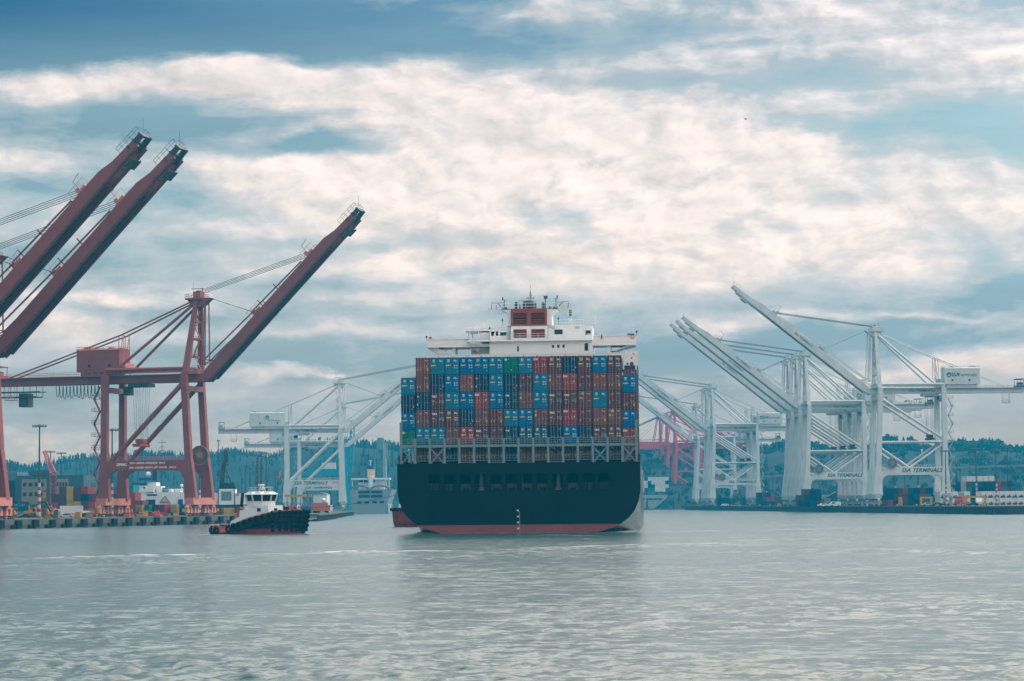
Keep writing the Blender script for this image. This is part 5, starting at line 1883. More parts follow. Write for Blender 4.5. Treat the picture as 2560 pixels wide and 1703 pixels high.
def make_person(name, loc, rz, top_m, leg_m, skin_m, label, **kw):
    o = person(name, loc, rz, top_m, leg_m, skin_m, label, **kw)
    me = o.data
    if not me.skin_vertices:
        bpy.context.view_layer.objects.active = o
        o.select_set(True)
        import bmesh
        bm = bmesh.new()
        bm.from_mesh(me)
        bm.verts.layers.skin.verify()
        bm.to_mesh(me)
        bm.free()
        o.select_set(False)
    J = [(.15, .11), (.17, .12), (.06, .06), (.085, .10), (.06, .075), (.065, .065), (.065, .065), (.045, .045), (.045, .045), (.036, .036), (.036, .036), (.095, .1), (.095, .1), (.06, .065), (.06, .065), (.042, .045), (.042, .045), (.035, .03), (.035, .03), (.02, .02)] + [(.010, .010)] * 10
    for i, v in enumerate(me.skin_vertices[0].data):
        v.radius = J[i]
    me.skin_vertices[0].data[0].use_root = True
    dg = bpy.context.evaluated_depsgraph_get()
    dg.update()
    ev = bpy.data.meshes.new_from_object(o.evaluated_get(dg))
    o.modifiers.clear()
    o.data = ev
    ev.name = 'person'
    ev.materials.clear()
    for q in (top_m, leg_m, skin_m, MDK):
        ev.materials.append(q)
    idx = []
    for p_ in ev.polygons:
        z = p_.center.z
        if z > 1.50:
            idx.append(3 if z > 1.68 or (p_.center.y > .0 and z > 1.56) else 2)
        elif z < .10:
            idx.append(3)
        elif z < .93 and abs(p_.center.x) < .2:
            idx.append(1)
        elif abs(p_.center.x) > .22 and z < 1.06:
            idx.append(2)
        else:
            idx.append(0)
    ev.polygons.foreach_set('material_index', idx)
    # eyes and mouth
    for nm, mb_ in (('eye', MB().ball((-.032, -.095, 1.65), .012, 6, 4)), ('eye', MB().ball((.032, -.095, 1.65), .012, 6, 4)), ('mouth', MB().box(-.025, .025, -.105, -.09, 1.565, 1.575))):
        mb_.build(nm, MDK if nm == 'eye' else dec_r, o)
    o.location = loc
    o.rotation_euler = (0, 0, rz)
    return tag(o, label, 'person')


skinm = paint('skin', (.45, .27, .19), .6, .1)
navym = paint('dark_workwear', (.015, .02, .03), .8, .2, 3)
redv = paint('red_life_vest', (.4, .05, .04), .7, .2, 3)
wp = ship_world(hx(350) + .28, 38 + 1.55, hz(612) + .61)
pn_ = make_person('person', wp, R(-10), navym, navym, skinm, 'person in dark clothes standing at the left end of the bridge wing')
MB().tube((0, 0, 1.12), (0, 0, 1.42), .215, .2, n=10).build('life_vest', redv, pn_)
# ---------------------------------------------------------------- tugboats
tugblack = paint('tug_black', (.006, .008, .010), .6, .3, .8)
tugred = paint('tug_red', (.22, .028, .032), .55, .25, .6, streak=.3, grime=(.06, .02, .02))
tugpink = paint('tug_faded_red', (.45, .10, .085), .55, .2, .8, streak=.2, grime=(.2, .06, .05))
tugwhite = paint('tug_white', (.56, .58, .59), .45, .06, .5, streak=.08, grime=(.4, .4, .38))


def interp(tab, x):
    for (a, va), (b, vb) in zip(tab, tab[1:]):
        if x <= b:
            return va + (vb - va) * max(0, (x - a)) / (b - a)
    return tab[-1][1]


def tugboat(label, hullcol, sidecol, levels=5):
    root = empty('tugboat', (0, 0, 0), 0, label, 'tugboat', 'tugs working around the ship')
    HBm = 4.2
    sheer = [(-10, 1.75), (-8, 1.55), (-6, 1.4), (-4, 1.45), (-2.5, 2.1), (0, 2.85), (3, 3.5), (6, 4.05), (8.5, 4.25), (10.3, 4.3)]

    def hb(x):
        if x < -5.8:
            return HBm * math.sqrt(max(0, 1 - ((-x - 5.8) / 4.3) ** 2)) ** .8
        if x > 2.5:
            return HBm * max(0, 1 - ((x - 2.5) / 7.9) ** 2.6) ** .62
        return HBm
    xs_ = [-10.05, -9.6, -9, -8, -7, -6, -4, -2, 0, 2, 4, 5.5, 7, 8, 9, 9.6, 10.1, 10.38]
    prof = [(-.8, .78), (.0, .86), (.9, .93), (None, 1.0)]
    n = len(prof)
    P_ = []
    for x in xs_:
        b_, t_ = hb(x), interp(sheer, x)
        for sgn in (-1, 1):
            for z, k in (prof if sgn < 0 else prof[::-1]):
                zz = t_ if z is None else z
                kk = k if x < 4 else k - (1 - k) * (x - 4) / 6.4 * 1.2
                xx = x if x < 5 else x - (1 - k) * (x - 5) * .8
                P_.append((xx, sgn * b_ * kk, zz))
    w_ = 2 * n
    m = MB()
    fs = []
    for j in range(len(xs_) - 1):
        for i in range(w_ - 1):
            if i == n - 1:
                continue
            fs.append((j * w_ + i, j * w_ + i + 1, (j + 1) * w_ + i + 1, (j + 1) * w_ + i))
    mi = []
    m.add(P_, fs)
    k = 0
    for j in range(len(xs_) - 1):
        for i in range(w_ - 1):
            if i == n - 1:
                continue
            m.mi[k] = 0 if i in (2, w_ - 4) and xs_[j] > -6.5 else 1
            k += 1
    m.m = 0
    dk = []
    for x in xs_:
        b_, t_ = hb(x) * .985, interp(sheer, x) - .75
        dk += [(x, -b_, t_), (x, b_, t_)]
    m.add(dk, [(2 * j, 2 * j + 2, 2 * j + 3, 2 * j + 1) for j in range(len(xs_) - 1)])
    hl = m.build('hull', [hullcol, sidecol], root, smooth=False)
    # stern bulwark, faded red, with its freeing ports
    m = MB()
    ins = MB()
    for j in range(len(xs_) - 1):
        if xs_[j] >= -4.2:
            break
        for sgn in (-1, 1):
            a = Vector((xs_[j], sgn * hb(xs_[j]) * 1.01, interp(sheer, xs_[j]) - .62))
            b_ = Vector((xs_[j + 1], sgn * hb(xs_[j + 1]) * 1.01, interp(sheer, xs_[j + 1]) - .62))
            m.bar(a, b_, .1, .95)
            m.bar(a + Vector((0, 0, .52)), b_ + Vector((0, 0, .52)), .34, .1)
    m.build('stern_bulwark', tugpink, hl)
    # rubbing rail and tyres
    m = MB()
    for j in range(len(xs_) - 1):
        if xs_[j] < -5 or xs_[j] > 9.7:
            continue
        for sgn in (-1, 1):
            a = Vector((xs_[j], sgn * (hb(xs_[j]) + .06), interp(sheer, xs_[j]) - .1))
            b_ = Vector((xs_[j + 1], sgn * (hb(xs_[j + 1]) + .06), interp(sheer, xs_[j + 1]) - .1))
            m.bar(a, b_, .22, .2)
    m.build('gunwale', tugpink if hullcol == tugblack else tugblack, hl)
    tx = [-4.3, -3.2, -2.0, -.7, .7, 2.1, 3.5, 4.8]
    for sgn in (-1, 1):
        for i, x in enumerate(tx):
            r_ = .7 if i < 2 else .86
            t = MB().torus((0, 0, 0), r_ - .2, .24, 'y', 16, 7).build('tyre', rubber, hl, smooth=True)
            t.location = (x, sgn * (hb(x) + .2), interp(sheer, x) - (.55 if i < 2 else .95))
            t.rotation_euler = (R((i * 37) % 11 - 5), R((i * 23) % 30), R((i * 53) % 13 - 6))
    # the bow: stacked rubber blocks all round, a little ragged
    for lvl, (z0, rr) in enumerate(((3.85, .42), (3.1, .46), (2.3, .46), (1.5, .46), (.75, .40))[:levels]):
        m = MB()
        for j in range(15):
            t_ = -1 + 2 * j / 14
            x0 = 5.3 + 5.0 * (1 - abs(t_) ** 2.2)
            sgn = 1 if t_ > 0 else -1
            b_ = hb(min(x0, 10.3)) if abs(t_) > .02 else 0
            kx = 1 - lvl * .012
            z_ = min(z0, interp(sheer, x0) - .2) + .06 * math.sin(j * 2.3 + lvl)
            m.ball((x0 * kx + .1, sgn * b_ * (1 - .03 * lvl), z_), rr * (1 + .08 * math.sin(j * 3.1 + lvl * 2)), 9, 6, .85)
        m.build('bow_fender', rubber, hl)
    m = MB()
    for j in range(7):
        t_ = -1 + 2 * j / 6
        a_ = t_ * 1.25
        m.torus((-5.8 - 4.3 * math.cos(a_) - .1, 4.2 * math.sin(a_), .72), .5, .36, 'y' if abs(t_) > .6 else 'x', 14, 6)
    m.build('stern_fender', rubber, hl)
    # deckhouse with its slanting side plates
    m = MB()
    m.prism([(-3.4, 1.3), (3.6, 2.9), (3.4, 5.0), (-2.1, 5.0), (-2.4, 4.2), (-3.0, 4.2)], 'y', -2.5, 2.5)
    for sgn in (-1, 1):
        y = sgn * 3.3
        m.prism([(-5.0, .8), (-4.4, 2.3), (-2.9, 2.9), (2.6, 3.9), (2.6, 2.2), (-1, 1.0)], 'y', y - .06, y + .06)
        m.box(-2.6, 2.4, min(sgn * 2.5, y), max(sgn * 2.5, y), 2.9, 2.98)
    dh = m.build('deckhouse', tugwhite, root)
    m = MB()
    for sgn in (-1, 1):
        m.box(1.0, 1.75, sgn * 2.56 - .05, sgn * 2.56 + .05, 3.95, 4.55)
    m.box(3.42, 3.6, -.5, .4, 3.95, 4.5)
    m.build('window', MGL, dh)
    m = MB()
    for sgn in (-1, 1):
        m.box(-1.6, -.9, sgn * 2.56 - .03, sgn * 2.56 + .03, 3.0, 4.7)
    m.build('door', shipw2, dh)
    m = MB()
    for sgn in (-1, 1):
        m.box(-2.95, -1.95, sgn * 2.53 - .03, sgn * 2.53 + .03, 4.35, 4.75)
    m.build('name_board', ylw, dh)
    # wheelhouse: a faceted ring with windows that lean outwards
    def ring(rx, ry, z, ox=.2):
        return [(ox + rx * math.cos(PI / 10 + 2 * PI * k / 10), ry * math.sin(PI / 10 + 2 * PI * k / 10), z) for k in range(10)]
    m = MB()
    r0, r1, r2, r3, r4 = ring(2.75, 2.7, 4.8), ring(2.8, 2.75, 5.75), ring(3.15, 3.1, 6.85), ring(3.42, 3.3, 6.95), ring(2.5, 2.4, 7.42)
    m.add(r0 + r1, [(k, (k + 1) % 10, 10 + (k + 1) % 10, 10 + k) for k in range(10)])
    m.add(r2 + r3, [(k, (k + 1) % 10, 10 + (k + 1) % 10, 10 + k) for k in range(10)])
    m.add(r3 + r4, [(k, (k + 1) % 10, 10 + (k + 1) % 10, 10 + k) for k in range(10)] + [tuple(range(10, 20))])
    for k in range(10):
        m.bar(r1[k], r2[k], .24, .2)
    wh = m.build('wheelhouse', tugwhite, root)
    for k in range(10):
        q1, q2 = ring(2.76, 2.71, 5.75), ring(3.1, 3.05, 6.86)
        MB().add([q1[k], q1[(k + 1) % 10], q2[(k + 1) % 10], q2[k]], [(0, 1, 2, 3)]).build('window', MGL, wh)
    for k in range(10):
        a = [Vector(r3[k]).lerp(Vector(r4[k]), t_) for t_ in (.3, .75)]
        b_ = [Vector(r3[(k + 1) % 10]).lerp(Vector(r4[(k + 1) % 10]), t_) for t_ in (.3, .75)]
        o = Vector((0, 0, .015))
        MB().add([a[0].lerp(b_[0], .2) + o, a[0].lerp(b_[0], .8) + o, a[1].lerp(b_[1], .8) + o, a[1].lerp(b_[1], .2) + o], [(0, 1, 2, 3)]).build('skylight', paint('tinted_glass', (.12, .17, .19), .15, .1), wh)
    MB().box(-1.6, .6, -1.2, 1.2, 7.42, 7.5).rail([(-1.8, -1.6, 7.4), (1.8, -1.6, 7.4), (1.8, 1.6, 7.4), (-1.8, 1.6, 7.4), (-1.8, -1.6, 7.4)], .8, .03, .9).build('railing', railm, wh)
    # mast
    m = MB().tube((-.6, 0, 7.4), (-.6, 0, 11.0), .13, .08, n=6).tube((-.6, 0, 11), (-.6, 0, 13.5), .05, n=5)
    m.tube((-.15, .25, 7.4), (-.15, .25, 12.9), .05, n=5)
    for z, l_ in ((9.2, 1.0), (11.6, .75), (10.4, .6)):
        m.tube((-.6, -l_, z), (-.6, l_, z), .035, n=4).tube((-.6 - l_, 0, z), (-.6 + l_, 0, z), .035, n=4)
    for z in (8.3, 8.9, 9.8, 10.8, 12.0, 12.6, 13.2):
        m.box(-.78, -.5, -.12, .12, z, z + .26)
    m.build('mast', MDK, root)
    m = MB().box(-.1, .5, -.7, .7, 8.5, 8.72).tube((-.3, 0, 7.5), (.2, 0, 8.5), .08, n=5)
    m.build('radar', shipw, root)
    MB().ball((1.3, -1.0, 7.95), .3, 10, 6, 1.2).tube((1.3, -1.0, 7.4), (1.3, -1.0, 7.8), .1, n=6).build('dome', shipw, root)
    for x, y, z in ((-1.7, 1.3, 12.0), (1.2, 1.4, 10.6), (-1.6, -1.4, 10.2)):
        MB().tube((x, y, 7.4), (x, y, z), .02, n=4).build('antenna', MDK, root)
    MB().tube((1.9, -.7, 7.45), (1.9, -.7, 7.8), .06, n=5).tube((1.75, -.7, 7.85), (2.2, -.7, 7.85), .2, n=10).build('searchlight', MDK, root)
    for sgn in (-1, 1):
        MB().tube((-3.3, sgn * 1.7, 2.2), (-3.2, sgn * 1.7, 4.6), .36, n=9).tube((-3.2, sgn * 1.7, 4.6), (-2.85, sgn * 1.7, 7.3), .3, n=9).build('exhaust_stack', tugblack, root)
        MB().box(-4.1, -3.4, sgn * 2.3 - .3, sgn * 2.3 + .3, 1.0, 3.4).build('vent_trunk', tugpink, root)
    MB().tube((-6.6, -.5, .9), (-6.6, -.5, 2.0), .2, n=8).tube((-6.6, .5, .9), (-6.6, .5, 2.0), .2, n=8).tube((-6.6, -.9, 1.7), (-6.6, .9, 1.7), .16, n=8).build('tow_bitt', MDK, root)
    MB().tube((6.6, -1.0, 3.9), (6.6, 1.0, 3.9), .75, n=14).box(6.0, 7.2, -1.25, -1.0, 3.2, 4.7).box(6.0, 7.2, 1.0, 1.25, 3.2, 4.7).build('winch', tugblack, root)
    MB().torus((8.6, 0, 4.55), .4, .13, 'x', 12, 6).build('fairlead', shipw2, root)
    return root


tug = tugboat('tugboat with white wheelhouse and tyre hung black hull, towing line at its bow', tugblack, tugred)
TY = 428.0
tc_ = P(651, 1334, TY)
TH = R(-27)
tug.location = (tc_.x, TY, 0)
tug.rotation_euler = (0, 0, TH)
tug.scale = (.92, .95, 1)
tug2 = tugboat('red tugboat mostly hidden behind the left side of the big ship', tugred, tugred, 1)
t2 = ship_world(-26.5, 142.0, 0)
tug2.location = t2
tug2.rotation_euler = (0, 0, R(200))
tug2['label'] = 'red hulled tugboat mostly hidden behind the left side of the ship'
# tow line, slightly slack
a = tug.matrix_basis @ Vector((8.6, 0, 4.55))
a = Matrix.Translation(tug.location) @ Matrix.Rotation(TH, 4, 'Z') @ Vector((8.6 * .92, 0, 4.55))
b_ = Vector(ship_world(-20.5, .6, 6.6))
pts = [a.lerp(b_, i / 20) - Vector((0, 0, .55 * 4 * (i / 20) * (1 - i / 20))) for i in range(21)]
tl = MB().path([p - a for p in pts], .055, 6).build('tow_line', MROPE)
tl.location = a
tag(tl, 'taut dark tow line from the tugboat bow to the ship', 'rope')
# ---------------------------------------------------------------- hills and their woods
hillm = paint('wooded_hill', (.005, .014, .012), .95, .3, .01)
leafm = paint('conifer_green', (.022, .042, .034), .95, .45, .05)
leafm2 = paint('broadleaf_green', (.034, .058, .034), .95, .45, .05)
barkm = paint('bark', (.06, .045, .035), .9, .3)
nprs = np.random.RandomState(3)


def ridge_from(tab, Y):
    """skyline of the photograph (column, row) -> world (x, height) at distance Y"""
    return [(P(px, py, Y).x, P(px, py, Y).z) for px, py in tab]


def hill(name, tab, Yf, Yr, Yb, treeh, lab):
    """a long hill: shore at Yf, ridge at Yr, falling away to Yb"""
    r_ = ridge_from(tab, Yr)
    x0, x1 = r_[0][0], r_[-1][0]
    nx, ny = 150, 26
    V = []
    xs_ = np.linspace(x0, x1, nx)
    hx_ = np.interp(xs_, [p[0] for p in r_], [p[1] for p in r_]) - treeh * .85
    for j in range(ny):
        t = j / (ny - 1)
        y = Yf + (Yb - Yf) * t
        tr = (Yr - Yf) / (Yb - Yf)
        k = (t / tr) if t < tr else max(0, 1 - (t - tr) / (1 - tr))
        k = k * k * (3 - 2 * k)
        for i, x in enumerate(xs_):
            w_ = 1 + .10 * math.sin(x / 43.0 + y / 61.0) * (1 - abs(2 * k - 1))
            V.append((x * (y / Yr if y < Yr else 1), y, max(-.5 if j == 0 else .6, hx_[i] * k * w_)))
    F_ = [(j * nx + i, j * nx + i + 1, (j + 1) * nx + i + 1, (j + 1) * nx + i) for j in range(ny - 1) for i in range(nx - 1)]
    o = MB().add(V, F_).build(name, hillm, smooth=True)
    tag(o, lab, 'hill', kind='structure')
    return np.array(V).reshape(ny, nx, 3)


def conifer_pts(rng, h):
    """one conifer as ragged tiers of boughs"""
    V, F_ = [], []
    n = 7
    tiers = 5
    for t in range(tiers):
        z0 = h * (.12 + .17 * t)
        z1 = z0 + h * (.30 - .02 * t)
        r_ = h * (.20 - .033 * t) * rng.uniform(.85, 1.15)
        b = len(V)
        V.append((rng.normal(0, .012 * h), rng.normal(0, .012 * h), z1))
        for k in range(n):
            a = 2 * PI * k / n + rng.uniform(-.3, .3)
            q = r_ * rng.uniform(.6, 1.2)
            V.append((q * math.cos(a), q * math.sin(a), z0 + rng.uniform(-.04, .03) * h))
        F_ += [(b, b + 1 + k, b + 1 + (k + 1) % n) for k in range(n)]
    return np.array(V), F_


def broad_pts(rng, h):
    """one broadleaf crown as many small leaf clumps in an uneven volume"""
    V, F_ = [], []
    nb = 13
    for c in range(nb):
        a, u = rng.uniform(0, 2 * PI), rng.uniform(-.2, 1)
        rr = h * .30 * math.sqrt(rng.uniform(0, 1))
        cx_, cy_, cz_ = rr * math.cos(a), rr * math.sin(a), h * (.55 + .34 * u * (1 - (rr / (h * .36)) ** 2))
        s = h * rng.uniform(.08, .17)
        for k in range(9):
            d = rng.normal(0, 1, 3)
            d /= np.linalg.norm(d)
            e = np.cross(d, rng.normal(0, 1, 3))
            e /= np.linalg.norm(e)
            f_ = np.cross(d, e)
            c0 = np.array((cx_, cy_, cz_)) + d * s
            q = s * .62
            b = len(V)
            V += [c0 + e * q, c0 + f_ * q * .8, c0 - e * q * .9, c0 - f_ * q]
            F_.append((b, b + 1, b + 2, b + 3))
    return np.array(V), F_


def wood(name, G_, count, hmin, hmax, kinds, mats, lab, ridge_bias=.5, ridge_rows=(12, 16)):
    rng = nprs
    protos = []
    for k in kinds:
        protos += [((conifer_pts if k == 'c' else broad_pts)(rng, 1.0)) for _ in range(7)]
    half = len(protos) // len(kinds)
    AV, AF, MI = [], [], []
    off = 0
    ny, nx, _ = G_.shape
    for t in range(count):
        if rng.uniform() < ridge_bias:
            j = rng.uniform(*ridge_rows)
        else:
            j = rng.uniform(.5, ridge_rows[1])
        i = rng.uniform(0, nx - 1.01)
        j0, i0 = int(j), int(i)
        fj, fi = j - j0, i - i0
        p = (G_[j0, i0] * (1 - fj) + G_[j0 + 1, i0] * fj) * (1 - fi) + (G_[j0, i0 + 1] * (1 - fj) + G_[j0 + 1, i0 + 1] * fj) * fi
        kk = rng.randint(len(protos))
        V, F_ = protos[kk]
        h = rng.uniform(hmin, hmax) * (1 + .35 * math.sin(p[0] / 17.0) * math.sin(p[0] / 41.0 + 1))
        a = rng.uniform(0, 2 * PI)
        ca, sa = math.cos(a), math.sin(a)
        wdt = rng.uniform(.85, 1.25)
        W = np.stack([(V[:, 0] * ca - V[:, 1] * sa) * h * wdt, (V[:, 0] * sa + V[:, 1] * ca) * h * wdt, V[:, 2] * h - h * .08], -1) + p
        AV.append(W)
        AF += [tuple(q + off for q in f_) for f_ in F_]
        MI += [(kk // half) % len(mats)] * len(F_)
        off += len(V)
    me = bpy.data.meshes.new(name)
    me.from_pydata(np.concatenate(AV).tolist(), [], AF)
    for q in mats:
        me.materials.append(q)
    me.polygons.foreach_set('material_index', MI)
    o = bpy.data.objects.new(name, me)
    COL.objects.link(o)
    tag(o, lab, 'wood', kind='stuff')
    return o


LT = [(-260, 1150), (0, 1152), (60, 1158), (130, 1143), (200, 1132), (300, 1128), (400, 1132), (480, 1130), (560, 1122), (600, 1118), (680, 1126), (740, 1106), (800, 1098), (860, 1092), (900, 1100), (960, 1103), (1020, 1112), (1120, 1122), (1250, 1145), (1400, 1180)]
GL = hill('hills', LT, 1980, 2350, 2700, 9, 'long low wooded hill behind the left shore')
wood('woodland', GL, 3600, 5, 10, 'c', [leafm], 'dark conifer woods covering the left hill', .62)
RT = [(1250, 1180), (1400, 1150), (1560, 1120), (1640, 1105), (1700, 1108), (1760, 1112), (1850, 1118), (1930, 1108), (1990, 1100), (2040, 1108), (2100, 1112), (2180, 1106), (2260, 1104), (2340, 1112), (2400, 1106), (2470, 1104), (2560, 1112), (2700, 1108), (2900, 1120)]
GR = hill('hills', RT, 1720, 2120, 2500, 9, 'green wooded hill behind the right container yard')
wood('woodland', GR, 2300, 6, 11, 'bbc', [leafm2, leafm2, leafm], 'bushy broadleaf woods covering the right hill', .5)


def tree(px, py_top, Y, h, kind, lab, wd=1.0):
    top = P(px, py_top, Y)
    root = empty('tree', (top.x, Y, top.z - h), 0, lab, 'tree', 'tall trees on the right skyline')
    MB().tube((0, 0, -1), (0, 0, h * .55), h * .03, h * .012, n=6).tube((0, 0, h * .35), (h * .14, 0, h * .6), h * .012, h * .006, n=5).tube((0, 0, h * .4), (-h * .12, h * .05, h * .66), h * .012, h * .006, n=5).build('trunk', barkm, root)
    m = MB()
    for _ in range(4 if kind == 'b' else 1):
        V, F_ = (broad_pts if kind == 'b' else conifer_pts)(nprs, h)
        V = V * np.array((wd, wd, 1.0))
        m.add([tuple(v) for v in V], F_)
    m.build('crown', leafm2 if kind == 'b' else leafm, root)
    return root


for px, py, h, k, wd, lab in ((2216, 1084, 26, 'b', .55, 'tall narrow tree, first of the pair of poplars behind the front white crane'), (2234, 1086, 25, 'b', .6, 'tall narrow tree, second poplar behind the front white crane'),
                              (2258, 1090, 21, 'c', 1.1, 'pointed conifer just right of the two poplars'), (2276, 1089, 22, 'b', .7, 'round topped tree right of the pointed conifer on the skyline'), (2202, 1097, 17, 'c', 1.0, 'small conifer left of the two poplars'),
                              (2494, 1096, 24, 'b', .85, 'big spreading tree on the hilltop near the right edge'), (2452, 1099, 17, 'c', 1.0, 'pointed conifer on the hilltop left of the spreading tree'), (2288, 1098, 15, 'b', .8, 'low round tree at the right end of the skyline clump')):
    tree(px, py, 2120, h, k, lab[:200], wd)
# a road ledge with retaining walls across the right hillside
m = MB()
def gp(px, py, Y):
    return P(px, py, Y)
for (a, b) in (((1900, 1192), (2420, 1168)), ((2420, 1168), (2700, 1160))):
    m.bar(gp(a[0], a[1], 1830), gp(b[0], b[1], 1830), 5, 1.6)
for i in range(16):
    q = gp(1900 + i * 50, 1192 - i * 2.2, 1832)
    m.tube(q - Vector((0, 0, 22)), q, .7, n=6)
rd = m.build('viaduct', paint('pale_concrete', (.16, .17, .16), .85, .2))
tag(rd, 'long grey viaduct road running along the foot of the right hill', 'viaduct')
# ---------------------------------------------------------------- yards: containers, masts, vehicles, ships beyond
def simple_proto(col, k, L=12.19):
    key = ('yard', col, k, L)
    if key in PROTO:
        return PROTO[key], False
    root = empty('container', (0, 0, 0))
    mt = cmat(col, k)
    body_mb(L, 2.6).build('body', mt, root)
    for sx in (-1, 1):
        door_mb(sx, 2.6).build('door', mt, root)
    m = MB()
    for x in (-.8, -.3, .3, .8):
        m.tube((x, .01, .06), (x, .01, 2.54), .03, n=4)
    m.build('lock_rods', rodl, root)
    PROTO[key] = root
    return root, True


def yard_box(col, loc, rz, label, group, L=12.19):
    k = rnd.randrange(len(PAL[col]))
    p, new = (rp, False) if col == 'reefer' else simple_proto(col, k, L)
    o = p if new else copy_tree(p)
    o.location = loc
    o.rotation_euler = (0, 0, rz)
    return tag(o, label, 'container', group)


PAL['reefer'] = [(.6, .6, .55)]
YC = {'m': 'dark maroon', 'n': 'dark navy', 'r': 'crimson', 't': 'brown', 'y': 'yellow', 'g': 'grey', 'e': 'teal', 'w': 'white', 'b': 'dull blue', 'u': 'bright blue', 'f': 'reefer', 'G': 'green'}
TIER = ['ground', 'second', 'third', 'fourth', 'fifth']


def stacks(place, group, Y, px0, cols, z0, rz=0.0, pitch=2.56, lift=0):
    x0 = X(px0, Y)
    for i, colm in enumerate(cols):
        for t, ch in enumerate(colm):
            if ch == '.':
                continue
            nm = 'white refrigerated' if ch == 'f' else YC[ch]
            h = 2.9 if ch == 'f' else 2.6
            top = '' if t < len(colm) - 1 else ' on top'
            yard_box(YC[ch], (x0 + i * pitch + rnd.uniform(-.06, .06), Y + rnd.uniform(-.15, .15), z0 + t * (h + .012) + .004), rz + rnd.uniform(-.004, .004),
                     f'{nm} container, {TIER[t]} tier, {ORD[i]} stack {place}', group)


ZA = ZL - .35
stacks('left of the red crane stairs', 'stacked yard containers behind the left quay', 846, 138, ['mrm', 'tmmm', 'myyy', 'tymm', 'rmnr', 'yrm'], ZA)
stacks('between the red crane legs', 'dark containers between the red crane legs', 872, 256, ['bmm', 'mmnn', 'tmn'], ZA)
stacks('right of the red crane foot', 'containers beside the white ship', 800, 304, ['rree', 'ttee'], ZA)
stacks('touching the white ship bow', 'containers beside the white ship bow', 792, 328, ['trr', 'mt'], ZA)
# blue boxes at the far left
for i, (px, t, lab) in enumerate(((9, 0, 'blue container at the left edge, lower of a pair'), (9, 1, 'blue container at the left edge, upper of a pair'), (33, 0, 'blue lettered container beside the left pair, lower'), (33, 1, 'blue lettered container beside the left pair, upper'))):
    o = yard_box('dull blue', (X(px + 14, 820), 820, ZA + t * 2.612), R(90), lab, 'blue containers at the left edge', 6.06)
    o.location.x -= 2.5
    if px == 33:
        lettering('DUCO', 1.0, 'lettering', dec_b, o, frame((1.235 if False else 0, 0, 0), (1, 0, 0), (0, 0, 1)) if False else frame((CW / 2 + .02, 3.0, 1.5), (0, 1, 0), (0, 0, 1)), 0, .02, 1.3)
for o_ in [q for q in COL.objects if q.name.startswith('container') and q.get('group') == 'blue containers at the left edge']:
    o_.rotation_euler = (0, 0, R(-90))
    o_.location.x += 0
# the row on trailers behind the red portal
for i, (px, col, L) in enumerate(((347, 'yellow', 6.06), (365, 'teal', 6.06), (388, 'dark maroon', 6.06), (401, 'crimson', 6.06), (431, 'yellow', 6.06), (450, 'bright blue', 6.06))):
    o = yard_box(col, (X(px, 752), 752 + i * .6, ZA + 1.15), R(-24), ['olive yellow container on a trailer, left end of the row under the red portal', 'teal container on a trailer beside the olive one', 'dark maroon container on a trailer in the row under the portal', 'crimson container on a trailer in the row under the portal', 'tan yellow container on a trailer near the right portal leg', 'blue container on a trailer at the right end of the row'][i][:120], 'containers on trailers under the red portal', L)
    tr_ = empty('trailer', (o.location.x, o.location.y, ZA), R(-24), ['dark trailer under the olive yellow container', 'dark trailer under the teal container', 'dark trailer under the maroon container', 'dark trailer under the crimson container', 'dark trailer under the tan yellow container', 'dark trailer under the blue container'][i], 'trailer', 'trailers under the red portal')
    MB().box(-1.1, 1.1, .1, 6.0, .85, 1.13).box(-.7, -.4, .1, 6.0, .6, .85).box(.4, .7, .1, 6.0, .6, .85).build('chassis', MDK, tr_)
    for y in (.9, 2.1, 4.8):
        MB().tube((-1.15, y, .47), (-.75, y, .47), .46, n=10).tube((.75, y, .47), (1.15, y, .47), .46, n=10).build('wheels', rubber, tr_)

# right yard
stacks('behind the front white crane', 'containers behind the front white crane', 1062, 2234, ['be', 'nrm', 'mmr', 'nnb', 'nbn', 'rrm', 'eun', 'mnn'], ZR)
stacks('right of the front white crane', 'container wall in the right yard', 1066, 2366, ['nene', 'ngen', 'nnnn', 'gmgg', 'mnem', 'bnnu', 'nrnb', 'rrnn', 'nmnn', 'emrr', 'nnem', 'nemn'], ZR)
stacks('at the back of the right yard', 'pale containers along the top at the back', 1096, 2424, ['nnnnw', 'nnnnw', 'nnnnw', 'nnnnw', 'nnnnw'], ZR)
stacks('in the rows near the right edge', 'white refrigerated containers near the right edge', 1000, 2462, ['ff', 'ff', 'ff', 'ff', 'ff', 'ff', 'ff'], ZR, pitch=2.5)
stacks('by the yellow gantry', 'white refrigerated containers by the yellow gantry', 1004, 2358, ['ff', 'gf', 'ff', 'wg', 'ff'], ZR, pitch=2.5)
stacks('under the packed white cranes', 'containers between the white crane legs', 1090, 2004, ['nm', 'nnm', 'bnn', 'mnn', 'gg', 'mg'], ZR)
FAR = [(1430, 1900, ['nnn', 'nmm', 'brn', 'nrr', 'mm', 'nm']), (1600, 1860, ['nn', 'mm', 'nnn', 'rb', 'nn']), (1560, 1800, ['nn', 'mn', 'nb'])]
stacks('just left of the front white crane', 'containers just left of the front crane', 1056, 2182, ['we', 'nb', 'mnn', 'rnn', 'nmn'], ZR)

# light masts: the height is the same, so the distance follows
stripe_r, stripe_w = paint('mast_red', (.26, .025, .03), .6, .1), paint('mast_white', (.42, .43, .43), .6, .1)
mastm = paint('mast_steel', (.035, .045, .05), .5, .2)


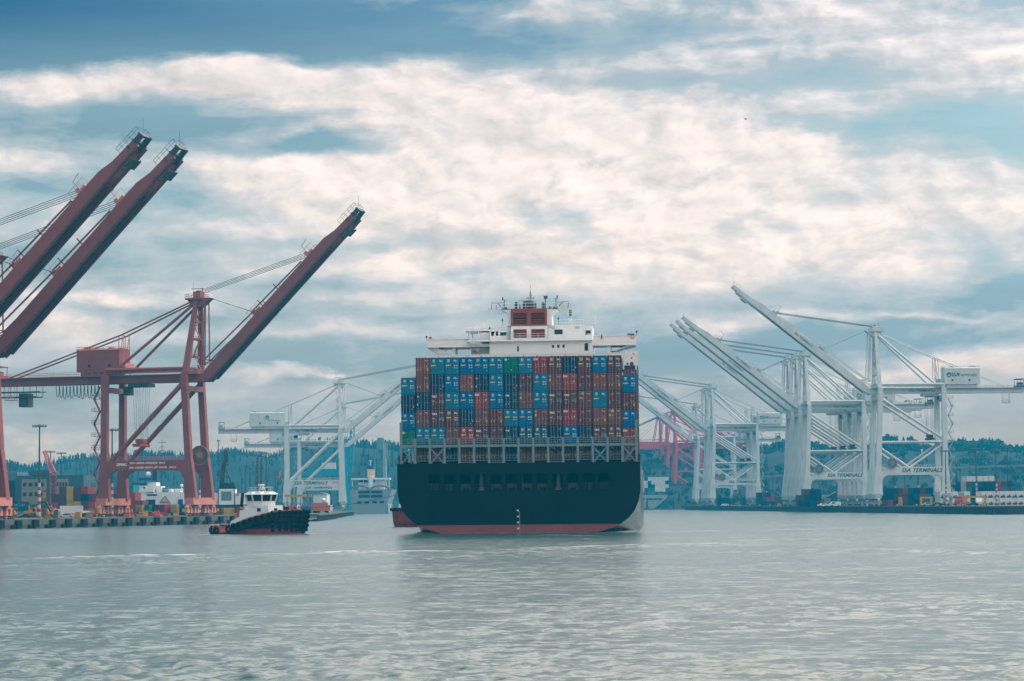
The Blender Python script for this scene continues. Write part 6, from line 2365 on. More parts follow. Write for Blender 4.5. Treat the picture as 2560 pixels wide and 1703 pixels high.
def light_mast_proto(striped):
    root = empty('light_mast', (0, 0, 0))
    MB().tube((0, 0, 0), (0, 0, 24.6), .34, .17, n=8).build('pole', mastm, root)
    m = MB().bar((-1.9, 0, 24.4), (1.9, 0, 24.4), .16, .16).bar((-1.9, 0, 24.9), (1.9, 0, 24.9), .12, .12).bar((0, -1, 24.4), (0, 1, 24.4), .16, .16)
    m.tube((0, 0, 24.6), (0, 0, 25.2), .1, n=5)
    hd = m.build('crossarm', mastm, root)
    for i in range(6):
        x = -1.75 + i * .7
        MB().box(x - .22, x + .22, -.45, .1, 24.5, 24.8).build('lamp', bridgegrey, hd)
    if striped:
        m = MB()
        for k in range(10):
            m.m = k % 2
            m.tube((0, 0, k * .95), (0, 0, (k + 1) * .95), .42 - k * .006, n=8)
        m.build('striped_base', [stripe_r, stripe_w], root)
    return root


MASTS = [(98, 1060, 655, 1, 'tall light mast with red and white foot at the far left'), (280, 1070, 722, 1, 'light mast with striped foot seen between the red crane legs'), (126, 1126, 0, 0, 'small light mast beside the red lattice boom'), (153, 1130, 0, 0, 'small light mast right of the red lattice boom, above the dark building'),
         (190, 1137, 0, 0, 'small light mast over the right part of the dark building'), (218, 1143, 0, 0, 'small light mast just left of the crane stairs'), (499, 1122, 868, 1, 'light mast with pale foot between the right legs of the red crane'), (654, 1128, 868, 0, 'tall light mast just behind the tugboat mast'),
         (666, 1131, 1075, 0, 'light mast close to the right of the tugboat mast'), (614, 1163, 0, 0, 'thick light mast left of the tugboat mast'), (626, 1170, 0, 0, 'second light mast left of the tugboat mast'), (638, 1177, 0, 0, 'third, shorter light mast left of the tugboat mast'), (604, 1184, 0, 0, 'short faint light mast right of the dark ship mast'), (689, 1178, 0, 0, 'faint light mast beside the windsock'),
         (2442, 1118, 0, 1, 'tallest striped light mast in the right yard'), (2492, 1122, 985, 1, 'striped lattice topped light mast right of the tallest one'), (2521, 1121, 1110, 0, 'plain dark light mast near the right edge'), (2427, 1131, 1180, 0, 'faint light mast left of the tallest one'), (2239, 1137, 0, 1, 'striped light mast behind the portal beam of the front crane'),
         (2297, 1131, 0, 1, 'striped light mast right of the cross braces of the front crane'), (2366, 1125, 980, 1, 'striped light mast close behind the stairs of the front crane'), (2185, 1144, 0, 1, 'striped light mast by the waterside leg of the front crane'), (1917, 1171, 0, 1, 'striped light mast left of the three packed cranes'), (2018, 1160, 0, 1, 'striped light mast under the portal of the packed cranes, left of two'),
         (2050, 1160, 0, 1, 'striped light mast under the portal of the packed cranes, right of two'), (2263, 1148, 0, 0, 'faint light mast behind the braces of the front crane'), (2530, 1163, 0, 0, 'short faint light mast at the right edge'), (2553, 1165, 0, 0, 'last faint light mast at the right edge'), (2466, 1168, 0, 0, 'short faint light mast right of the tallest mast'), (2384, 1164, 0, 0, 'short faint light mast left of the tallest mast'),
         (1692, 1193, 0, 1, 'faint striped light mast left of the farther white cranes'), (1716, 1188, 0, 1, 'faint striped light mast close by the farther white crane legs'), (1790, 1185, 0, 1, 'faint striped light mast between the farther white crane legs'), (1932, 1180, 0, 0, 'faint thin light mast right of the striped one near the packed cranes')]
lm = {0: None, 1: None}
for px, py, D, st_, lab in MASTS:
    yh = 1261 - .009 * (px - 1280)
    if not D:
        D = 22.7 * 6044 / (yh - py)
    if lm[st_] is None:
        lm[st_] = o = light_mast_proto(bool(st_))
    else:
        o = copy_tree(lm[st_])
    right = px > 1280
    zb = ZR if right else ZA
    if right and D > 1590 and X(px, D) < 128:
        D = 1585
    o.location = (X(px, D), D, zb)
    top = P(px, py, D).z
    o.scale = (1, 1, max(.6, (top - zb) / 25.2))
    tag(o, lab, 'light mast', 'light masts in the container yards')

# dark office and warehouse at the far left
bw_ = paint('building_blue_grey', (.035, .070, .09), .8, .15, .1)
bw2 = paint('building_pale_blue', (.07, .13, .155), .8, .15, .1)
btan = paint('building_tan', (.17, .16, .13), .8, .15, .2)
YB = 920


def rect(mb_, x0, x1, y0, y1, Y, depth, dY=0.0):
    a, b = P(x0, y1, Y), P(x1, y0, Y)
    return mb_.box(a.x, b.x, Y + dY, Y + dY + depth, max(a.z, ZA), b.z)


bl_ = empty('office_building', (X(125, YB), YB, ZA), 0, 'dark blue grey building with tan window panels behind the left quay', 'building')
inv = Matrix.Translation(bl_.location).inverted()


def built(mb_, name, mat, root):
    mb_.v = [tuple(Vector(v) - root.location) for v in mb_.v]
    return mb_.build(name, mat, root)


m = MB()
rect(m, 42, 209, 1188, 1300, YB, 30)
rect(m, 66, 118, 1175, 1188, YB, 20, 4)
built(m, 'wall', bw_, bl_)
m = MB()
rect(m, 8, 41.6, 1180, 1300, YB, 25, 1)
built(m, 'wall', bw2, bl_)
for i, (x0, x1, y0, y1) in enumerate(((54, 117, 1198, 1262), (138, 172, 1197, 1250))):
    m = MB()
    rect(m, x0, x1, y0, y1, YB, .25, -.26)
    f_ = built(m, 'panel', btan, bl_)
    wins = [(58 + 14.5 * k, 1207 + 24.5 * r, 8.6, 9.4) for k in range(4) for r in range(2)] if i == 0 else [(141.5 + 7.3 * k, 1206, 5, 9.4) for k in range(4)]
    for (wx, wy, ww, wh_) in wins:
        m = MB()
        rect(m, wx, wx + ww, wy, wy + wh_, YB, .1, -.32)
        m.v = [tuple(Vector(v) - bl_.location) for v in m.v]
        m.build('window', MGL, f_)
m = MB()
rect(m, 19, 36, 1201, 1290, YB, .2, .7)
built(m, 'loading_door', darkin, bl_)
m = MB()
for k in range(5):
    a = P(9 + k * 8, 1180, YB + 6)
    m.tube(a, P(9 + k * 8, 1159, YB + 6), .12, n=4)
for yy in (1160, 1167, 1174):
    m.tube(P(9, yy, YB + 6), P(42, yy, YB + 6), .1, n=4)
built(m, 'roof_frame', MDK, bl_)
m = MB()
rect(m, 183, 211, 1221, 1300, YB, 12, -13)
built(m, 'annex', btan, bl_)

# red lattice boom crane
lc = empty('lattice_crane', (X(131, 880), 880, ZA), 0, 'red lattice boom crane leaning left before the dark building', 'crane')
m = MB()
a, b_ = P(133, 1182, 880), P(111, 1127, 880)
def lattice(mb_, a, b, w0, w1, n, r=.08, off=Vector((0, 0, 0))):
    d = (b - a).normalized()
    s_ = d.cross(Vector((0, 1, 0))).normalized()
    t_ = Vector((0, 1, 0))
    prev = None
    for i in range(n + 1):
        f_ = i / n
        c = a.lerp(b, f_) - off
        w_ = w0 + (w1 - w0) * f_
        q = [c + s_ * w_ + t_ * w_, c - s_ * w_ + t_ * w_, c - s_ * w_ - t_ * w_, c + s_ * w_ - t_ * w_]
        if prev:
            for k in range(4):
                mb_.tube(prev[k], q[k], r, n=4)
                mb_.tube(prev[k], q[(k + 1) % 4], r * .7, n=3)
        prev = q
    return mb_
lattice(m, a, b_, .9, .5, 10, .16, lc.location)
m.build('boom', tugpink, lc)
m = MB()
lattice(m, Vector((a.x, 880, ZA + 1.2)), a, 1.1, .9, 9, .16, lc.location)
m.build('tower', tugred, lc)
m = MB().box(-2.4, 2.4, -1.8, 1.8, .9, 3.2).box(-2.2, 2.2, -2.4, -1.5, 0, .9).box(-2.2, 2.2, 1.5, 2.4, 0, .9)
m.build('base', MDK, lc)
MB().tube(b_ - lc.location, P(139, 1181, 880) - lc.location, .06, n=4).bar(a - lc.location, P(139, 1181, 880) - lc.location, .5, .5).build('stay', MROPE, lc)


# machines and vehicles
orange = paint('machine_orange', (.42, .17, .02), .5, .25, 1, rust=.2)


def excavator(label, col):
    r_ = empty('excavator', (0, 0, 0), 0, label, 'excavator', 'yellow machines on the left quay')
    MB().prism([(-2.0, .2), (-1.7, 0), (1.7, 0), (2.0, .2), (2.0, .75), (1.7, .95), (-1.7, .95), (-2.0, .75)], 'y', -1.45, -.85).build('track', MDK, r_)
    MB().prism([(-2.0, .2), (-1.7, 0), (1.7, 0), (2.0, .2), (2.0, .75), (1.7, .95), (-1.7, .95), (-2.0, .75)], 'y', .85, 1.45).build('track', MDK, r_)
    MB().prism([(-2.3, 1.1), (1.5, 1.1), (1.5, 1.7), (-.8, 2.3), (-2.3, 2.2)], 'y', -1.35, 1.35).box(-.7, .7, -.7, .7, .9, 1.1).build('house', col, r_)
    c = MB().prism([(.1, 1.7), (1.6, 1.6), (1.5, 2.6), (.9, 3.1), (.1, 3.1)], 'y', -1.3, -.25).build('cab', col, r_)
    MB().prism([(.4, 2.0), (1.45, 2.0), (1.4, 2.5), (.9, 2.95), (.4, 2.95)], 'y', -1.33, -1.305).build('window', MGL, c)
    MB().prism([(.8, 1.7), (1.2, 1.4), (3.2, 4.6), (3.0, 5.2), (2.6, 4.9)], 'y', .1, .6).prism([(2.8, 5.3), (3.2, 4.7), (5.9, 3.6), (5.8, 4.1)], 'y', .12, .58).build('boom', MDK, r_)
    a = MB().prism([(5.4, 4.2), (6.0, 3.9), (6.3, 1.4), (6.0, 1.3)], 'y', .15, .55).build('arm', col, r_)
    MB().prism([(6.4, 1.6), (5.8, 1.4), (5.3, .5), (6.0, .15), (6.9, .7)], 'y', -.35, 1.05).build('bucket', MDK, a)
    return r_


ex = excavator('yellow excavator with its dark boom up, left of the striped mast', orange)
ex.location = (X(80, 742), 742, ZA)
e2 = copy_tree(ex)
e2.location = (X(138, 740), 740, ZA)
e2.rotation_euler = (0, 0, R(172))
e2['label'] = 'orange excavator facing left beside the white box truck'
e3 = copy_tree(ex)
e3.location = (X(28, 712), 712, ZA)
e3.rotation_euler = (0, 0, R(35))
e3['label'] = 'third excavator near the left edge of the quay'
fk = empty('loading_mast', (X(111, 770), 770, ZA), 0, 'tall orange and black loader mast standing left of the white shed', 'loader')
MB().box(-.55, -.3, -.3, .3, .5, 8.6).box(.3, .55, -.3, .3, .5, 8.6).box(-.5, .5, -.2, .2, 8.3, 8.6).build('rail', MDK, fk)
MB().box(-.45, .45, -.5, .1, 6.2, 8.0).build('carriage', orange, fk)
MB().box(-1.2, 1.2, .3, 3.6, .5, 1.9).box(-1.0, 1.0, .4, 1.9, 1.9, 3.0).build('body', orange, fk)
for x in (-1.0, 1.0):
    MB().tube((x - .2, 1.0, .5), (x + .2, 1.0, .5), .5, n=12).tube((x - .2, 3.0, .5), (x + .2, 3.0, .5), .5, n=12).build('wheels', rubber, fk)
MB().box(-.5, -.35, -1.4, -.3, .4, .5).box(.35, .5, -1.4, -.3, .4, .5).build('fork', MDK, fk)

carg = paint('car_glass', (.02, .03, .035), .1, .1)


def car_proto(kind, mt):
    r_ = empty('car' if kind == 'car' else 'pickup_truck' if kind == 'pickup' else 'box_truck' if kind == 'truck' else 'van', (0, 0, 0))
    if kind == 'truck':
        MB().box(-3.0, 3.6, -1.2, 1.2, 1.0, 3.6).build('cargo_box', mt, r_)
        cb_ = MB().prism([(-3.1, .6), (-5.0, .6), (-5.1, 1.5), (-4.6, 2.6), (-3.1, 2.7)], 'y', -1.1, 1.1).build('cab', mt, r_)
        MB().prism([(-3.5, 1.6), (-4.85, 1.6), (-4.55, 2.45), (-3.5, 2.5)], 'y', -1.12, 1.12).build('window', carg, cb_)
        MB().box(-5.0, 3.5, -.5, .5, .6, 1.0).build('chassis', MDK, r_)
        wx_ = (-4.2, 2.0)
        wr = .48
    else:
        if kind == 'van':
            body = [(-2.5, .35), (2.5, .35), (2.5, 2.0), (-1.3, 2.05), (-2.0, 1.25), (-2.5, 1.1)]
            gl = [(-1.2, 1.25), (-.2, 1.25), (-.2, 1.85), (-1.25, 1.85), (-1.75, 1.25)]
        elif kind == 'pickup':
            body = [(-2.6, .4), (2.6, .4), (2.6, 1.1), (.7, 1.1), (.5, 1.75), (-.8, 1.75), (-1.3, 1.12), (-2.6, 1.0)]
            gl = [(-1.1, 1.15), (.4, 1.15), (.3, 1.65), (-.75, 1.65)]
        else:
            body = [(-2.2, .35), (2.2, .35), (2.2, .9), (1.6, 1.0), (1.0, 1.45), (-.6, 1.45), (-1.2, .98), (-2.2, .85)]
            gl = [(-1.0, .98), (1.35, 1.0), (.9, 1.38), (-.55, 1.38)]
        MB().prism(body, 'y', -.9, .9).build('body', mt, r_, bevel=.05)
        MB().prism(gl, 'y', -.915, .915).build('window', carg, r_)
        for y in (-.6, .6):
            MB().box(-2.25 if kind == 'car' else -2.63, -2.15 if kind == 'car' else -2.55, y - .2, y + .2, .62, .8).build('headlight', dec_w, r_)
        wx_ = (-1.4, 1.4)
        wr = .34
    for x in wx_:
        for y in (-.85, .85):
            MB().tube((x, y - .12, wr), (x, y + .12, wr), wr, n=12).build('wheel', rubber, r_)
    return r_


carred, carwht, cardk, carslv, carblu = paint('car_red', (.35, .025, .03), .3, .05), paint('car_white', (.66, .67, .67), .3, .05), paint('car_dark', (.02, .025, .03), .3, .05), paint('car_silver', (.32, .35, .36), .3, .05), paint('car_blue', (.03, .08, .16), .3, .05)
CARS = [('truck', carwht, 176, 712, ZA, 8, 'white box truck parked on the left quay behind a silver car'), ('car', carslv, 165, 690, ZA, 14, 'silver car parked before the white box truck'), ('car', carred, 188, 700, ZA, 70, 'red car right of the white box truck'), ('car', carred, 199, 705, ZA, 60, 'red car next to the dark car by the crane foot'),
        ('car', cardk, 211, 700, ZA, 10, 'dark car close to the left crane foot'), ('van', carwht, 206, 730, ZA, 12, 'white van behind the dark car by the crane foot'), ('pickup', carred, 372, 706, ZA, 188, 'red pickup truck under the middle of the red portal'), ('pickup', carred, 340, 716, ZA, 175, 'red pickup truck left of the other one under the portal'),
        ('car', carwht, 385, 722, ZA, 10, 'white car behind the red pickup under the portal'), ('car', carblu, 312, 708, ZA, 20, 'blue car right of the left crane foot'), ('car', carred, 328, 728, ZA, 80, 'red car between the blue car and the pickups'), ('car', cardk, 60, 690, ZA, 40, 'dark car near the excavator at the left'),
        ('truck', carred, 2404, 960, ZR, 60, 'red truck parked on the right quay beside the white containers'), ('truck', carwht, 2447, 965, ZR, 80, 'white truck by the yellow gantry leg on the right quay'), ('car', cardk, 2432, 950, ZR, 5, 'dark car between the red truck and the white truck'), ('van', carwht, 2087, 1030, ZR, 5, 'white van between the packed crane legs'),
        ('car', carwht, 2057, 1020, ZR, 5, 'white car left of the white van on the right quay'), ('car', carwht, 1812, 1400, ZR, 5, 'tiny white car on the far quay below the farther cranes'), ('car', carslv, 2318, 980, ZR, 5, 'silver car near the feet of the front crane'), ('car', cardk, 2342, 975, ZR, 8, 'dark car right of the silver one by the front crane')]
protoc = {}
for kd, mt, px, Y, z, rz, lab in CARS:
    if kd not in protoc:
        o = protoc[kd] = car_proto(kd, mt)
    else:
        o = copy_tree(protoc[kd])
        for ch in o.children:
            if ch.name.split('.')[0] in ('body', 'cargo_box', 'cab'):
                ch.data = ch.data.copy()
                ch.data.materials[0] = mt
    o.location = (X(px, Y), Y, z + .004)
    o.rotation_euler = (0, 0, R(rz))
    tag(o, lab, 'truck' if kd in ('truck', 'pickup') else kd, 'vehicles parked on the quays')

# small clutter along the left quay
def forklift():
    r_ = empty('forklift', (0, 0, 0))
    MB().prism([(-1.2, .3), (.9, .3), (.9, 1.0), (-.6, 1.25), (-1.3, 1.2)], 'y', -.55, .55).build('body', carred, r_)
    m = MB()
    for x in (-.7, .75):
        for y in (-.5, .5):
            m.tube((x, y, 1.0), (x * .9, y, 2.15), .05, n=5)
    m.box(-.75, .8, -.55, .55, 2.12, 2.2)
    m.build('cage', MDK, r_)
    m = MB()
    for y in (-.35, .35):
        m.box(1.0, 1.12, y - .06, y + .06, .1, 2.6)
        m.box(1.1, 2.1, y - .06, y + .06, .12, .18)
    m.build('mast', MDK, r_)
    for x in (-.8, .6):
        MB().tube((x, -.6, .33), (x, -.4, .33), .33, n=10).tube((x, .4, .33), (x, .6, .33), .33, n=10).build('wheels', rubber, r_)
    return r_


fl_ = forklift()
for i, (px, Y, rz, lab) in enumerate(((333, 693, 10, 'red forklift just right of the left crane foot'), (355, 700, 200, 'red forklift between the two red pickups'), (231, 690, 30, 'red forklift close to the left crane bogies'), (405, 690, 190, 'red forklift right of the red pickups under the portal'))):
    o = fl_ if i == 0 else copy_tree(fl_)
    o.location = (X(px, Y), Y, ZA + .35)
    o.rotation_euler = (0, 0, R(rz))
    tag(o, lab, 'forklift', 'forklifts on the left quay')
palm_ = paint('pallet_wood', (.16, .11, .06), .9, .3, 2)
crm = [paint('crate_tan', (.22, .17, .09), .8, .25, 1), paint('crate_grey', (.12, .14, .14), .8, .25, 1), dec_r, ylw]
CR = [(28, 'low grey crate stack by the left excavator', 1), (118, 'tan crate stack between the two excavators', 0), (142, 'grey crate stack behind the silver car', 1), (196, 'yellow topped crate stack right of the white truck', 3), (222, 'tan crate stack beside the stairs foot', 0), (318, 'red crate stack right of the left crane foot', 2), (347, 'tan crate stack under the red lettering', 0), (362, 'yellow crate stack under the red lettering', 3), (392, 'red crate stack left of the trailers', 2), (418, 'grey crate stack in front of the trailers', 1), (440, 'yellow crate stack in front of the trailers', 3), (505, 'tan crate stack right of the right crane foot', 0), (520, 'grey crate stack nearest the tugboat stern', 1)]
for px, lab, mi_ in CR:
    Y = 690 + rnd.uniform(-12, 14) if px < 470 else 760
    q_ = near_leg_base(px, rnd.uniform(2.2, 5.0))
    r_ = empty('crate_stack', (q_.x, q_.y, ZL + .004), rnd.uniform(-.5, .5), lab, 'crates', 'crates along the left quay')
    MB().box(-.9, .9, -.6, .6, 0, .15).build('pallet', palm_, r_)
    z_ = .15
    for k_ in range(rnd.randrange(1, 3)):
        h_ = rnd.uniform(.55, .95)
        MB().box(-.8 + .1 * k_, .75, -.55, .5, z_ + .003, z_ + h_).box(-.84 + .1 * k_, .79, -.58, .53, z_ + h_ - .12, z_ + h_ - .04).build('crate', crm[mi_], r_)
        z_ += h_

# yellow gantries and barriers on the right quay
def yellow_gantry(px0, px1, ptop, Y, lab, legs):
    a, b = X(px0, Y), X(px1, Y)
    top = P((px0 + px1) / 2, ptop, Y).z
    r_ = empty('gantry_frame', ((a + b) / 2, Y, ZR), 0, lab, 'gantry', 'yellow gantries on the right quay')
    hw = (b - a) / 2
    MB().box(-hw, hw, -.35, .35, top - ZR - .7, top - ZR).build('beam', ylw, r_)
    for s_ in legs:
        MB().bar((s_ * (hw - .4), 0, 0), (s_ * (hw - .4), 0, top - ZR - .7), .85, .8).build('leg', ylw, r_)
        MB().box(s_ * (hw - .4) - .8, s_ * (hw - .4) + .8, -.9, .9, 0, .3).build('foot', MDK, r_)
    return r_


yellow_gantry(2410, 2465, 1240, 955, 'yellow gantry with long top beam before the white containers', (-1, 1))
yellow_gantry(2300, 2331, 1242, 975, 'yellow gantry half hidden by the front crane leg', (-1, 1))
yellow_gantry(2247, 2256, 1243, 975, 'single narrow yellow post frame left of the front crane', (-1, 1))
for i, (px, Y) in enumerate(((2008, 1120), (2016, 1120), (1948, 1180))):
    b = MB().prism([(-.9, 0), (.9, 0), (.6, 1.5), (-.6, 1.5)], 'y', -1, 1).box(-.7, -.4, -1.02, 1.02, .4, .9).build('barrier', ylw)
    b.location = (X(px, Y), Y, ZR + .003)
    tag(b, ['yellow barrier block, left of the touching pair', 'yellow barrier block, right of the touching pair', 'lone yellow barrier block before the packed cranes'][i], 'barrier')
bo = None
for i in range(22):
    D = 815 + i * 34
    q = right_line(D, 3.2)
    if bo is None:
        bo = empty('bollard', (0, 0, 0))
        MB().tube((0, 0, 0), (0, 0, .5), .28, n=8).build('post', ylw, bo)
        MB().tube((0, 0, .5), (0, 0, .75), .5, .42, n=8).build('cap', ylw, bo)
        o = bo
    else:
        o = copy_tree(bo)
    o.location = (q.x, q.y, ZR + .18)
    tag(o, 'small yellow bollard on the edge of the sheet pile quay', 'bollard', 'yellow bollards along the right quay')
sd_ = empty('shed', (X(2078, 1085), 1085, ZR), 0, 'dark green shed with slanting roof between the crane legs', 'shed')
MB().prism([(-2.8, 0), (2.8, 0), (2.8, 6.3), (-2.8, 3.4)], 'y', 0, 9).build('wall', paint('shed_green', (.02, .07, .06), .8, .2), sd_)
MB().bar((-3.1, 4.5, 3.4), (3.1, 4.5, 6.6), 9.6, .22, up=(0, 0, 1)).build('roof', MDK, sd_)
bt = MB().prism([(-1.6, 0), (1.6, 0), (1.1, 3.6), (-1.1, 3.6)], 'y', 0, 3).build('hopper', paint('pale_concrete', (.3, .3, .28), .85, .2))
bt.location = (X(2070, 1040), 1040, ZR + .003)
tag(bt, 'pale tapered concrete hopper before the green shed', 'hopper')

# ---- the white research ship in the basin
rs_ = empty('research_ship', (X(405, 955), 955, 0), R(-6), 'white ship with dark blue bands and radome, behind the red portal', 'ship')
k_ = 955 / 6044.4


def rx(px):
    return (px - 405) * k_


def rz_(py):
    return 4.8 + (1268.9 - py) * k_


def rb(mb_, x0, x1, y0, y1, ya, yb):
    return mb_.box(rx(x0), rx(x1), ya, yb, rz_(y1), rz_(y0))


bluem = paint('ship_blue', (.01, .06, .19), .5, .15)
m = MB().prism([(rx(338), 6.2), (rx(528), 4.4), (rx(530), 0), (rx(346), 0)], 'y', -5.5, 5.5).prism([(rx(330), 9), (rx(340), 9), (rx(346), 0), (rx(344), 0)], 'y', -3, 3)
m.build('hull', bluem, rs_)
m = MB()
rb(m, 341, 372, 1231, 1262, -5.2, 5.2)
rb(m, 372, 468, 1231.5, 1264, -4.8, 5.2)
rb(m, 334, 392, 1224, 1231, -5.4, 5.4)
rb(m, 337, 372, 1214, 1224, -4.6, 4.6)
rb(m, 372, 395, 1206, 1224, -3, 3)
rb(m, 395, 408, 1216, 1231, -3, 3)
rb(m, 425, 432, 1223, 1231, -2, 2)
rb(m, 440, 455, 1223, 1231, -2, 2)
sp_ = m.build('superstructure', shipw, rs_)
m = MB()
rb(m, 353, 384, 1195, 1201, -4.5, 4.5)
rb(m, 337, 371, 1208, 1213.5, -4.8, 4.8)
m.build('blue_band', bluem, sp_)
m = MB()
for x0 in (338.5, 345, 351, 365):
    rb(m, x0, x0 + 4.4, 1217, 1222, -4.68, -4.61)
m.build('window', MGL, sp_)
m = MB()
rb(m, 349, 352, 1233, 1236, -5.27, -5.21)
rb(m, 349, 353, 1248, 1250, -5.27, -5.21)
rb(m, 375, 400, 1236, 1240, -4.87, -4.81)
rb(m, 366, 396, 1249, 1262, -4.87, -4.81)
rb(m, 407, 428, 1255, 1256.5, -5.2, -5.0)
m.build('recess', darkin, sp_)  # dark plates on the walls, painted shade of the recesses
m = MB()
rb(m, 384, 395, 1170, 1201, -2, 2)
m.build('funnel', paint('ship_funnel', (.012, .04, .07), .5, .2), rs_)
for px, py, r in ((372, 1187, 1.15), (456.5, 1215, .62)):
    MB().ball((rx(px), -1, rz_(py)), r, 14, 9).tube((rx(px), -1, rz_(py + 14)), (rx(px), -1, rz_(py + 5)), r * .4, n=8).build('radome', shipw, rs_)
m = MB()
rb(m, 409, 422, 1220, 1231, -2, 2)
m.build('deck_locker', paint('locker_teal', (.02, .15, .2), .6, .2), rs_)
m = MB().tube((rx(405), 0, rz_(1224)), (rx(405), 0, rz_(1100)), .22, .1, n=6)
for yy, w_ in ((1107, 11), (1118, 7), (1126, 6), (1134, 5)):
    m.bar((rx(405 - w_), 0, rz_(yy)), (rx(405 + w_), 0, rz_(yy)), .12, .14)
m.tube((rx(405), 0, rz_(1140)), (rx(396), 0, rz_(1158)), .12, n=4).bar((rx(377), 0, rz_(1139)), (rx(390), 0, rz_(1139)), .3, .3).tube((rx(392), 0, rz_(1224)), (rx(392), 0, rz_(1138)), .16, n=5).tube((rx(380), 0, rz_(1139)), (rx(390), 0, rz_(1160)), .14, n=4)
m.build('mast', MDK, rs_)
m = MB().bar((rx(411), -5.6, rz_(1252)), (rx(422), -5.6, rz_(1241)), .35, .35).bar((rx(422), -5.6, rz_(1241)), (rx(434), -5.6, rz_(1260)), .55, .55).bar((rx(411), -5.6, rz_(1252)), (rx(412), -5.6, rz_(1256)), .3, .3)
m.build('deck_crane', paint('crane_tan', (.35, .2, .09), .6, .2), rs_)
m = MB()
rb(m, 454, 466, 1249, 1263, -5.3, -4.9)
m.build('winch', bluem, rs_)
m = MB().rail([(rx(372), -4.8, rz_(1231)), (rx(468), -4.8, rz_(1231))], 1.0, .05, 1.6).rail([(rx(334), -5.3, rz_(1224)), (rx(392), -5.3, rz_(1224))], 1.0, .05, 1.6)
m.build('railing', railm, rs_)

# ---- the ship with the tall dark mast tower
ds = empty('work_ship', (X(572, 930), 930, 0), 0, 'ship with white house and a tall dark mast tower, left of the tugboat', 'ship')
k_ = 930 / 6044.4


def dx_(px):
    return (px - 572) * k_


def dz(py):
    return 4.8 + (1267.4 - py) * k_


m = MB().box(dx_(530), dx_(640), -5, 5, 0, dz(1262))
m.build('hull', darkin, ds)
m = MB().box(dx_(549), dx_(589), -4, 4, dz(1263), dz(1223)).box(dx_(532), dx_(548), -3.6, 4, dz(1263), dz(1232)).box(dx_(590), dx_(628), -3.6, 4, dz(1263), dz(1234))
hs2 = m.build('house', shipw, ds)
for a in (549, 589):
    MB().box(dx_(a - 1), dx_(a + 1), -4.15, -3.9, dz(1263), dz(1222)).build('corner_post', darkin, hs2)
m = MB().box(dx_(556), dx_(582), -4.06, -4.01, dz(1252), dz(1229)).box(dx_(536), dx_(545), -3.66, -3.61, dz(1262), dz(1252))
m.build('door', bridgegrey, hs2)
m = MB().prism([(dx_(548), dz(1222)), (dx_(592), dz(1222)), (dx_(588), dz(1213)), (dx_(586), dz(1206)), (dx_(576), dz(1209)), (dx_(564), dz(1207)), (dx_(552), dz(1208))], 'y', -2.4, 2.4)
m.build('tower_base', darkin, ds)
m = MB().prism([(dx_(549), dz(1210)), (dx_(561), dz(1210)), (dx_(566), dz(1160)), (dx_(572), dz(1140)), (dx_(570), dz(1126)), (dx_(563), dz(1126)), (dx_(560), dz(1150)), (dx_(553), dz(1175))], 'y', -1, 1)
m.bar((dx_(562), 0, dz(1168)), (dx_(578), 0, dz(1206)), .35, .35).bar((dx_(541), 0, dz(1187)), (dx_(556), 0, dz(1192)), 1.4, .5).box(dx_(544), dx_(549), -.6, .6, dz(1190), dz(1178)).bar((dx_(563), 0, dz(1192)), (dx_(572), 0, dz(1195)), .3, .3)
m.box(dx_(546), dx_(573), -1.3, 1.3, dz(1152.5), dz(1151)).box(dx_(545), dx_(573), -1.5, 1.5, dz(1163.5), dz(1162))
m.rail([(dx_(546), -1.3, dz(1151)), (dx_(573), -1.3, dz(1151))], .9, .07, .9).rail([(dx_(545), -1.5, dz(1162)), (dx_(573), -1.5, dz(1162))], 1.2, .07, .9)
tw = m.build('mast_tower', MDK, ds)
m = MB().tube((dx_(546), 0, dz(1163)), (dx_(546.5), 0, dz(1102)), .16, n=5).bar((dx_(542), 0, dz(1102.5)), (dx_(551), 0, dz(1102.5)), .3, .3).tube((dx_(544), 0, dz(1102)), (dx_(544), 0, dz(1097)), .06, n=4)
m.build('signal_mast', MDK, tw)
MB().ball((dx_(565), 0, dz(1131)), .95, 12, 8).torus((dx_(565), 0, dz(1129)), 1.15, .1, 'y', 16, 5).build('searchlight_dome', MDK, tw)
m = MB().box(dx_(592), dx_(600), -3.7, -3.6, dz(1240), dz(1234))
m.build('yellow_board', ylw, hs2)
m = MB().tube((dx_(610), -3.8, dz(1263)), (dx_(610), -3.8, dz(1226)), .09, n=5).box(dx_(608.5), dx_(611.5), -3.9, -3.7, dz(1228), dz(1224))
m.build('lamp_post', bridgegrey, ds)
for i, (px, col, w_, py) in enumerate(((503, 'crimson', 4.4, 1250), (556, 'yellow', 2.4, 1262), (590, 'crimson', 3.2, 1266))):
    o = yard_box(col, (X(px, 790), 790, ZA), R(-90) if w_ > 4 else R(-60), ['crimson container between the right legs of the red crane', 'tan container before the white house of the dark masted ship', 'crimson container just left of the tugboat'][i], 'lone containers near the tugboat', 6.06)

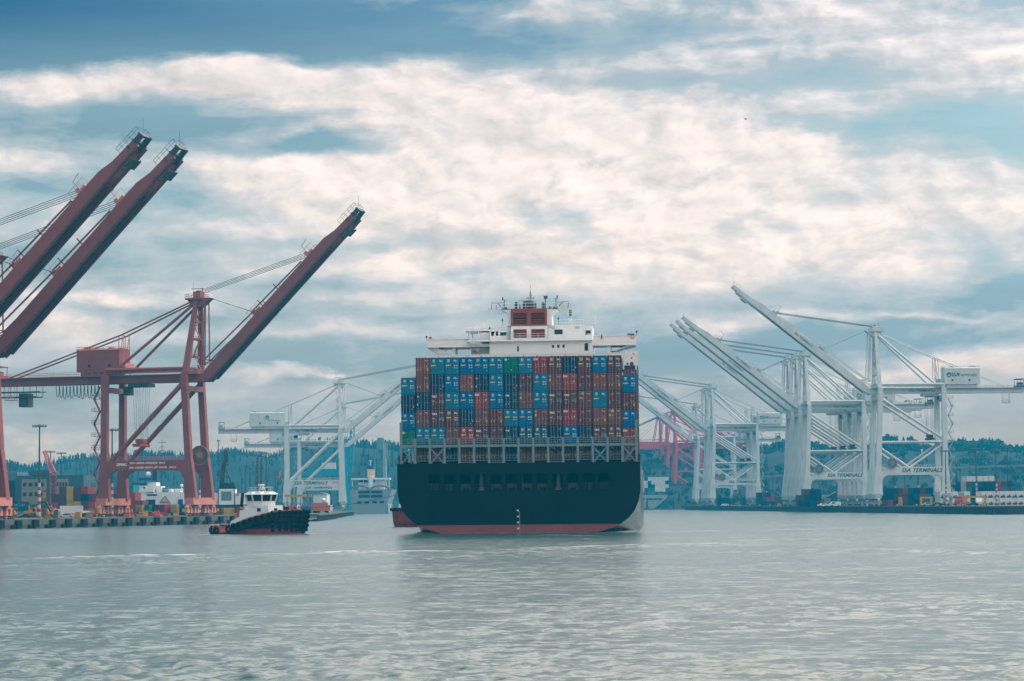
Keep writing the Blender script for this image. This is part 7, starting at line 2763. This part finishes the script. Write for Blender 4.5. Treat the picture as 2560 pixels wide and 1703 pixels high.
# ---- sign gantry, orange trailers and other things on the timber pier
sg = empty('sign_gantry', (X(745, 850), 850, ZA), 0, 'row of yellow sign boards on thin posts above the pier', 'sign')
k_ = 850 / 6044.4
for x0, x1 in ((712, 735), (736.5, 767.5), (770, 780)):
    MB().box((x0 - 745) * k_, (x1 - 745) * k_, -.1, .05, 4.8 + (1266 - 1243) * k_ - ZA, 4.8 + (1266 - 1236.5) * k_ - ZA).build('board', ylw, sg)
for px in (718, 730, 741, 752, 763, 776):
    MB().tube(((px - 745) * k_, .1, 0), ((px - 745) * k_, .1, 4.8 + (1266 - 1237) * k_ - ZA), .13, n=5).build('post', mastm, sg)
MB().bar(((712 - 745) * k_, .1, 4.8 + (1266 - 1240) * k_ - ZA), ((780 - 745) * k_, .1, 4.8 + (1266 - 1240) * k_ - ZA), .12, .14).build('rail', mastm, sg)
for i, (px, mt, lab) in enumerate(((725, dec_r, 'small red warning board, left one under the yellow signs'), (736, dec_r, 'small red warning board, right one under the yellow signs'), (748, ylw, 'small yellow board right of the two red ones'))):
    r_ = empty('warning_board', (X(px, 846), 846, ZA), 0, lab, 'sign')
    MB().box(-.65, .65, -.05, .05, 1.9, 3.2).build('board', mt, r_)
    MB().box(-.4, .4, -.07, -.052, 2.45, 2.65).build('text_line', bwhite, r_)
    MB().tube((0, .1, 0), (0, .1, 3.1), .06, n=5).build('post', mastm, r_)
orangec = paint('slatted_orange', (.42, .12, .04), .6, .25, 1)
for i, (px, py, lab) in enumerate(((802, 1268, 'orange slatted trailer on the pier, the upper one behind'), (806, 1274, 'orange slatted trailer with white end on the pier, in front'))):
    Y = 900 if i else 940
    r_ = empty('slatted_trailer', (X(px, Y), Y, 2.2), R(0), lab, 'trailer')
    MB().box(-3.6, 2.9, -1.2, 1.2, .8, 2.9 if i else 3.9).build('body', orangec, r_)
    m = MB()
    for k in range(14):
        m.box(-3.5 + k * .47, -3.3 + k * .47, -1.28, -1.2, .85, 2.85 if i else 3.85)
    m.build('slat', dec_r if i == 0 else tugpink, r_)
    MB().box(2.95, 3.6, -1.2, 1.2, .8, 2.9).build('end', shipw, r_)
    for x in (-2.4, 2.0):
        MB().tube((x, -1.2, .42), (x, 1.2, .42), .42, n=10).build('axle', rubber, r_)
for i, (px, Y, lab) in enumerate(((735, 842, 'blue container at the foot of the yellow signs'), (790, 900, 'maroon crates at the left end of the orange trailers'))):
    yard_box('bright blue' if i == 0 else 'dark maroon', (X(px, Y), Y, ZA if i == 0 else 2.2), R(-90) if i == 0 else 0, lab, 'lone containers on the pier', 6.06)
ws = empty('windsock', (X(697, 850), 850, ZA), 0, 'orange windsock hanging on its pole left of the white crane leg', 'windsock')
k_ = 850 / 6044.4
zt = 4.8 + (1266.2 - 1184) * k_ - ZA
MB().tube((.8, 0, 0), (.8, 0, zt + .4), .07, n=5).build('pole', mastm, ws)
MB().tube((.55, 0, zt), (.0, 0, zt - 1.7), .34, .18, n=10, cap=False).build('sock', paint('sock_orange', (.75, .13, .05), .8, .1), ws)
wh_ = empty('warehouse', (X(800, 1180), 1180, ZA), 0, 'pale warehouse seen under the portal of the left white crane', 'building')
MB().box(-3.3, 3.3, 0, 20, 0, 8.6).build('wall', paint('pale_cladding', (.5, .52, .52), .7, .1, corr=.6), wh_)
MB().prism([(-3.5, 8.6), (3.5, 8.6), (0, 9.5)], 'y', -.3, 20.2).build('roof', bridgegrey, wh_)
MB().box(-1.6, 1.2, -.06, -.01, 0, 4.5).build('door', railm, wh_)
wt = empty('water_tower', (X(809, 1080), 1080, ZA), 0, 'small white dome on a short dark tower by the warehouse', 'tower')
MB().ball((0, 0, 5.4), .95, 14, 9).build('dome', shipw, wt)
MB().tube((0, 0, 0), (0, 0, 4.8), .7, .5, n=10).build('tower', bridgegrey, wt)

# ---- grey ship seen from astern, far left of the big ship
gs = empty('grey_ship', (X(927, 1465), 1465, 0), 0, 'grey ship seen from astern with a tan funnel, far behind the tow line', 'ship')
k_ = 1465 / 6044.4
greyh = paint('grey_hull', (.20, .25, .27), .6, .12, .05)


def gx(zx):
    return (860 + zx / 6.533 - 927) * k_


def gz(zy):
    return 4.8 + (1264.2 - (1080 + zy / 6.533)) * k_


m = MB().prism([(gx(100), gz(945)), (gx(110), gz(1180)), (gx(125), 0), (gx(140), -.8), (gx(640), -.8), (gx(655), 0), (gx(700), gz(1180)), (gx(780), gz(940))], 'y', 0, 60)
m.prism([(gx(655), -.8), (gx(716), -.8), (gx(716), gz(1190)), (gx(700), gz(1180)), (gx(650), gz(1285))], 'y', 3, 55)
gh = m.build('hull', greyh, gs)
m = MB()
for a, b, c, d_ in ((236, 425, 962, 1003), (440, 628, 962, 1003), (240, 425, 1028, 1072), (440, 628, 1028, 1072), (220, 290, 1132, 1172), (333, 410, 1130, 1170), (462, 540, 1128, 1166), (583, 652, 1126, 1162)):
    m.box(gx(a), gx(b), -.25, -.02, gz(d_), gz(c))
m.build('opening', darkin, gh)  # dark plates laid on the hull for the shade inside its openings
m = MB().box(gx(215), gx(400), 8, 20, gz(945), gz(830)).box(gx(465), gx(640), 8, 20, gz(945), gz(825)).box(gx(110), gx(740), 6, 22, gz(780), gz(752)).box(gx(400), gx(462), 3, 9, gz(945), gz(712)).box(gx(230), gx(370), 8, 20, gz(830), gz(780)).box(gx(480), gx(640), 8, 20, gz(825), gz(775))
for a in (120, 300, 560, 720):
    m.box(gx(a), gx(a + 12), 7, 9, gz(945), gz(752))
m.build('superstructure', shipw, gs)
m = MB().box(gx(235), gx(365), 7.9, 7.99, gz(822), gz(786)).box(gx(485), gx(500), 7.9, 7.99, gz(815), gz(780))
m.build('window', MGL, gs)
m = MB()
for a, b in ((110, 420), (440, 752)):
    pts = [(gx(a + (b - a) * i / 12), gz(950 - 66 * math.sin(PI * min(1, .08 + i / 12 * .92)) ** .6)) for i in range(13)]
    for p, q in zip(pts, pts[1:]):
        m.bar((p[0], 2, p[1]), (q[0], 2, q[1]), 5, 1.1, up=(0, 0, 1))
m.build('canopy', bridgegrey, gs)
MB().box(gx(365), gx(470), 12, 20, gz(740), gz(605)).build('funnel', paint('funnel_tan', (.55, .36, .20), .6, .1), gs)
MB().box(gx(362), gx(466), 11.9, 20.1, gz(604), gz(548)).build('funnel_band', bluem, gs)
MB().tube((gx(410), 16, gz(548)), (gx(410), 16, gz(460)), .35, n=6).bar((gx(380), 16, gz(465)), (gx(440), 16, gz(465)), .4, .4).build('mast', shipw, gs)

# ---- industrial tower behind it
it = empty('elevator_tower', (X(955, 1800), 1800, ZA), 0, 'tall grey blue industrial tower with lattice side before the left hill', 'tower')
k_ = 1800 / 6044.4
tm_ = paint('tower_blue_grey', (.14, .20, .22), .8, .15)


def tx_(zx):
    return (860 + zx / 6.533 - 955) * k_


def tz(zy):
    return 4.8 + (1263.9 - (1080 + zy / 6.533)) * k_ - ZA


MB().box(tx_(538), tx_(640), 0, 8, tz(290), tz(130)).box(tx_(548), tx_(628), 1, 7, tz(130), tz(95)).box(tx_(524), tx_(540), 1, 4, tz(180), tz(140)).build('head_house', tm_, it)
MB().box(tx_(642), tx_(690), 0, 8, 0, tz(178)).build('shaft', paint('shaft_grey', (.3, .33, .34), .8, .1), it)
m = MB()
lattice(m, Vector((tx_(582), 4, 0)), Vector((tx_(590), 4, tz(290))), 4.2, 3.6, 9, .35)
m.build('lattice_frame', tm_, it)
MB().box(tx_(496), tx_(512), 2, 5, tz(400), tz(285)).box(tx_(692), tx_(715), 1, 6, tz(420), tz(180)).path([(tx_(690), 3, tz(185)), (tx_(705), 3, tz(160)), (tx_(740), 3, tz(160)), (tx_(748), 3, tz(240))], .4, 5).build('pipework', tm_, it)

# ---- teal crane behind the white ones
tq = empty('teal_crane', (X(866, 1640), 1640, ZA), 0, 'teal quay crane with upright boom, just right of the left white cranes', 'crane')
k_ = 1640 / 6044.4
teal = paint('crane_teal', (.02, .26, .34), .6, .15, .1)


def qx(px):
    return (px - 866) * k_


def qz(py):
    return 4.8 + (1264.7 - py) * k_ - ZA


for a, b, y in ((873, 862, -6), (862, 853, 6), (876, 866, 6)):
    MB().bar((qx(a), y, 0), (qx(b), y, qz(1100)), 1.7, 1.7).build('leg', teal, tq)
m = MB()
lattice(m, Vector((qx(874), 0, qz(1182))), Vector((qx(884), 0, qz(1052))), 2.1, 1.0, 11, .3)
m.bar((qx(872), -1.5, qz(1182)), (qx(881), -1.5, qz(1055)), .7, 1.0)
m.build('boom', teal, tq)
MB().box(qx(751), qx(870), -2.5, 2.5, qz(1188), qz(1173)).build('girder', teal, tq)
MB().box(qx(806), qx(840), -3, 3, qz(1172.8), qz(1157)).build('machinery_house', shipw, tq)
MB().tube((qx(862), 0, qz(1100)), (qx(770), 0, qz(1174)), .5, n=6).tube((qx(862), 0, qz(1110)), (qx(830), 0, qz(1174)), .5, n=6).build('stay', teal, tq)

# ---- far container ship on the right, seen from astern
fs_ = empty('container_ship', (X(1631, 1750), 1750, 0), 0, 'faded grey container ship astern view, just right of the big ship', 'ship')
k_ = 1750 / 6044.4


def fx(zx):
    return (1590 + zx / 5.805 - 1631) * k_


def fz(zy):
    return 4.8 + (1257.8 - (1030 + zy / 5.805)) * k_


MB().prism([(fx(0), fz(1205)), (fx(470), fz(1205)), (fx(440), fz(1260)), (fx(240), fz(1425)), (fx(170), fz(1425)), (fx(0), fz(1310))], 'y', 0, 40).build('stern', paint('far_hull_grey', (.26, .30, .30), .6, .1), fs_)
MB().prism([(fx(-10), fz(1210)), (fx(468), fz(1210)), (fx(468), -.8), (fx(-10), -.8)], 'y', 1.5, 200).build('hull', paint('far_hull_blue', (.03, .10, .13), .6, .1), fs_)
m = MB()
for a, b in ((55, 80), (88, 130), (145, 245), (252, 310), (318, 382)):
    m.box(fx(a), fx(b), -.2, -.02, fz(1275), fz(1255))
m.build('opening', darkin, fs_)  # dark plates in place of shaded openings in the stern
MB().box(fx(-20), fx(80), 30, 38, fz(1000), fz(740)).box(fx(80), fx(140), 30, 36, fz(1000), fz(840)).build('bridge_house', paint('house_tan', (.6, .38, .22), .6, .1), fs_)
FC = ['wwbwwwwww', 'wwwbwwwwb', 'wwwnbwwww', 'wwbeewwwe']
fm_ = MB()
fcols = ['n', 'm', 'b', 'r', 'w', 'e']
fb = body_mb(12.19, 2.6)


def far_box(ch, x, y, z, sc=1.0):
    fm_.m = fcols.index(ch)
    fm_.add([(v[0] * sc + x, v[1] + y, v[2] * sc + z) for v in fb.v], fb.f)


for Y, px0, cols in FAR:
    x0 = X(px0, Y)
    for i, colm in enumerate(cols):
        for t, ch in enumerate(colm):
            far_box(ch, x0 + i * 2.56 + rnd.uniform(-.06, .06), Y + rnd.uniform(-.2, .2), ZR + .004 + t * 2.612)
for r_, ln in enumerate(FC):
    for i, ch in enumerate(ln):
        far_box(ch, fs_.location.x + fx(50 + i * 51), 1752 + rnd.uniform(-.2, .2), fz(1000 + r_ * 52), 1.03)
tag(fm_.build('distant_containers', [cmat(YC[c], 0) for c in fcols]), 'tiny faded containers on the far ship and in the far yard', 'containers', kind='stuff')

# a gull
bd_ = empty('gull', tuple(P(1865, 298, 300)), R(20), 'dark gull gliding high in the sky', 'bird')
m = MB().ball((0, 0, 0), .07, 8, 6, .9).tube((0, -.25, 0), (0, .22, .0), .035, .07, n=7).prism([(-.07, -.32), (.07, -.32), (.03, -.18), (-.03, -.18)], 'z', -.01, .01).ball((0, .26, .02), .055, 8, 5)
for s_ in (-1, 1):
    m.add([(0, .1, .03), (s_ * .35, .12, .16), (s_ * .75, -.02, .06), (s_ * .35, -.08, .14), (0, -.08, .03)], [(0, 1, 3, 4), (1, 2, 3)])
m.build('body', mastm, bd_)
